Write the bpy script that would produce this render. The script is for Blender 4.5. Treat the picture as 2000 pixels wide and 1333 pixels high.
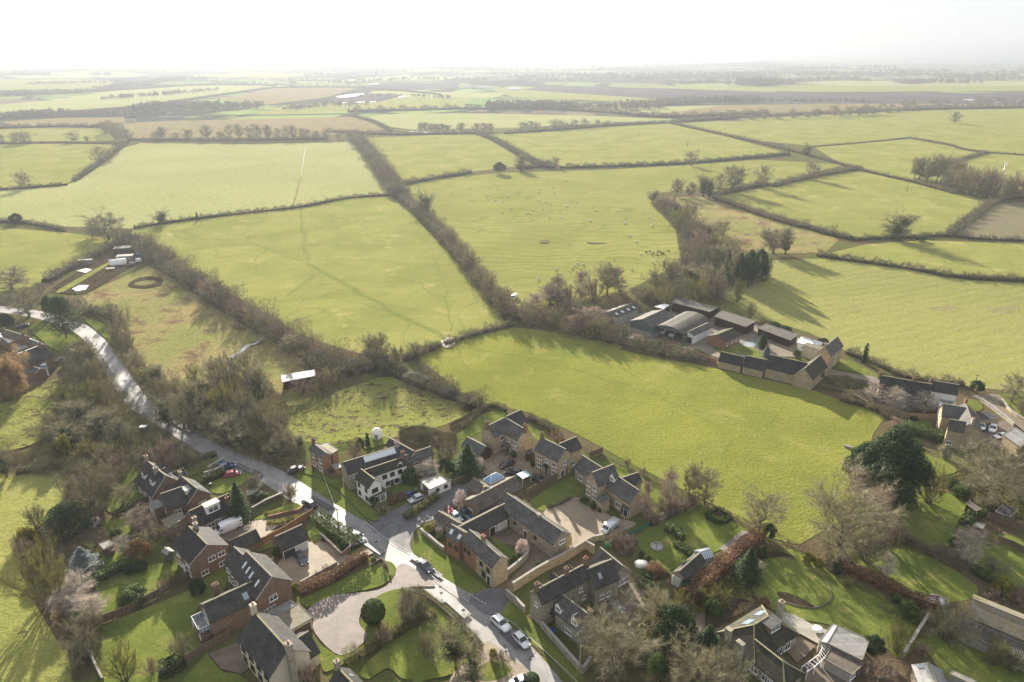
import bpy, math, random
import numpy as np
from mathutils import Vector, Matrix
from mathutils.geometry import tessellate_polygon
R = math.radians
for o in list(bpy.data.objects): bpy.data.objects.remove(o)
SC = bpy.context.scene
COL = SC.collection
# ---------------------------------------------------------------- camera
CAMH = 100.0; PITCH = R(22.73); FPX = 1333.0
cam = bpy.data.cameras.new('camera'); camo = bpy.data.objects.new('camera', cam); COL.objects.link(camo)
cam.sensor_width = 36; cam.lens = 36*FPX/2000; cam.clip_start = 1; cam.clip_end = 60000
camo.location = (0, 0, CAMH); camo.rotation_euler = (R(90)-PITCH, 0, 0)
SC.camera = camo
# ---------------------------------------------------------------- sky, sun, exposure
SUN_AZ = -14.5; SUN_EL = 18.0
w = bpy.data.worlds.new('World'); SC.world = w; w.use_nodes = True
wn = w.node_tree; wn.nodes.clear()
sky = wn.nodes.new('ShaderNodeTexSky'); sky.sky_type = 'NISHITA'; sky.sun_disc = False
sky.sun_elevation = R(SUN_EL); sky.sun_rotation = R(SUN_AZ); sky.altitude = 100
sky.air_density = 1.0; sky.dust_density = 1.0; sky.ozone_density = 1.0
bg = wn.nodes.new('ShaderNodeBackground'); bg.inputs[1].default_value = 0.08
wo = wn.nodes.new('ShaderNodeOutputWorld')
# a thin high veil of cloud over the blue: even, pale, slightly streaked
wtc = wn.nodes.new('ShaderNodeTexCoord'); wmp = wn.nodes.new('ShaderNodeMapping'); wmp.inputs['Scale'].default_value = (1, 1, 9); wnz = wn.nodes.new('ShaderNodeTexNoise'); wnz.inputs['Scale'].default_value = 1.6; wnz.inputs['Detail'].default_value = 4
wvr = wn.nodes.new('ShaderNodeMix'); wvr.data_type = 'RGBA'; wvr.inputs[6].default_value = (2.42, 2.55, 2.78, 1); wvr.inputs[7].default_value = (2.75, 2.8, 2.9, 1)
wmx = wn.nodes.new('ShaderNodeMix'); wmx.data_type = 'RGBA'; wmx.inputs[0].default_value = .94
wn.links.new(wtc.outputs['Generated'], wmp.inputs[0]); wn.links.new(wmp.outputs[0], wnz.inputs['Vector']); wn.links.new(wnz.outputs['Fac'], wvr.inputs[0])
wn.links.new(sky.outputs[0], wmx.inputs[6]); wn.links.new(wvr.outputs[2], wmx.inputs[7]); wn.links.new(wmx.outputs[2], bg.inputs[0]); wn.links.new(bg.outputs[0], wo.inputs[0])
sl = bpy.data.lights.new('sun', 'SUN'); sl.energy = 4.4; sl.angle = R(0.5); sl.color = (1, .91, .76)
so = bpy.data.objects.new('sun', sl); COL.objects.link(so)
sd = Vector((math.sin(R(SUN_AZ))*math.cos(R(SUN_EL)), math.cos(R(SUN_AZ))*math.cos(R(SUN_EL)), math.sin(R(SUN_EL))))
so.rotation_euler = (-sd).to_track_quat('-Z', 'Y').to_euler(); so.location = (0, 0, 300)
SC.view_settings.view_transform = 'Standard'; SC.view_settings.look = 'None'
SC.view_settings.exposure = 2.07; SC.view_settings.gamma = 1.0
SC.cycles.max_bounces = 5; SC.cycles.diffuse_bounces = 3; SC.cycles.glossy_bounces = 2
SC.cycles.transmission_bounces = 2; SC.cycles.volume_bounces = 1; SC.cycles.transparent_max_bounces = 4
SC.cycles.caustics_reflective = False; SC.cycles.caustics_refractive = False
SC.cycles.use_denoising = True
# ---------------------------------------------------------------- helpers
sp, cp = math.sin(PITCH), math.cos(PITCH)
def at(px, py, z=0.0):
    "the point of the place at height z seen at photo pixel (px,py)"
    u = (px-1000)/FPX; v = (py-666.5)/FPX
    t = (CAMH-z)/(sp+v*cp)
    return Vector((u*t, (cp-v*sp)*t, z))
def tag(o, label=None, cat=None, group=None, kind=None):
    if label: o['label'] = label
    if cat: o['category'] = cat
    if group: o['group'] = group
    if kind: o['kind'] = kind
    return o
ORG = {}
def empty(name, loc, label, cat, group=None, rz=0):
    o = bpy.data.objects.new(name, None); COL.objects.link(o); o.location = loc; o.rotation_euler = (0, 0, rz)
    o.empty_display_size = .5
    ORG[o.name] = Vector(loc)
    return tag(o, label, cat, group)
def copy_tree(o, parent=None):
    c = o.copy(); COL.objects.link(c)
    if parent: c.parent = parent
    for ch in list(o.children): copy_tree(ch, c)
    return c
def link(name, me, parent=None, loc=(0, 0, 0)):
    o = bpy.data.objects.new(name, me); COL.objects.link(o); o.location = loc
    if parent: o.parent = parent
    return o
class MB:
    def __init__(s): s.v = []; s.f = []; s.m = []; s.sm = []
    def poly(s, pts, mi=0, smooth=False):
        b = len(s.v); s.v += [tuple(p) for p in pts]; s.f.append(tuple(range(b, b+len(pts)))); s.m.append(mi); s.sm.append(smooth)
    def solid(s, bot, top, mi=0):
        n = len(bot); b = len(s.v); s.v += [tuple(p) for p in bot]+[tuple(p) for p in top]
        fs = [tuple(b+i for i in reversed(range(n))), tuple(b+n+i for i in range(n))]
        fs += [(b+i, b+(i+1) % n, b+n+(i+1) % n, b+n+i) for i in range(n)]
        s.f += fs; s.m += [mi]*len(fs); s.sm += [False]*len(fs)
    def box(s, c, d, rz=0, mi=0):
        c = Vector(c); h = [x/2 for x in d]; cs, sn = math.cos(rz), math.sin(rz)
        q = [(-h[0], -h[1]), (h[0], -h[1]), (h[0], h[1]), (-h[0], h[1])]
        q = [(c.x+x*cs-y*sn, c.y+x*sn+y*cs) for x, y in q]
        s.solid([(x, y, c.z-h[2]) for x, y in q], [(x, y, c.z+h[2]) for x, y in q], mi)
    def bar(s, a, b, w, h, mi=0):
        "box from a to b (axis), w horizontally, h in the other direction"
        a = Vector(a); b = Vector(b); d = (b-a).normalized()
        u = d.cross(Vector((0, 0, 1)))
        u = Vector((1, 0, 0)) if u.length < 1e-4 else u.normalized()
        t = d.cross(u).normalized(); u = u*w/2; t = t*h/2
        s.solid([a-u-t, a+u-t, a+u+t, a-u+t], [b-u-t, b+u-t, b+u+t, b-u+t], mi)
    def tube(s, a, b, ra, rb, n=6, mi=0, cap=True):
        a = Vector(a); b = Vector(b); d = (b-a).normalized()
        u = d.cross(Vector((0, 0, 1)))
        u = Vector((1, 0, 0)) if u.length < 1e-3 else u.normalized()
        t = d.cross(u); k = len(s.v)
        for p, r in ((a, ra), (b, rb)):
            for i in range(n):
                g = 2*math.pi*i/n; s.v.append(tuple(p+u*(r*math.cos(g))+t*(r*math.sin(g))))
        for i in range(n):
            j = (i+1) % n; s.f.append((k+i, k+j, k+n+j, k+n+i)); s.m.append(mi); s.sm.append(True)
        if cap:
            s.f.append(tuple(k+n+i for i in range(n))); s.m.append(mi); s.sm.append(False)
            s.f.append(tuple(k+i for i in reversed(range(n)))); s.m.append(mi); s.sm.append(False)
    def lathe(s, c, prof, n=12, mi=0, smooth=True):
        k = len(s.v); c = Vector(c)
        for r, z in prof:
            for i in range(n):
                g = 2*math.pi*i/n; s.v.append((c.x+r*math.cos(g), c.y+r*math.sin(g), c.z+z))
        for q in range(len(prof)-1):
            for i in range(n):
                j = (i+1) % n; a = k+q*n
                s.f.append((a+i, a+j, a+n+j, a+n+i)); s.m.append(mi); s.sm.append(smooth)
    def build(s, name, mats, parent=None, org=None):
        if not isinstance(mats, (list, tuple)): mats = [mats]
        if org is None: org = ORG.get(parent.name, Vector((0, 0, 0))) if parent else Vector((0, 0, 0))
        V = np.array(s.v, dtype=np.float64)-np.array(org)
        me = bpy.data.meshes.new(name); me.from_pydata(V.tolist(), [], s.f)
        for m in mats: me.materials.append(m)
        me.polygons.foreach_set('material_index', s.m); me.polygons.foreach_set('use_smooth', s.sm)
        uv = me.uv_layers.new(name='uv'); dat = np.zeros((len(me.loops), 2)); li = 0
        for f in s.f:
            p = V[list(f)]; n = np.zeros(3)
            for i in range(len(f)): n += np.cross(p[i]-p[0], p[(i+1) % len(f)]-p[0])
            n /= (np.linalg.norm(n)+1e-12)
            u = np.array((-n[1], n[0], 0)); l = np.linalg.norm(u)
            u = u/l if l > .05 else np.array((1., 0, 0)); vv = np.cross(n, u)
            dat[li:li+len(f), 0] = p@u; dat[li:li+len(f), 1] = p@vv; li += len(f)
        uv.data.foreach_set('uv', dat.ravel())
        me.update()
        o = link(name, me, parent, (0, 0, 0) if parent else org)
        return o
# ---------------------------------------------------------------- materials
class NT:
    def __init__(s, name):
        s.m = bpy.data.materials.new(name); s.m.use_nodes = True; s.t = s.m.node_tree; s.t.nodes.clear()
        s.out = s.t.nodes.new('ShaderNodeOutputMaterial')
        s.b = s.t.nodes.new('ShaderNodeBsdfPrincipled'); s.t.links.new(s.b.outputs[0], s.out.inputs[0])
        s.b.inputs['Specular IOR Level'].default_value = .3
    def L(s, a, b): s.t.links.new(a, b)
    def node(s, ty, **k):
        n = s.t.nodes.new(ty)
        for a, b in k.items(): setattr(n, a, b)
        return n
    def pos(s): 
        g = s.node('ShaderNodeNewGeometry'); return g.outputs['Position']
    def uv(s): return s.node('ShaderNodeTexCoord').outputs['UV']
    def noise(s, vec, scale, detail=3, rough=.6, dist=0):
        n = s.node('ShaderNodeTexNoise'); n.inputs['Scale'].default_value = scale; n.inputs['Detail'].default_value = detail
        n.inputs['Roughness'].default_value = rough; n.inputs['Distortion'].default_value = dist
        s.L(vec, n.inputs['Vector']); return n.outputs['Fac']
    def ramp(s, fac, lo, hi, a=0, b=1):
        n = s.node('ShaderNodeMapRange'); n.interpolation_type = 'SMOOTHSTEP'
        s.L(fac, n.inputs[0])
        for i, x in enumerate((lo, hi, a, b)): n.inputs[i+1].default_value = x
        return n.outputs[0]
    def mix(s, fac, a, b, mode='MIX'):
        n = s.node('ShaderNodeMix', data_type='RGBA', blend_type=mode)
        for sk, x in ((n.inputs[0], fac), (n.inputs[6], a), (n.inputs[7], b)):
            if hasattr(x, 'links'): s.L(x, sk)
            elif isinstance(x, (int, float)): sk.default_value = x
            else: sk.default_value = (*x, 1)
        return n.outputs[2]
    def math(s, op, a, b=0.0):
        n = s.node('ShaderNodeMath', operation=op)
        for sk, x in ((n.inputs[0], a), (n.inputs[1], b)):
            if hasattr(x, 'links'): s.L(x, sk)
            else: sk.default_value = x
        return n.outputs[0]
    def xform(s, vec, rz=0, scale=(1, 1, 1)):
        n = s.node('ShaderNodeMapping'); n.inputs['Rotation'].default_value = (0, 0, rz); n.inputs['Scale'].default_value = scale
        s.L(vec, n.inputs['Vector']); return n.outputs[0]
    def bump(s, h, dist, strength=1.0):
        n = s.node('ShaderNodeBump'); n.inputs['Strength'].default_value = strength; n.inputs['Distance'].default_value = dist
        s.L(h, n.inputs['Height']); s.L(n.outputs[0], s.b.inputs['Normal'])
    def fin(s, col, rough=.8, metal=0, spec=None):
        if hasattr(col, 'links'): s.L(col, s.b.inputs['Base Color'])
        else: s.b.inputs['Base Color'].default_value = (*col, 1)
        if hasattr(rough, 'links'): s.L(rough, s.b.inputs['Roughness'])
        else: s.b.inputs['Roughness'].default_value = rough
        s.b.inputs['Metallic'].default_value = metal
        if spec is not None: s.b.inputs['Specular IOR Level'].default_value = spec
        return s.m
def plain(name, c, rough=.6, metal=0, var=.15, sc=3, spec=None):
    n = NT(name); f = n.noise(n.pos(), sc)
    col = n.mix(f, tuple(x*(1-var) for x in c), tuple(min(1, x*(1+var)) for x in c))
    return n.fin(col, rough, metal, spec)
def gmat(name, c1, c2, big=.02, small=.6, c3=None, t3=(.55, .7), s3=.1, stripe=None, var=.5, bump=.07, relief=.5, rough=.95, spec=.0, anis=None, tracks=None, bands=None):
    n = NT(name); p = n.pos()
    b = n.ramp(n.noise(p, big, 4, .6, .4), .35, .65); col = n.mix(b, c1, c2)
    if anis:   # long smears along one direction
        q = n.xform(p, R(anis[0]), (anis[1], anis[2], 1)); col = n.mix(n.ramp(n.noise(q, 1, 3), .4, .65, 0, anis[4] if len(anis) > 4 else .7), col, anis[3])
    if c3: col = n.mix(n.ramp(n.noise(p, s3, 5, .7, .3), t3[0], t3[1]), col, c3)
    H = None
    if stripe:  # angle deg, period m, height m, colour, strength
        q = n.xform(p, R(stripe[0]))
        wv = n.node('ShaderNodeTexWave'); wv.wave_type = 'BANDS'; wv.bands_direction = 'X'
        wv.inputs['Scale'].default_value = 1/stripe[1]*.314; wv.inputs['Distortion'].default_value = stripe[5] if len(stripe) > 5 else 1.5; wv.inputs['Detail'].default_value = 2
        wv.inputs['Detail Scale'].default_value = .6
        n.L(q, wv.inputs['Vector']); H = n.math('MULTIPLY', wv.outputs['Fac'], stripe[2])
        col = n.mix(n.math('MULTIPLY', wv.outputs['Fac'], stripe[4]), col, stripe[3])
    if tracks:  # wandering thin lines: animal paths and wheel marks
        for (sc_, c_, s_) in tracks:
            q = n.noise(p, sc_, 2, .5, .3); d = n.math('ABSOLUTE', n.math('SUBTRACT', q, .5))
            col = n.mix(n.ramp(d, 0, .006, s_, 0), col, c_)
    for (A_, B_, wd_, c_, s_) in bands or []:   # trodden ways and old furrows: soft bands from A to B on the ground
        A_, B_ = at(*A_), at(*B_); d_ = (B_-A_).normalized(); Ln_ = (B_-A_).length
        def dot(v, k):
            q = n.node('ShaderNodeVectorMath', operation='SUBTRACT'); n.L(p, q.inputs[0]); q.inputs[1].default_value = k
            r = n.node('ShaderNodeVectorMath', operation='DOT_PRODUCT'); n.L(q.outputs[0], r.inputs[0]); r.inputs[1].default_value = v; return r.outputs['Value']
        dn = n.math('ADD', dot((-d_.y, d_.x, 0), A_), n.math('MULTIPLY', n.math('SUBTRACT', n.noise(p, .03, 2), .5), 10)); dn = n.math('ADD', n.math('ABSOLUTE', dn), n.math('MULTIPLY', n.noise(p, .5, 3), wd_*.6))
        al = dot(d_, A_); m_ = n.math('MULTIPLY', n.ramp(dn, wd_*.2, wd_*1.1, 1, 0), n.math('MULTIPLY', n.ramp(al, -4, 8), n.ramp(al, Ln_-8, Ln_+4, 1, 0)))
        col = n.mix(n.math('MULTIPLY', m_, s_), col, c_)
    f = n.noise(p, small, 4, .7)
    col = n.mix(1.0, col, n.mix(f, (1-var,)*3, (1+var,)*3), 'MULTIPLY')
    h = n.math('ADD', n.math('MULTIPLY', n.noise(p, .035, 3), relief*1.6), n.math('MULTIPLY', n.noise(p, 1.2, 4, .75), bump*4))
    h = n.math('ADD', h, n.math('MULTIPLY', n.noise(p, .2, 3), relief*.45))
    if H: h = n.math('ADD', h, H)
    n.bump(h, 1.0)
    return n.fin(col, rough, 0, spec)
# ---------------------------------------------------------------- setting: ground, fields, roads
random.seed(4)
LV = [0.02]
def sheet(name, pts, m, kind='structure', z=None, world=False):
    if z is None: LV[0] += .004; z = LV[0]
    P = [Vector(p) for p in pts] if world else [at(x, y) for x, y in pts]
    P = [Vector((p.x, p.y, z)) for p in P]
    me = bpy.data.meshes.new(name)
    me.from_pydata([tuple(p) for p in P], [], [tuple(t) for t in tessellate_polygon([P])])
    for pl in me.polygons:
        if pl.normal.z < 0: pl.flip()
    me.materials.append(m); me.update()
    return tag(link(name, me), kind=kind)
def smooth(pts, n=6, closed=False):
    "Catmull-Rom through the points"
    out = []; N = len(pts)
    rng = range(N) if closed else range(N-1)
    for i in rng:
        g = (lambda k: Vector(pts[k % N])) if closed else (lambda k: Vector(pts[max(0, min(N-1, k))]))
        a, b, c, d = g(i-1), g(i), g(i+1), g(i+2)
        for k in range(n):
            t = k/n; out.append(.5*((2*b)+(c-a)*t+(2*a-5*b+4*c-d)*t*t+(3*b-a-3*c+d)*t**3))
    if not closed: out.append(Vector(pts[-1]))
    return out
def wsmooth(pts, n=6, closed=False): return smooth([at(x, y) for x, y in pts], n, closed)
def strip(name, c, w, m, z=None, kind='structure', dash=None, off=0):
    "a band of width w (number or list) along world centreline c"
    if z is None: LV[0] += .004; z = LV[0]
    mb = MB(); n = len(c); L = []; Rr = []
    for i, p in enumerate(c):
        d = (c[min(n-1, i+1)]-c[max(0, i-1)]); d.z = 0; d.normalize(); s = Vector((-d.y, d.x, 0))
        ww = w if not isinstance(w, (list, tuple)) else w[0]+(w[1]-w[0])*i/(n-1)
        L.append(Vector((p.x, p.y, z))+s*(off+ww/2)); Rr.append(Vector((p.x, p.y, z))+s*(off-ww/2))
    for i in range(n-1):
        if dash and i % dash[1] >= dash[0]: continue
        mb.poly([Rr[i], Rr[i+1], L[i+1], L[i]])
    return tag(mb.build(name, m), kind=kind)
G1 = (.225, .225, .068); G2 = (.175, .188, .052); GY = (.28, .258, .095)
M_grass = gmat('grass', G1, G2, .03, 1.2, c3=GY, s3=.05, tracks=[(.012, (.07, .13, .02), .35)])
M_pale = gmat('pale_crop', (.26, .265, .12), (.22, .23, .1), .01, .3, stripe=(20, 5, .04, (.28, .29, .11), .5), relief=.25)
M_ridge = gmat('ridge_furrow_grass', (.215, .215, .065), (.175, .185, .05), .02, 1., c3=(.135, .15, .04), s3=.03, stripe=(98, 9, .11, (.23, .225, .07), .15, 16), relief=.5, tracks=[(.015, (.08, .13, .02), .5)])
M_crop = gmat('drilled_crop', (.225, .225, .07), (.185, .195, .058), .015, .8, c3=(.2, .17, .09), t3=(.58, .68), s3=.035, stripe=(66, 5.5, .03, (.25, .23, .11), .3, 1.6), relief=.5)
M_tan = gmat('rough_tan_grass', (.26, .215, .1), (.2, .205, .07), .035, .7, c3=(.15, .1, .06), t3=(.5, .66), s3=.09, bump=.2, relief=.8, var=.65)
M_tuss = gmat('tussock_grass', (.225, .25, .06), (.25, .245, .085), .05, 1.5, c3=(.11, .085, .05), t3=(.53, .6), s3=.33, bump=.3, var=.6, relief=.6)
M_plough = gmat('ploughed_soil', (.16, .125, .085), (.13, .13, .06), .02, .8, stripe=(152, 3, .1, (.2, .17, .12), .6), relief=.3)
M_lawn = gmat('lawn', (.125, .15, .034), (.09, .115, .027), .08, 2.5, c3=(.19, .185, .055), t3=(.5, .7), s3=.15, relief=.12, bump=.03)
M_scrub = gmat('scrub_ground', (.07, .085, .025), (.1, .07, .04), .06, 1.2, c3=(.06, .045, .03), s3=.2, bump=.15, relief=.8)
M_farland = gmat('far_land', (.13, .17, .06), (.11, .1, .065), .0012, .02, c3=(.16, .22, .07), s3=.003, relief=.2, bump=.0)
M_brownfar = gmat('far_brown_field', (.2, .155, .085), (.17, .15, .07), .004, .05, relief=.3, bump=0)
M_dark = gmat('dark_earthworks', (.055, .055, .06), (.09, .08, .075), .01, .1, c3=(.2, .2, .2), t3=(.68, .72), s3=.01, relief=.3, bump=0)
M_soil = gmat('garden_soil', (.07, .05, .035), (.05, .042, .025), .1, 2, c3=(.07, .09, .025), s3=.3, bump=.2, relief=.1)
def paving(name, c, var=.25, rough=.7, bsc=2., c3=None):
    n = NT(name); p = n.pos()
    col = n.mix(n.ramp(n.noise(p, .25, 4, .65, .5), .35, .68), c, tuple(x*.72 for x in c))
    if c3: col = n.mix(n.ramp(n.noise(p, .6, 5, .7), .55, .68), col, c3)
    f = n.noise(p, 9, 3); col = n.mix(1.0, col, n.mix(f, (1-var,)*3, (1+var,)*3), 'MULTIPLY')
    n.bump(n.noise(p, bsc, 4, .7), .03); return n.fin(col, rough, 0, .3)
def road_mat(name, base, rlo, rhi):
    n = NT(name); p = n.pos()
    col = n.mix(n.ramp(n.noise(p, .12, 4, .7, .8), .35, .65), base, tuple(x*1.5 for x in base))
    v = n.node('ShaderNodeTexVoronoi', feature='DISTANCE_TO_EDGE'); v.inputs['Scale'].default_value = .16; n.L(n.xform(p, .3), v.inputs['Vector'])
    col = n.mix(n.ramp(v.outputs[0], 0, .012, .75, 0), col, (.02, .02, .02))
    col = n.mix(1., col, n.mix(n.noise(p, 6, 3), (.75,)*3, (1.25,)*3), 'MULTIPLY')
    r = n.ramp(n.noise(p, .3, 4, .6, .3), .35, .65, rlo, rhi)
    n.bump(n.noise(p, 3, 3), .012); return n.fin(col, r, 0, .5)
M_road = road_mat('damp_asphalt', (.15, .145, .142), .56, .64)
M_tarmac = road_mat('side_tarmac', (.085, .084, .086), .72, .85)
M_gravel = paving('gravel', (.25, .2, .14)); M_pinkpave = paving('pink_block_paving', (.2, .165, .15), c3=(.13, .12, .1))
M_brownpave = paving('brown_block_paving', (.15, .115, .085)); M_slab = paving('stone_slabs', (.3, .28, .24))
M_kerb = plain('kerb_concrete', (.3, .29, .27), .8); M_white = plain('white_paint', (.75, .75, .73), .5, var=.05)
M_mud = paving('muddy_track', (.17, .14, .1)); M_water = NT('standing_water').fin((.25, .27, .28), .08, 0, .9)
# ground sheet reaching the horizon, rising in low swells far away
def relief(xx, y):
    "low wooded swells beyond four kilometres, a higher rim on the skyline"
    k = min(1, max(0, (y-4300)/1500)); a = xx/max(y, 1)
    h = (math.sin(a*9+y/1500)*.5+math.sin(a*21-y/1100+1.3)*.3+math.sin(y/700+a*5)*.45)*k; h = max(0, h)*34*min(1.0, y/9000+.35)
    return h+105*min(1, max(0, (y-9000)/13000))*(.8+.2*math.sin(a*6+1)+.12*math.sin(a*17))
def ground():
    ys = np.concatenate([np.linspace(-60, 1500, 20), np.geomspace(1700, 32000, 46)]); X = np.linspace(-1, 1, 61)
    vs = []; fs = []
    for y in ys:
        wdt = 400+max(0, y)*1.25
        for x in X:
            xx = x*wdt; vs.append((xx, y, relief(xx, y)))
    n = len(X)
    for j in range(len(ys)-1):
        for i in range(n-1): fs.append((j*n+i, j*n+i+1, (j+1)*n+i+1, (j+1)*n+i))
    me = bpy.data.meshes.new('ground'); me.from_pydata(vs, [], fs); me.materials.append(M_groundall)
    for p in me.polygons: p.use_smooth = True
    return tag(link('ground', me), kind='structure')
def groundmat():
    "near: rough garden ground; far: a patchwork of small fields, woods and hedge lines"
    n = NT('countryside_ground'); p = n.pos()
    near = n.mix(n.ramp(n.noise(p, .05, 4), .4, .6), (.085, .1, .03), (.1, .075, .045))
    q = n.node('ShaderNodeVectorMath', operation='ADD')
    nn = n.node('ShaderNodeTexNoise'); nn.inputs['Scale'].default_value = .0008; n.L(p, nn.inputs['Vector'])
    sc_ = n.node('ShaderNodeVectorMath', operation='SCALE'); n.L(nn.outputs['Color'], sc_.inputs[0]); sc_.inputs['Scale'].default_value = 500
    n.L(p, q.inputs[0]); n.L(sc_.outputs[0], q.inputs[1])
    v = n.node('ShaderNodeTexVoronoi'); v.inputs['Scale'].default_value = .0032; n.L(q.outputs[0], v.inputs['Vector'])
    e = n.node('ShaderNodeTexVoronoi', feature='DISTANCE_TO_EDGE'); e.inputs['Scale'].default_value = .0032; n.L(q.outputs[0], e.inputs['Vector'])
    sep = n.node('ShaderNodeSeparateColor'); n.L(v.outputs['Color'], sep.inputs[0])
    far = n.mix(n.ramp(sep.outputs[0], .3, .5), (.2, .26, .08), (.15, .21, .07))
    far = n.mix(n.ramp(sep.outputs[1], .68, .72), far, (.19, .155, .1))
    far = n.mix(n.ramp(sep.outputs[2], .7, .74), far, (.06, .065, .045))
    far = n.mix(n.ramp(e.outputs[0], .03, .05, 1, 0), far, (.05, .055, .04))
    far = n.mix(n.ramp(n.noise(n.xform(p, 0, (1, .45, 1)), .0014, 5, .7), .5, .56), far, (.035, .04, .03))
    s = n.node('ShaderNodeSeparateXYZ'); n.L(p, s.inputs[0])
    n.L(n.noise(p, 1.2, 3), n.node('ShaderNodeMath').inputs[0])
    col = n.mix(n.ramp(s.outputs[1], 900, 1300), near, far)
    n.bump(n.noise(p, .9, 4, .7), .25)
    return n.fin(col, 1, 0, 0)
M_groundall = groundmat(); ground()
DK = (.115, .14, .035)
M_slope = gmat('green_slope', G1, G2, .03, 1.2, c3=GY, s3=.05, tracks=[(.012, (.1, .13, .035), .35)], bands=[((600,515),(880,668),3.2,DK,.7), ((585,410),(602,520),3,DK,.5), ((560,580),(620,535),3,DK,.5), ((480,470),(600,515),2,DK,.45), ((870,560),(878,660),.8,DK,.6), ((840,480),(872,560),.8,DK,.5), ((770,400),(840,482),.8,DK,.4), ((300,460),(480,470),2,DK,.3)])
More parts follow.
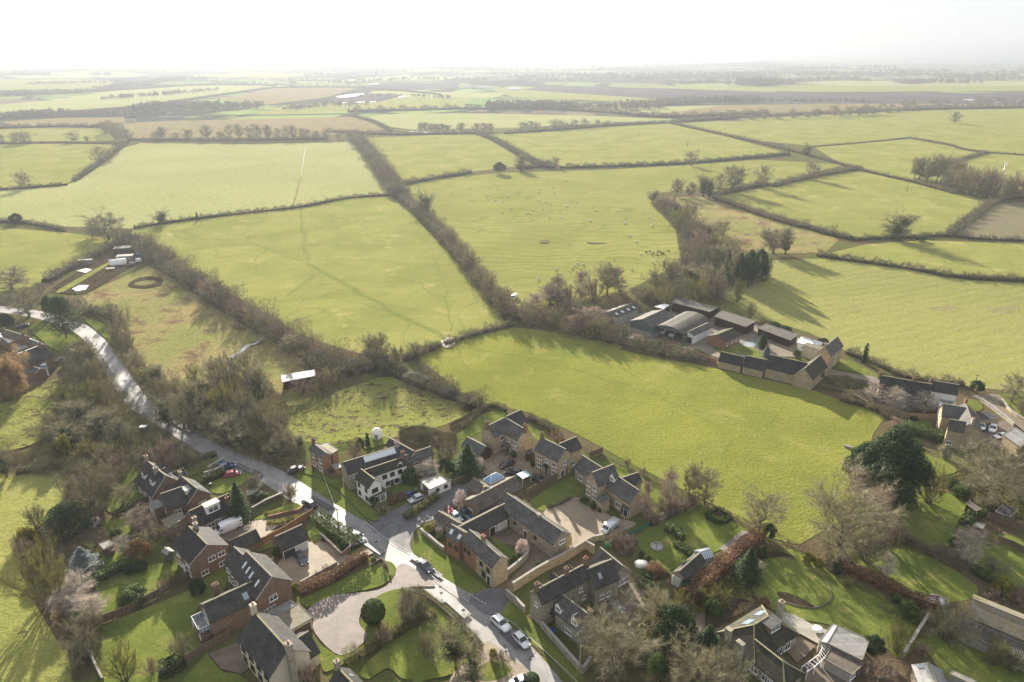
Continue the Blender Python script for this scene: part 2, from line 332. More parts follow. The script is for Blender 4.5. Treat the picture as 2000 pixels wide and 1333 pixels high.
FIELDS = [
 ('field', [(275,280),(480,282),(695,277),(725,310),(762,380),(680,388),(585,404),(470,418),(330,434),(255,447),(130,443),(0,434),(0,372),(60,368),(130,363),(190,325),(240,290)], M_pale),
 ('field', [(0,283),(120,281),(238,283),(180,325),(128,362),(60,367),(0,371)], M_grass),
 ('field', [(262,440),(470,418),(680,388),(762,384),(815,430),(870,490),(990,620),(1000,632),(880,668),(800,692),(700,690),(600,660),(480,590),(390,545),(290,495),(250,475)], M_slope),
 ('field', [(0,445),(130,455),(240,470),(170,508),(95,545),(60,560),(0,570)], M_grass),
 ('field', [(790,366),(850,350),(980,338),(1200,331),(1350,322),(1480,312),(1650,322),(1560,345),(1420,380),(1360,370),(1275,378),(1310,440),(1360,500),(1240,560),(1100,600),(1010,615),(890,490),(830,420)], M_ridge),
 ('field', [(705,270),(830,265),(935,262),(1000,300),(1040,322),(900,338),(790,355),(745,310)], M_grass),
 ('field', [(945,263),(1100,256),(1240,243),(1310,242),(1400,262),(1530,298),(1340,319),(1110,328),(1030,305)], M_grass),
 ('field', [(1310,242),(1500,232),(1700,220),(1850,215),(2420,208),(2420,330),(1935,298),(1770,270),(1590,286),(1450,272)], M_grass),
 ('field', [(1590,288),(1775,272),(1920,298),(1860,310),(1800,345),(1770,355),(1650,325)], M_grass),
 ('field', [(1860,310),(1935,300),(2420,330),(2420,380),(1900,370),(1800,345)], M_grass),
 ('field', [(1400,385),(1560,350),(1680,334),(1780,358),(1930,398),(1900,430),(1860,458),(1700,470),(1620,450),(1500,415)], M_grass),
 ('field', [(1290,385),(1390,385),(1500,425),(1640,468),(1610,495),(1480,495),(1400,480),(1340,430)], M_tan),
 ('field', [(1600,500),(1690,478),(1800,470),(2420,490),(2420,560),(1850,535),(1700,510)], M_grass),
 ('field', [(1850,462),(1900,425),(1945,398),(2420,385),(2420,485),(1950,475)], M_plough),
 ('field', [(1400,575),(1440,545),(1510,508),(1610,506),(1750,523),(1900,548),(2420,572),(2420,760),(1980,765),(1860,752),(1730,730),(1650,685),(1580,650),(1480,620)], M_crop),
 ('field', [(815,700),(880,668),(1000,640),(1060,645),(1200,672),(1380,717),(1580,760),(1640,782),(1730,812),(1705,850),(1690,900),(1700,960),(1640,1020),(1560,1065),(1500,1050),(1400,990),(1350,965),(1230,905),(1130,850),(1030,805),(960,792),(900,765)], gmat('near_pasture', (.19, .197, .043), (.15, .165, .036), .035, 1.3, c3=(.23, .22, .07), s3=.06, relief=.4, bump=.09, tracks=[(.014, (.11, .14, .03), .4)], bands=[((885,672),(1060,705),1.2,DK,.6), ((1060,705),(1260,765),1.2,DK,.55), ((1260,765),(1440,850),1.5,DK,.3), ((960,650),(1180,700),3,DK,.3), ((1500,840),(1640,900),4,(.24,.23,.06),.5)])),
 ('field', [(150,585),(200,560),(290,520),(330,540),(400,590),(520,660),(640,735),(600,790),(480,800),(330,800),(270,740),(230,680),(215,640)], M_tan),
 ('field', [(540,830),(600,800),(660,765),(740,738),(780,735),(850,765),(935,800),(870,830),(800,850),(730,862),(640,868),(580,862)], M_tuss),
 ('meadow', [(0,925),(60,912),(130,905),(135,960),(100,1010),(50,1050),(40,1120),(75,1190),(110,1250),(200,1340),(230,1420),(-150,1420),(-200,925)], M_grass),
 # far fields
 ('field', [(0,252),(60,247),(205,250),(225,275),(100,277),(0,278)], M_grass),
 ('field', [(250,270),(240,240),(400,235),(560,232),(700,228),(755,252),(690,262),(500,268)], M_brownfar),
 ('field', [(720,228),(780,222),(950,222),(1150,226),(1330,234),(1200,240),(1000,250),(810,254),(760,248)], M_pale),
 ('field', [(0,238),(120,231),(260,229),(250,240),(160,244),(40,248)], M_brownfar),
 ('field', [(0,205),(100,196),(260,172),(400,165),(530,168),(430,185),(300,205),(150,215),(0,225)], M_pale),
 ('field', [(0,157),(120,154),(225,158),(210,172),(110,182),(0,176)], M_grass),
 ('field', [(430,192),(560,172),(700,172),(640,190),(520,205)], M_brownfar),
 ('field', [(500,225),(560,205),(700,200),(690,218)], M_grass),
 ('field', [(690,205),(760,192),(920,193),(900,212),(700,220)], M_grass),
 ('field', [(700,190),(730,178),(1000,182),(960,192)], M_pale),
 ('field', [(960,175),(1000,168),(1200,178),(1400,195),(1250,200),(1000,190)], M_grass),
 ('field', [(1060,214),(1200,210),(1480,205),(1600,222),(1350,228),(1200,224)], M_pale),
 ('field', [(1200,170),(1500,166),(2420,170),(2420,177),(1600,180),(1300,175)], M_grass),
 ('earthworks', [(1020,176),(1060,168),(1300,173),(1600,184),(2420,180),(2420,206),(1750,203),(1500,203),(1300,195)], M_dark),
 ('earthworks', [(700,172),(740,162),(880,162),(900,172),(800,177)], M_dark),
 ('earthworks', [(640,196),(700,182),(790,186),(740,200),(660,205)], M_dark),
 ('field', [(1290,222),(1420,206),(1600,203),(1850,203),(1700,216),(1450,228)], M_brownfar),
 ('field', [(1480,160),(1700,158),(2420,164),(2420,169),(1650,168)], M_pale),
 ('field', [(0,148),(150,143),(300,146),(250,150),(50,154)], M_pale),
 ('field', [(350,150),(480,142),(620,145),(560,152)], M_grass),
 ('field', [(650,158),(760,150),(900,152),(850,158)], M_pale),
]
for i, (nm, pts, m) in enumerate(FIELDS): sheet(nm, pts, m, z=.0215+.003*i)
# roads
RC = wsmooth([(-120,592),(0,604),(75,615),(120,628),(170,650),(205,690),(240,745),(275,790),(340,830),(430,885),(520,925),(590,968),(655,1010),(745,1065),(830,1120),(900,1175),(965,1235),(1030,1300),(1090,1375)], 8)
strip('road', RC, 6.3, M_road)
RZ = LV[0]
# ---------------------------------------------------------------- building kit
def roofmat(name, c, moss=(.12, .12, .03), mt=(.6, .72), cw=.3, ch=.25, rough=.7, rib=0, spec=.15):
    n = NT(name); uv = n.uv(); p = n.pos()
    b = n.node('ShaderNodeTexBrick'); b.inputs['Scale'].default_value = 1; b.inputs['Brick Width'].default_value = cw; b.inputs['Row Height'].default_value = ch
    b.inputs['Mortar Size'].default_value = .02; b.inputs['Color1'].default_value = (*[x*1.3 for x in c], 1); b.inputs['Color2'].default_value = (*[x*.75 for x in c], 1)
    b.inputs['Mortar'].default_value = (*[x*.35 for x in c], 1); n.L(uv, b.inputs['Vector'])
    col = n.mix(n.ramp(n.noise(p, .5, 4, .7), .35, .7), b.outputs[0], tuple(x*1.45 for x in c))
    col = n.mix(n.ramp(n.noise(p, 1.1, 5, .8), mt[0], mt[1], 0, .8), col, moss)
    if rib:
        w_ = n.node('ShaderNodeTexWave'); w_.bands_direction = 'Y' if rib > 0 else 'X'; w_.inputs['Scale'].default_value = .314/abs(rib); n.L(uv, w_.inputs['Vector'])
        col = n.mix(n.ramp(w_.outputs['Fac'], .75, .98, 0, .5), col, tuple(x*2.4 for x in c)); n.bump(w_.outputs['Fac'], .06)
    else: n.bump(n.math('ADD', b.outputs['Fac'], n.noise(p, 6, 3)), .03)
    return n.fin(col, rough, 0, spec)
def wallmat(name, c, mortar, cw=.5, ch=.2, var=.3, ms=.02):
    n = NT(name); uv = n.uv(); p = n.pos()
    b = n.node('ShaderNodeTexBrick'); b.inputs['Scale'].default_value = 1; b.inputs['Brick Width'].default_value = cw; b.inputs['Row Height'].default_value = ch
    b.inputs['Mortar Size'].default_value = ms; b.inputs['Color1'].default_value = (*[x*(1+var) for x in c], 1); b.inputs['Color2'].default_value = (*[x*(1-var) for x in c], 1)
    b.inputs['Mortar'].default_value = (*mortar, 1); n.L(uv, b.inputs['Vector'])
    col = n.mix(n.ramp(n.noise(p, .6, 4, .7), .4, .75, 0, .5), b.outputs[0], tuple(x*.6 for x in c))
    col = n.mix(1., col, n.mix(n.noise(p, 2.5, 4), (.75,)*3, (1.25,)*3), 'MULTIPLY')
    n.bump(n.noise(p, 8, 3), .02); return n.fin(col, .9, 0, .1)
def stain(name, c, dirt=.5):
    n = NT(name); p = n.pos(); col = n.mix(n.ramp(n.noise(p, .9, 5, .75), .5, .75, 0, dirt), c, tuple(x*.5 for x in c))
    return n.fin(n.mix(1., col, n.mix(n.noise(p, 7, 3), (.85,)*3, (1.1,)*3), 'MULTIPLY'), .85, 0, .1)
SLATE = roofmat('grey_slate', (.082, .08, .078)); SLATED = roofmat('dark_slate', (.045, .044, .042), moss=(.09, .085, .03), mt=(.55, .72))
TILEB = roofmat('brown_roof_tiles', (.1, .085, .07), moss=(.13, .13, .05)); RIBT = roofmat('ribbed_concrete_tiles', (.075, .065, .055), rib=.36)
MOSSR = roofmat('mossy_roof', (.036, .035, .025), moss=(.11, .1, .03), mt=(.5, .72)); FELT = roofmat('mossy_felt', (.13, .12, .1), moss=(.16, .13, .04), mt=(.45, .6), cw=9, ch=1.2)
CORR = roofmat('corrugated_fibre_roof', (.06, .055, .047), rib=-.3, moss=(.08, .07, .06), cw=1.1, ch=2.4); WHITER = roofmat('white_sheet_roof', (.5, .52, .54), rib=-.3, cw=1.1, ch=3, mt=(.8, .9), rough=.45)
GREYR = roofmat('grey_felt_roof', (.17, .168, .165), cw=9, ch=1, mt=(.75, .9), moss=(.1, .1, .09), rough=.45); BLACKR = roofmat('black_mossy_thatch', (.03, .03, .03), moss=(.05, .045, .02))
BRICK = wallmat('red_brown_brick', (.19, .115, .08), (.2, .16, .12), .45, .15, .3); BRICKO = wallmat('orange_brick', (.26, .13, .08), (.25, .17, .12), .45, .15, .2)
STONE = wallmat('honey_stone', (.37, .3, .195), (.3, .25, .17), .7, .25, .22); STONEG = wallmat('weathered_grey_stone', (.31, .28, .22), (.2, .18, .15), .6, .25, .3)
REND = stain('white_render', (.72, .71, .67), .25); CREAM = stain('cream_render', (.5, .45, .34), .3); TIMB = wallmat('dark_timber_boards', (.05, .035, .025), (.02, .015, .01), 6, .2, .2)
TIMBL = wallmat('weathered_timber', (.16, .12, .08), (.05, .04, .03), .16, 8, .25, .01); SHEETG = wallmat('green_sheet_cladding', (.1, .13, .12), (.06, .08, .07), .25, 9, .1, .02); CONC = stain('concrete', (.3, .28, .25))
UPVC = plain('white_frame_paint', (.78, .78, .76), .4, var=.04); DARKF = plain('dark_frame_paint', (.03, .025, .022), .5)
GLASS = NT('window_glass').fin((.02, .025, .03), .06, 0, .8); GLASSB = NT('skylight_glass').fin((.2, .27, .33), .12, 0, .9); BRIGHTG = NT('bright_skylight').fin((.55, .58, .6), .35, 0, .9)  # last glass: sun and sky glare put into its pale base colour
WOOD = plain('brown_door_paint', (.09, .05, .03), .6); LEAD = plain('lead_grey', (.2, .2, .21), .5); TERRA = plain('terracotta', (.22, .1, .06), .8); GARD = plain('garage_door_paint', (.6, .6, .57), .5, var=.05)
RIDGE = plain('ridge_tiles', (.2, .18, .13), .85, var=.35, sc=2); RIDGED = plain('lichened_ridge', (.2, .18, .1), .85, var=.5, sc=2); GUT = plain('black_gutter', (.02, .02, .02), .4)  # the gutter black also paints the shade inside open bays
WINC = {}
def crop(x0, y0, s): return lambda x, y: (x0+x/s, y0+y/s)
PITCHES = []
class House:
    def __init__(s, name, label, cat, base, group=None):
        s.e = empty(name, at(*base), label, cat, group)
    def wing(s, A, B, E, he=5., pitch=40, roof=SLATE, wall=STONE, ov=.35, verge=.2, hip='', hr=None, ridge=RIDGE, zb=0., barge=None, nowall=False, lo=.8, hi=6.5):
        he *= 1.06
        def geo(h):
            a, b, e = at(*A, h), at(*B, h), at(*E, he); d = b-a; d.z = 0; L = d.length; d.normalize()
            n = Vector((-d.y, d.x, 0)); q = (e-a).dot(n)
            if q < 0: n = -n; q = -q
            return a, d, n, L, q
        if hr is None:
            best = None
            for k in range(120):
                h = he+lo+(hi-lo)*k/119; a, d, n, L, q = geo(h); er = abs(math.degrees(math.atan2(h-he, q))-pitch)
                if best is None or er < best[0]: best = (er, h)
            hr = best[1]
        a, d, n, L, q = geo(hr); tn = (hr-he)/q
        PITCHES.append((s.e.name, round(hr, 1), round(q*2, 1), round(L, 1), round(math.degrees(math.atan(tn)))))
        W = dict(a=a, d=d, n=n, L=L, q=q, he=he, hr=hr, tn=tn, ov=ov, verge=verge, zb=zb, hip=hip)
        P = lambda t, y, z: a+d*t+n*y+Vector((0, 0, z-a.z))
        W['P'] = P
        # roof
        mb = MB(); th = .14
        t0 = -q if 'A' in hip else 0; t1 = L+q if 'B' in hip else L
        for dz, sgn in ((0, 1), (-th, -1)):
            for sd_ in (1, -1):
                pts = [P(0, 0, hr+dz), P(L, 0, hr+dz), P(t1, q*sd_, he+dz), P(t0, q*sd_, he+dz)]
                if sd_*sgn > 0: pts.reverse()
                if (n.cross(d)).z > 0: pts.reverse()
                mb.poly(pts)
            for hh, t, tt in (('A', 0, t0), ('B', L, t1)):
                if hh in hip: mb.poly([P(t, 0, hr+dz), P(tt, q, he+dz), P(tt, -q, he+dz)])
        for sd_ in (1, -1): mb.poly([P(t0, q*sd_, he), P(t1, q*sd_, he), P(t1, q*sd_, he-th), P(t0, q*sd_, he-th)], 2)
        for hh, t in (('A', 0), ('B', L)):
            if hh in hip: mb.poly([P(t0 if hh == 'A' else t1, q, he), P(t0 if hh == 'A' else t1, -q, he), P(t0 if hh == 'A' else t1, -q, he-th), P(t0 if hh == 'A' else t1, q, he-th)])
            else:
                for sd_ in (1, -1): mb.poly([P(t, 0, hr), P(t, q*sd_, he), P(t, q*sd_, he-th), P(t, 0, hr-th)], 3)
        mb.bar(P(0, 0, hr+.02), P(L, 0, hr+.02), .3, .12, 1)
        for hh, t, tt in (('A', 0, t0), ('B', L, t1)):
            if hh in hip:
                for sd_ in (1, -1): mb.bar(P(t, 0, hr+.02), P(tt, q*sd_, he+.03), .25, .1, 1)
        W['roof'] = mb.build('roof', [roof, ridge, GUT, barge or ridge], s.e)
        # walls
        if not nowall:
            mb = MB(); y1 = q-ov; zt = he+ov*tn-th-.02; g0 = t0+(ov if 'A' in hip else verge); g1 = t1-(ov if 'B' in hip else verge); hz = hr-th-.02
            quad = lambda *p: mb.poly(p)
            for sd_ in (1, -1): quad(P(g0, y1*sd_, zb), P(g1, y1*sd_, zb), P(g1, y1*sd_, zt), P(g0, y1*sd_, zt))
            for hh, g in (('A', g0), ('B', g1)):
                if hh in hip: quad(P(g, y1, zb), P(g, -y1, zb), P(g, -y1, zt), P(g, y1, zt))
                else: quad(P(g, y1, zb), P(g, -y1, zb), P(g, -y1, zt), P(g, 0, hz), P(g, y1, zt))
            mb.build('wall', wall, s.e); W['g0'] = g0; W['g1'] = g1; W['y1'] = y1
        return W
    def face(s, W, f, t):
        "point on wall face f (E,O,A,B) at fraction t, and the outward direction"
        P, g0, g1, y1 = W['P'], W.get('g0', 0), W.get('g1', W['L']), W.get('y1', W['q'])
        if f == 'E': return P(g0+(g1-g0)*t, y1, 0), W['n']
        if f == 'O': return P(g0+(g1-g0)*t, -y1, 0), -W['n']
        if f == 'A': return P(g0, y1-2*y1*t, 0), -W['d']
        return P(g1, y1-2*y1*t, 0), W['d']
    def win(s, W, f, t, z, w_=1.2, h_=1.1, c=2, dark=False, lab=None):
        p, o = s.face(W, f, t); return s.win_at(p+Vector((0, 0, z)), o, w_, h_, c, dark, s.e)
    def win_at(s, p, o, w_, h_, c, dark, parent):
        k = (w_, h_, c, dark)
        if k not in WINC:
            mb = MB(); mb.box((0, -.02, h_/2), (w_-.04, .08, h_-.04)); a = mb.build('window', GLASS); 
            mb = MB(); f = .09; D = .1
            mb.box((0, -.03, f/2), (w_, D, f)); mb.box((0, -.03, h_-f/2), (w_, D, f))
            for i in range(c+1): mb.box((-w_/2+f/2+(w_-f)*i/c, -.03, h_/2), (f, D-.004, h_-2*f))
            mb.box((0, -.03, h_*.66), (w_-2*f, D-.01, .05)); mb.box((0, -.05, -.05), (w_+.2, .2, .1))
            b = mb.build('frame', DARKF if dark else UPVC); WINC[k] = (a.data, b.data)
            bpy.data.objects.remove(a); bpy.data.objects.remove(b)
        a = link('window', WINC[k][0], parent, p-ORG[s.e.name] if parent is s.e else p-ORG[s.e.name]); a.rotation_euler.z = math.atan2(o.y, o.x)+math.pi/2
        link('frame', WINC[k][1], a); return a
    def rows(s, W, f, ts, zs, **k):
        for z in zs:
            for t in ts: s.win(W, f, t, z, **k)
    def door(s, W, f, t, w_=1., h_=2.1, m=WOOD, frame=True, name='door'):
        p, o = s.face(W, f, t); u = Vector((-o.y, o.x, 0)); mb = MB()
        mb.solid([p-u*w_/2-o*.02, p+u*w_/2-o*.02, p+u*w_/2+o*.05, p-u*w_/2+o*.05], [q+Vector((0, 0, h_)) for q in (p-u*w_/2-o*.02, p+u*w_/2-o*.02, p+u*w_/2+o*.05, p-u*w_/2+o*.05)])
        if w_ > 1.6:
            for i in range(1, 6):
                z = h_*i/6; mb.bar(p-u*w_/2+o*.06+Vector((0, 0, z)), p+u*w_/2+o*.06+Vector((0, 0, z)), .02, .04, 1)
        d = mb.build(name, [m, LEAD], s.e)
        mb = MB(); z = Vector((0, 0, h_/2-.1)); q = p+u*w_*.36+o*.08+z; mb.bar(q, q+Vector((0, 0, .14)), .04, .04); mb.build('handle', LEAD, d, ORG[s.e.name])
        if frame:
            mb = MB()
            for sg in (-1, 1): mb.bar(p+u*sg*(w_/2+.05)+o*.04, p+u*sg*(w_/2+.05)+o*.04+Vector((0, 0, h_+.08)), .1, .12)
            mb.bar(p-u*(w_/2+.1)+o*.04+Vector((0, 0, h_+.1)), p+u*(w_/2+.1)+o*.04+Vector((0, 0, h_+.1)), .12, .1); mb.build('frame', UPVC, d, ORG[s.e.name])
    def zroof(s, W, y): return W['hr']-abs(y)*W['tn']
    def chimney(s, W, t, y=0, h=1.3, m=BRICK, w_=.9, d_=.6, pots=2, zb=None, px=None):
        P = W['P']; zr = s.zroof(W, y); rz = math.atan2(W['d'].y, W['d'].x); top = zr+h
        c = P(t*W['L'], y, 0); z0 = (zr-1.0) if zb is None else zb; mb = MB()
        mb.box((c.x, c.y, (z0+top)/2), (w_, d_, top-z0), rz); mb.box((c.x, c.y, top+.06), (w_+.14, d_+.14, .14), rz)
        ch = mb.build('chimney', m, W['roof'], ORG[s.e.name])
        for i in range(pots):
            x = (i-(pots-1)/2)*.36; q = c+W['d']*x; mb.lathe((q.x, q.y, top+.12), [(.13, 0), (.11, .35), (.15, .38), (.1, .4), (.001, .36)], 8, 1)
        if pots:
            mb2 = MB(); mb2.v = []; 
        me = mb.build('chimney', [m, TERRA], W['roof'], ORG[s.e.name]); bpy.data.objects.remove(ch); return me
    def light(s, W, t, f, w_=.8, l_=1.2, side=1, m=GLASSB):
        "rooflight at t along, f down the slope"
        P = W['P']; y = W['q']*f; c = W['cosp'] = math.cos(math.atan(W['tn'])); x = t*W['L']; hl = l_/2*c
        def Q(dx, dy, u): yy = y+dy; return P(x+dx, side*yy, W['hr']-yy*W['tn']+u)
        mb = MB(); b = [Q(-w_/2, -hl, -.05), Q(w_/2, -hl, -.05), Q(w_/2, hl, -.05), Q(-w_/2, hl, -.05)]; mb.solid(b, [p+Vector((0, 0, .15)) for p in b], 0)
        k = .08; b = [Q(-w_/2+k, -hl+k, .09), Q(w_/2-k, -hl+k, .09), Q(w_/2-k, hl-k, .09), Q(-w_/2+k, hl-k, .09)]; mb.solid(b, [p+Vector((0, 0, .03)) for p in b], 1)
        return mb.build('rooflight', [LEAD, m], W['roof'], ORG[s.e.name])
    def dormer(s, W, t, f, w_=1.6, h_=1.3, side=1, flat=False, m=REND, roof=None, dark=False, cols=2, rise=.8):
        "f = position of the front down the slope"
        P = W['P']; x = t*W['L']; y = W['q']*f; zf = W['hr']-y*W['tn']; zt = zf+h_; ww = w_/2
        S = lambda dx, yy, z: P(x+dx, side*yy, z)
        yb = max(.05, (W['hr']-zt)/W['tn']) if W['hr'] > zt else .05; ybz = yb
        mb = MB()
        mb.poly([S(-ww, y, zf-.2), S(ww, y, zf-.2), S(ww, y, zt)] + ([] if flat else [S(0, y, zt+rise)]) + [S(-ww, y, zt)], 0)
        for sg in (-1, 1): mb.poly([S(sg*ww, y, zf-.2), S(sg*ww, y, zt), S(sg*ww, yb, zt-.02), S(sg*ww, yb, zf-.2+ (y-yb)*0)], 0)
        o = .15; yr = max(.02, (W['hr']-zt-rise)/W['tn'])
        if flat:
            b = [S(-ww-o, y+.2, zt), S(ww+o, y+.2, zt), S(ww+o, yb-.2, zt+.05), S(-ww-o, yb-.2, zt+.05)]; mb.solid(b, [p+Vector((0, 0, .14)) for p in b], 1)
        else:
            k = rise/ww
            for sg in (-1, 1):
                b = [S(0, y+.15, zt+rise), S(0, yr, zt+rise), S(sg*(ww+o), yb, zt-k*o), S(sg*(ww+o), y+.15, zt-k*o)]; mb.solid(b, [p+Vector((0, 0, .1)) for p in b], 1)
        dm = mb.build('dormer', [m, roof or SLATE], W['roof'], ORG[s.e.name])
        o_ = W['n']*side; p = S(0, y, zf+.15); a = s.win_at(p+o_*.02, o_, w_*.72, h_*.72, cols, dark, dm)
        return dm
    def box(s, c3, z, roof=GREYR, wall=CONC, zb=0, name='roof', lip=.12, posts=None, thick=.16, drop=None):
        "flat or gently sloping roof over four roof corners (pixels) at height z (or list of heights)"
        zz = z if isinstance(z, (list, tuple)) else [z]*4
        if len(c3) == 3:
            a, b, c = at(*c3[0], zz[0]), at(*c3[1], zz[1]), at(*c3[2], zz[2]); d = (b-a); d.z = 0; d.normalize(); n = Vector((-d.y, d.x, 0)); k = (c-b).dot(n)
            pts = [a, b, Vector((b.x, b.y, c.z))+n*k, Vector((a.x, a.y, c.z))+n*k]
        else: pts = [at(*p, h) for p, h in zip(c3, zz)]
        ctr = sum(pts, Vector())/len(pts)
        area = sum(pts[i].x*pts[(i+1) % 4].y-pts[(i+1) % 4].x*pts[i].y for i in range(4))
        if area < 0: pts.reverse()
        mb = MB(); mb.solid([p-Vector((0, 0, thick)) for p in pts], pts, 0)
        for i in range(4):
            if lip: mb.bar(pts[i]+Vector((0, 0, .03)), pts[(i+1) % 4]+Vector((0, 0, .03)), lip, .1, 1)
        rf = mb.build(name, [roof, RIDGE], s.e)
        inn = [ctr+(p-ctr)*.93 for p in pts]
        for q, p in zip(inn, pts): q.z = p.z-thick-.01
        if posts:
            for q in inn:
                mb = MB(); mb.box((q.x, q.y, q.z/2), (.16, .16, q.z)); mb.build('post', posts, s.e)
        if wall:
            mb = MB(); n = 4; skip = drop or []
            for i in range(n):
                if i in skip: continue
                a, b = inn[i], inn[(i+1) % n]; mb.poly([(a.x, a.y, zb), (b.x, b.y, zb), b, a])
            mb.build('wall', wall, s.e)
        xs = dict(pts=inn); xs['roof'] = rf; return xs
    def bwin(s, X, i, t, z, w_=1, h_=.9, c=2, dark=False):
        a, b = X['pts'][i], X['pts'][(i+1) % 4]; d = (b-a); d.z = 0; o = Vector((d.y, -d.x, 0)).normalized(); p = a+(b-a)*t
        return s.win_at(Vector((p.x, p.y, z)), o, w_, h_, c, dark, s.e)
    def bdoor(s, X, i, t, w_=2.4, h_=2.1, m=GARD):
        a, b = X['pts'][i], X['pts'][(i+1) % 4]; d = (b-a); d.z = 0; o = Vector((d.y, -d.x, 0)).normalized(); u = d.normalized(); p = a+(b-a)*t; p.z = 0; mb = MB()
        q = [p-u*w_/2, p+u*w_/2, p+u*w_/2+o*.05, p-u*w_/2+o*.05]; mb.solid(q, [x+Vector((0, 0, h_)) for x in q])
        for k in range(1, 6): mb.bar(p-u*w_/2+o*.06+Vector((0, 0, h_*k/6)), p+u*w_/2+o*.06+Vector((0, 0, h_*k/6)), .02, .03, 1)
        mb.build('door', [m, LEAD], s.e)
def edge_facing(X):
    "index of the wall whose outside most faces the camera"
    best = 0; bv = -9
    for i in range(4):
        a, b = X['pts'][i], X['pts'][(i+1) % 4]; d = b-a; o = Vector((d.y, -d.x)).normalized(); v = -o.y
        if v > bv: bv = v; best = i
    return best
# ---------------------------------------------------------------- the village houses
C1 = crop(220, 860, 6.667); C2 = crop(300, 1000, 5); C3 = crop(340, 1067, 5); C4 = crop(580, 800, 5); C5 = crop(820, 900, 5); C6 = crop(960, 1060, 5); C7 = crop(1380, 1067, 5); C8 = crop(0, 600, 6.667)
K3 = crop(780, 760, 3.846); K4 = crop(1140, 540, 3.571); K5 = crop(1600, 640, 4.165); V1 = crop(0, 860, 2.818); V3 = crop(800, 860, 2.818); V4 = crop(1200, 860, 2.818); V5 = crop(1550, 860, 2.818)
# dark roofed dormer house at the top of the left hand group
h = House('house', 'dark roofed house with two gabled front dormers and white verges, farthest up the road', 'house', C1(600, 800))
w1 = h.wing(C1(445, 262), C1(690, 458), C1(510, 745), 2.9, 46, SLATED, BRICK, ridge=RIDGED, barge=UPVC)
h.dormer(w1, .28, .62, 1.9, 1.2, roof=SLATED); h.dormer(w1, .72, .62, 1.9, 1.2, roof=SLATED); h.dormer(w1, .3, .6, 2.2, 1.3, -1, roof=SLATED); h.dormer(w1, .62, .6, 2.2, 1.3, -1, roof=SLATED)
h.chimney(w1, 0.0, 0, 1.2, STONEG, .9, .7); h.chimney(w1, .62, .6, 1.4, STONEG, .7, .9, 1)
h.rows(w1, 'E', (.2, .5, .8), (.9,), w_=1.8)
h.chimney
X = h.box([C1(730, 440), C1(925, 362), C1(985, 470), C1(800, 500)], [4.2, 4.2, 3, 3], SLATED, BRICK)
# second
h = House('house', 'dark roofed house with cross wing and one boxed dormer, left of the white van', 'house', C1(1000, 900))
w1 = h.wing(C1(885, 460), C1(1105, 632), C1(970, 845), 2.8, 44, SLATED, BRICK, ridge=RIDGED, barge=UPVC)
w2 = h.wing(C1(622, 700), C1(900, 605), C1(712, 915), 2.8, 45, SLATED, BRICK, barge=UPVC)
h.dormer(w1, .62, .62, 2.2, 1.1, flat=True, roof=LEAD, cols=3); h.chimney(w1, .0, 0, 1, STONEG, pots=1)
h.win(w2, 'A', .5, .9, 1.8, 1.2); h.win(w1, 'B', .6, .9, 1.8, 1.1); h.rows(w2, 'E', (.5,), (.9,), w_=1.6)
h.light(w1, .4, .4, 1.2, 1.2, -1); h.light(w1, .75, .5, 1.6, 1.4, -1)
h = House('garage', 'grey flat roofed garage behind the two dormer houses', 'garage', C1(570, 900))
X = h.box([C1(450, 822), C1(590, 770), C1(690, 850), C1(545, 905)], 2.5, GREYR, BRICK); h.bdoor(X, edge_facing(X), .5)
# third: long mossy roof with white dormer, flat mossy annex
h = House('house', 'long mossy dark roof with a big white box dormer, right behind the white van', 'house', C1(1250, 1150))
w1 = h.wing(C1(985, 928), C1(1510, 690), C1(1130, 1118), 2.7, 44, BLACKR, BRICK, ridge=RIDGED, barge=UPVC)
h.dormer(w1, .5, .62, 3.2, 1.9, flat=True, roof=LEAD, cols=2); h.chimney(w1, .86, 1.9, 2.2, BRICK, .8, .6, 1); h.chimney(w1, .0, 2.8, 2.5, STONEG, .9, .7, 1)
h.win(w1, 'A', .3, .9, 1.4); h.rows(w1, 'E', (.35, .6), (.9,), w_=1.8); h.door(w1, 'E', .5)
X = h.box([C1(635, 1045), C1(870, 935), C1(965, 1000), C1(730, 1140)], 2.7, FELT, STONEG); h.bwin(X, edge_facing(X), .5, 1., 2, 1, 3); h.bwin(X, (edge_facing(X)+3) % 4, .5, 1., 1.6, 1, 2)
# fourth: square brick house
h = House('house', 'square red brick house with dark and brown roof slopes, below the white van', 'house', C2(450, 560))
w1 = h.wing(C2(345, 140), C2(525, 318), C2(350, 515), 4.9, 32, BLACKR, BRICK, ridge=RIDGED, barge=UPVC)
h.chimney(w1, .15, -.9, 1.4, STONEG, 1, .8, 1); h.rows(w1, 'B', (.55, .82), (3.3,), w_=1.5, h_=1.1); h.rows(w1, 'B', (.3, .8), (.9,), w_=1.5); h.rows(w1, 'E', (.2, .75), (.9, 3.3), w_=1.8); h.door(w1, 'E', .45, m=UPVC)
h = House('garage', 'small pitched dark roofed garage standing beside the white van drive', 'garage', C2(930, 340))
w1 = h.wing(C2(735, 285), C2(1000, 165), C2(1060, 270), 2.3, 36, SLATED, BRICK, ridge=RIDGE); h.door(w1, 'B', .5, 2.2, 1.9, GARD)
# double garage
h = House('garage', 'brick double garage with one open bay and one white door, facing the dark parked car', 'garage', C2(1420, 400))
w1 = h.wing(C2(1185, 242), C2(1450, 122), C2(1310, 358), 2.7, 40, SLATED, BRICK, ridge=RIDGE)
h.door(w1, 'E', .26, 2.6, 2.1, GUT, name='open_bay'); h.door(w1, 'E', .75, 2.6, 2.1, GARD); h.door(w1, 'A', .6, .9, 2)  # open bay is a black panel, its inner shade painted on
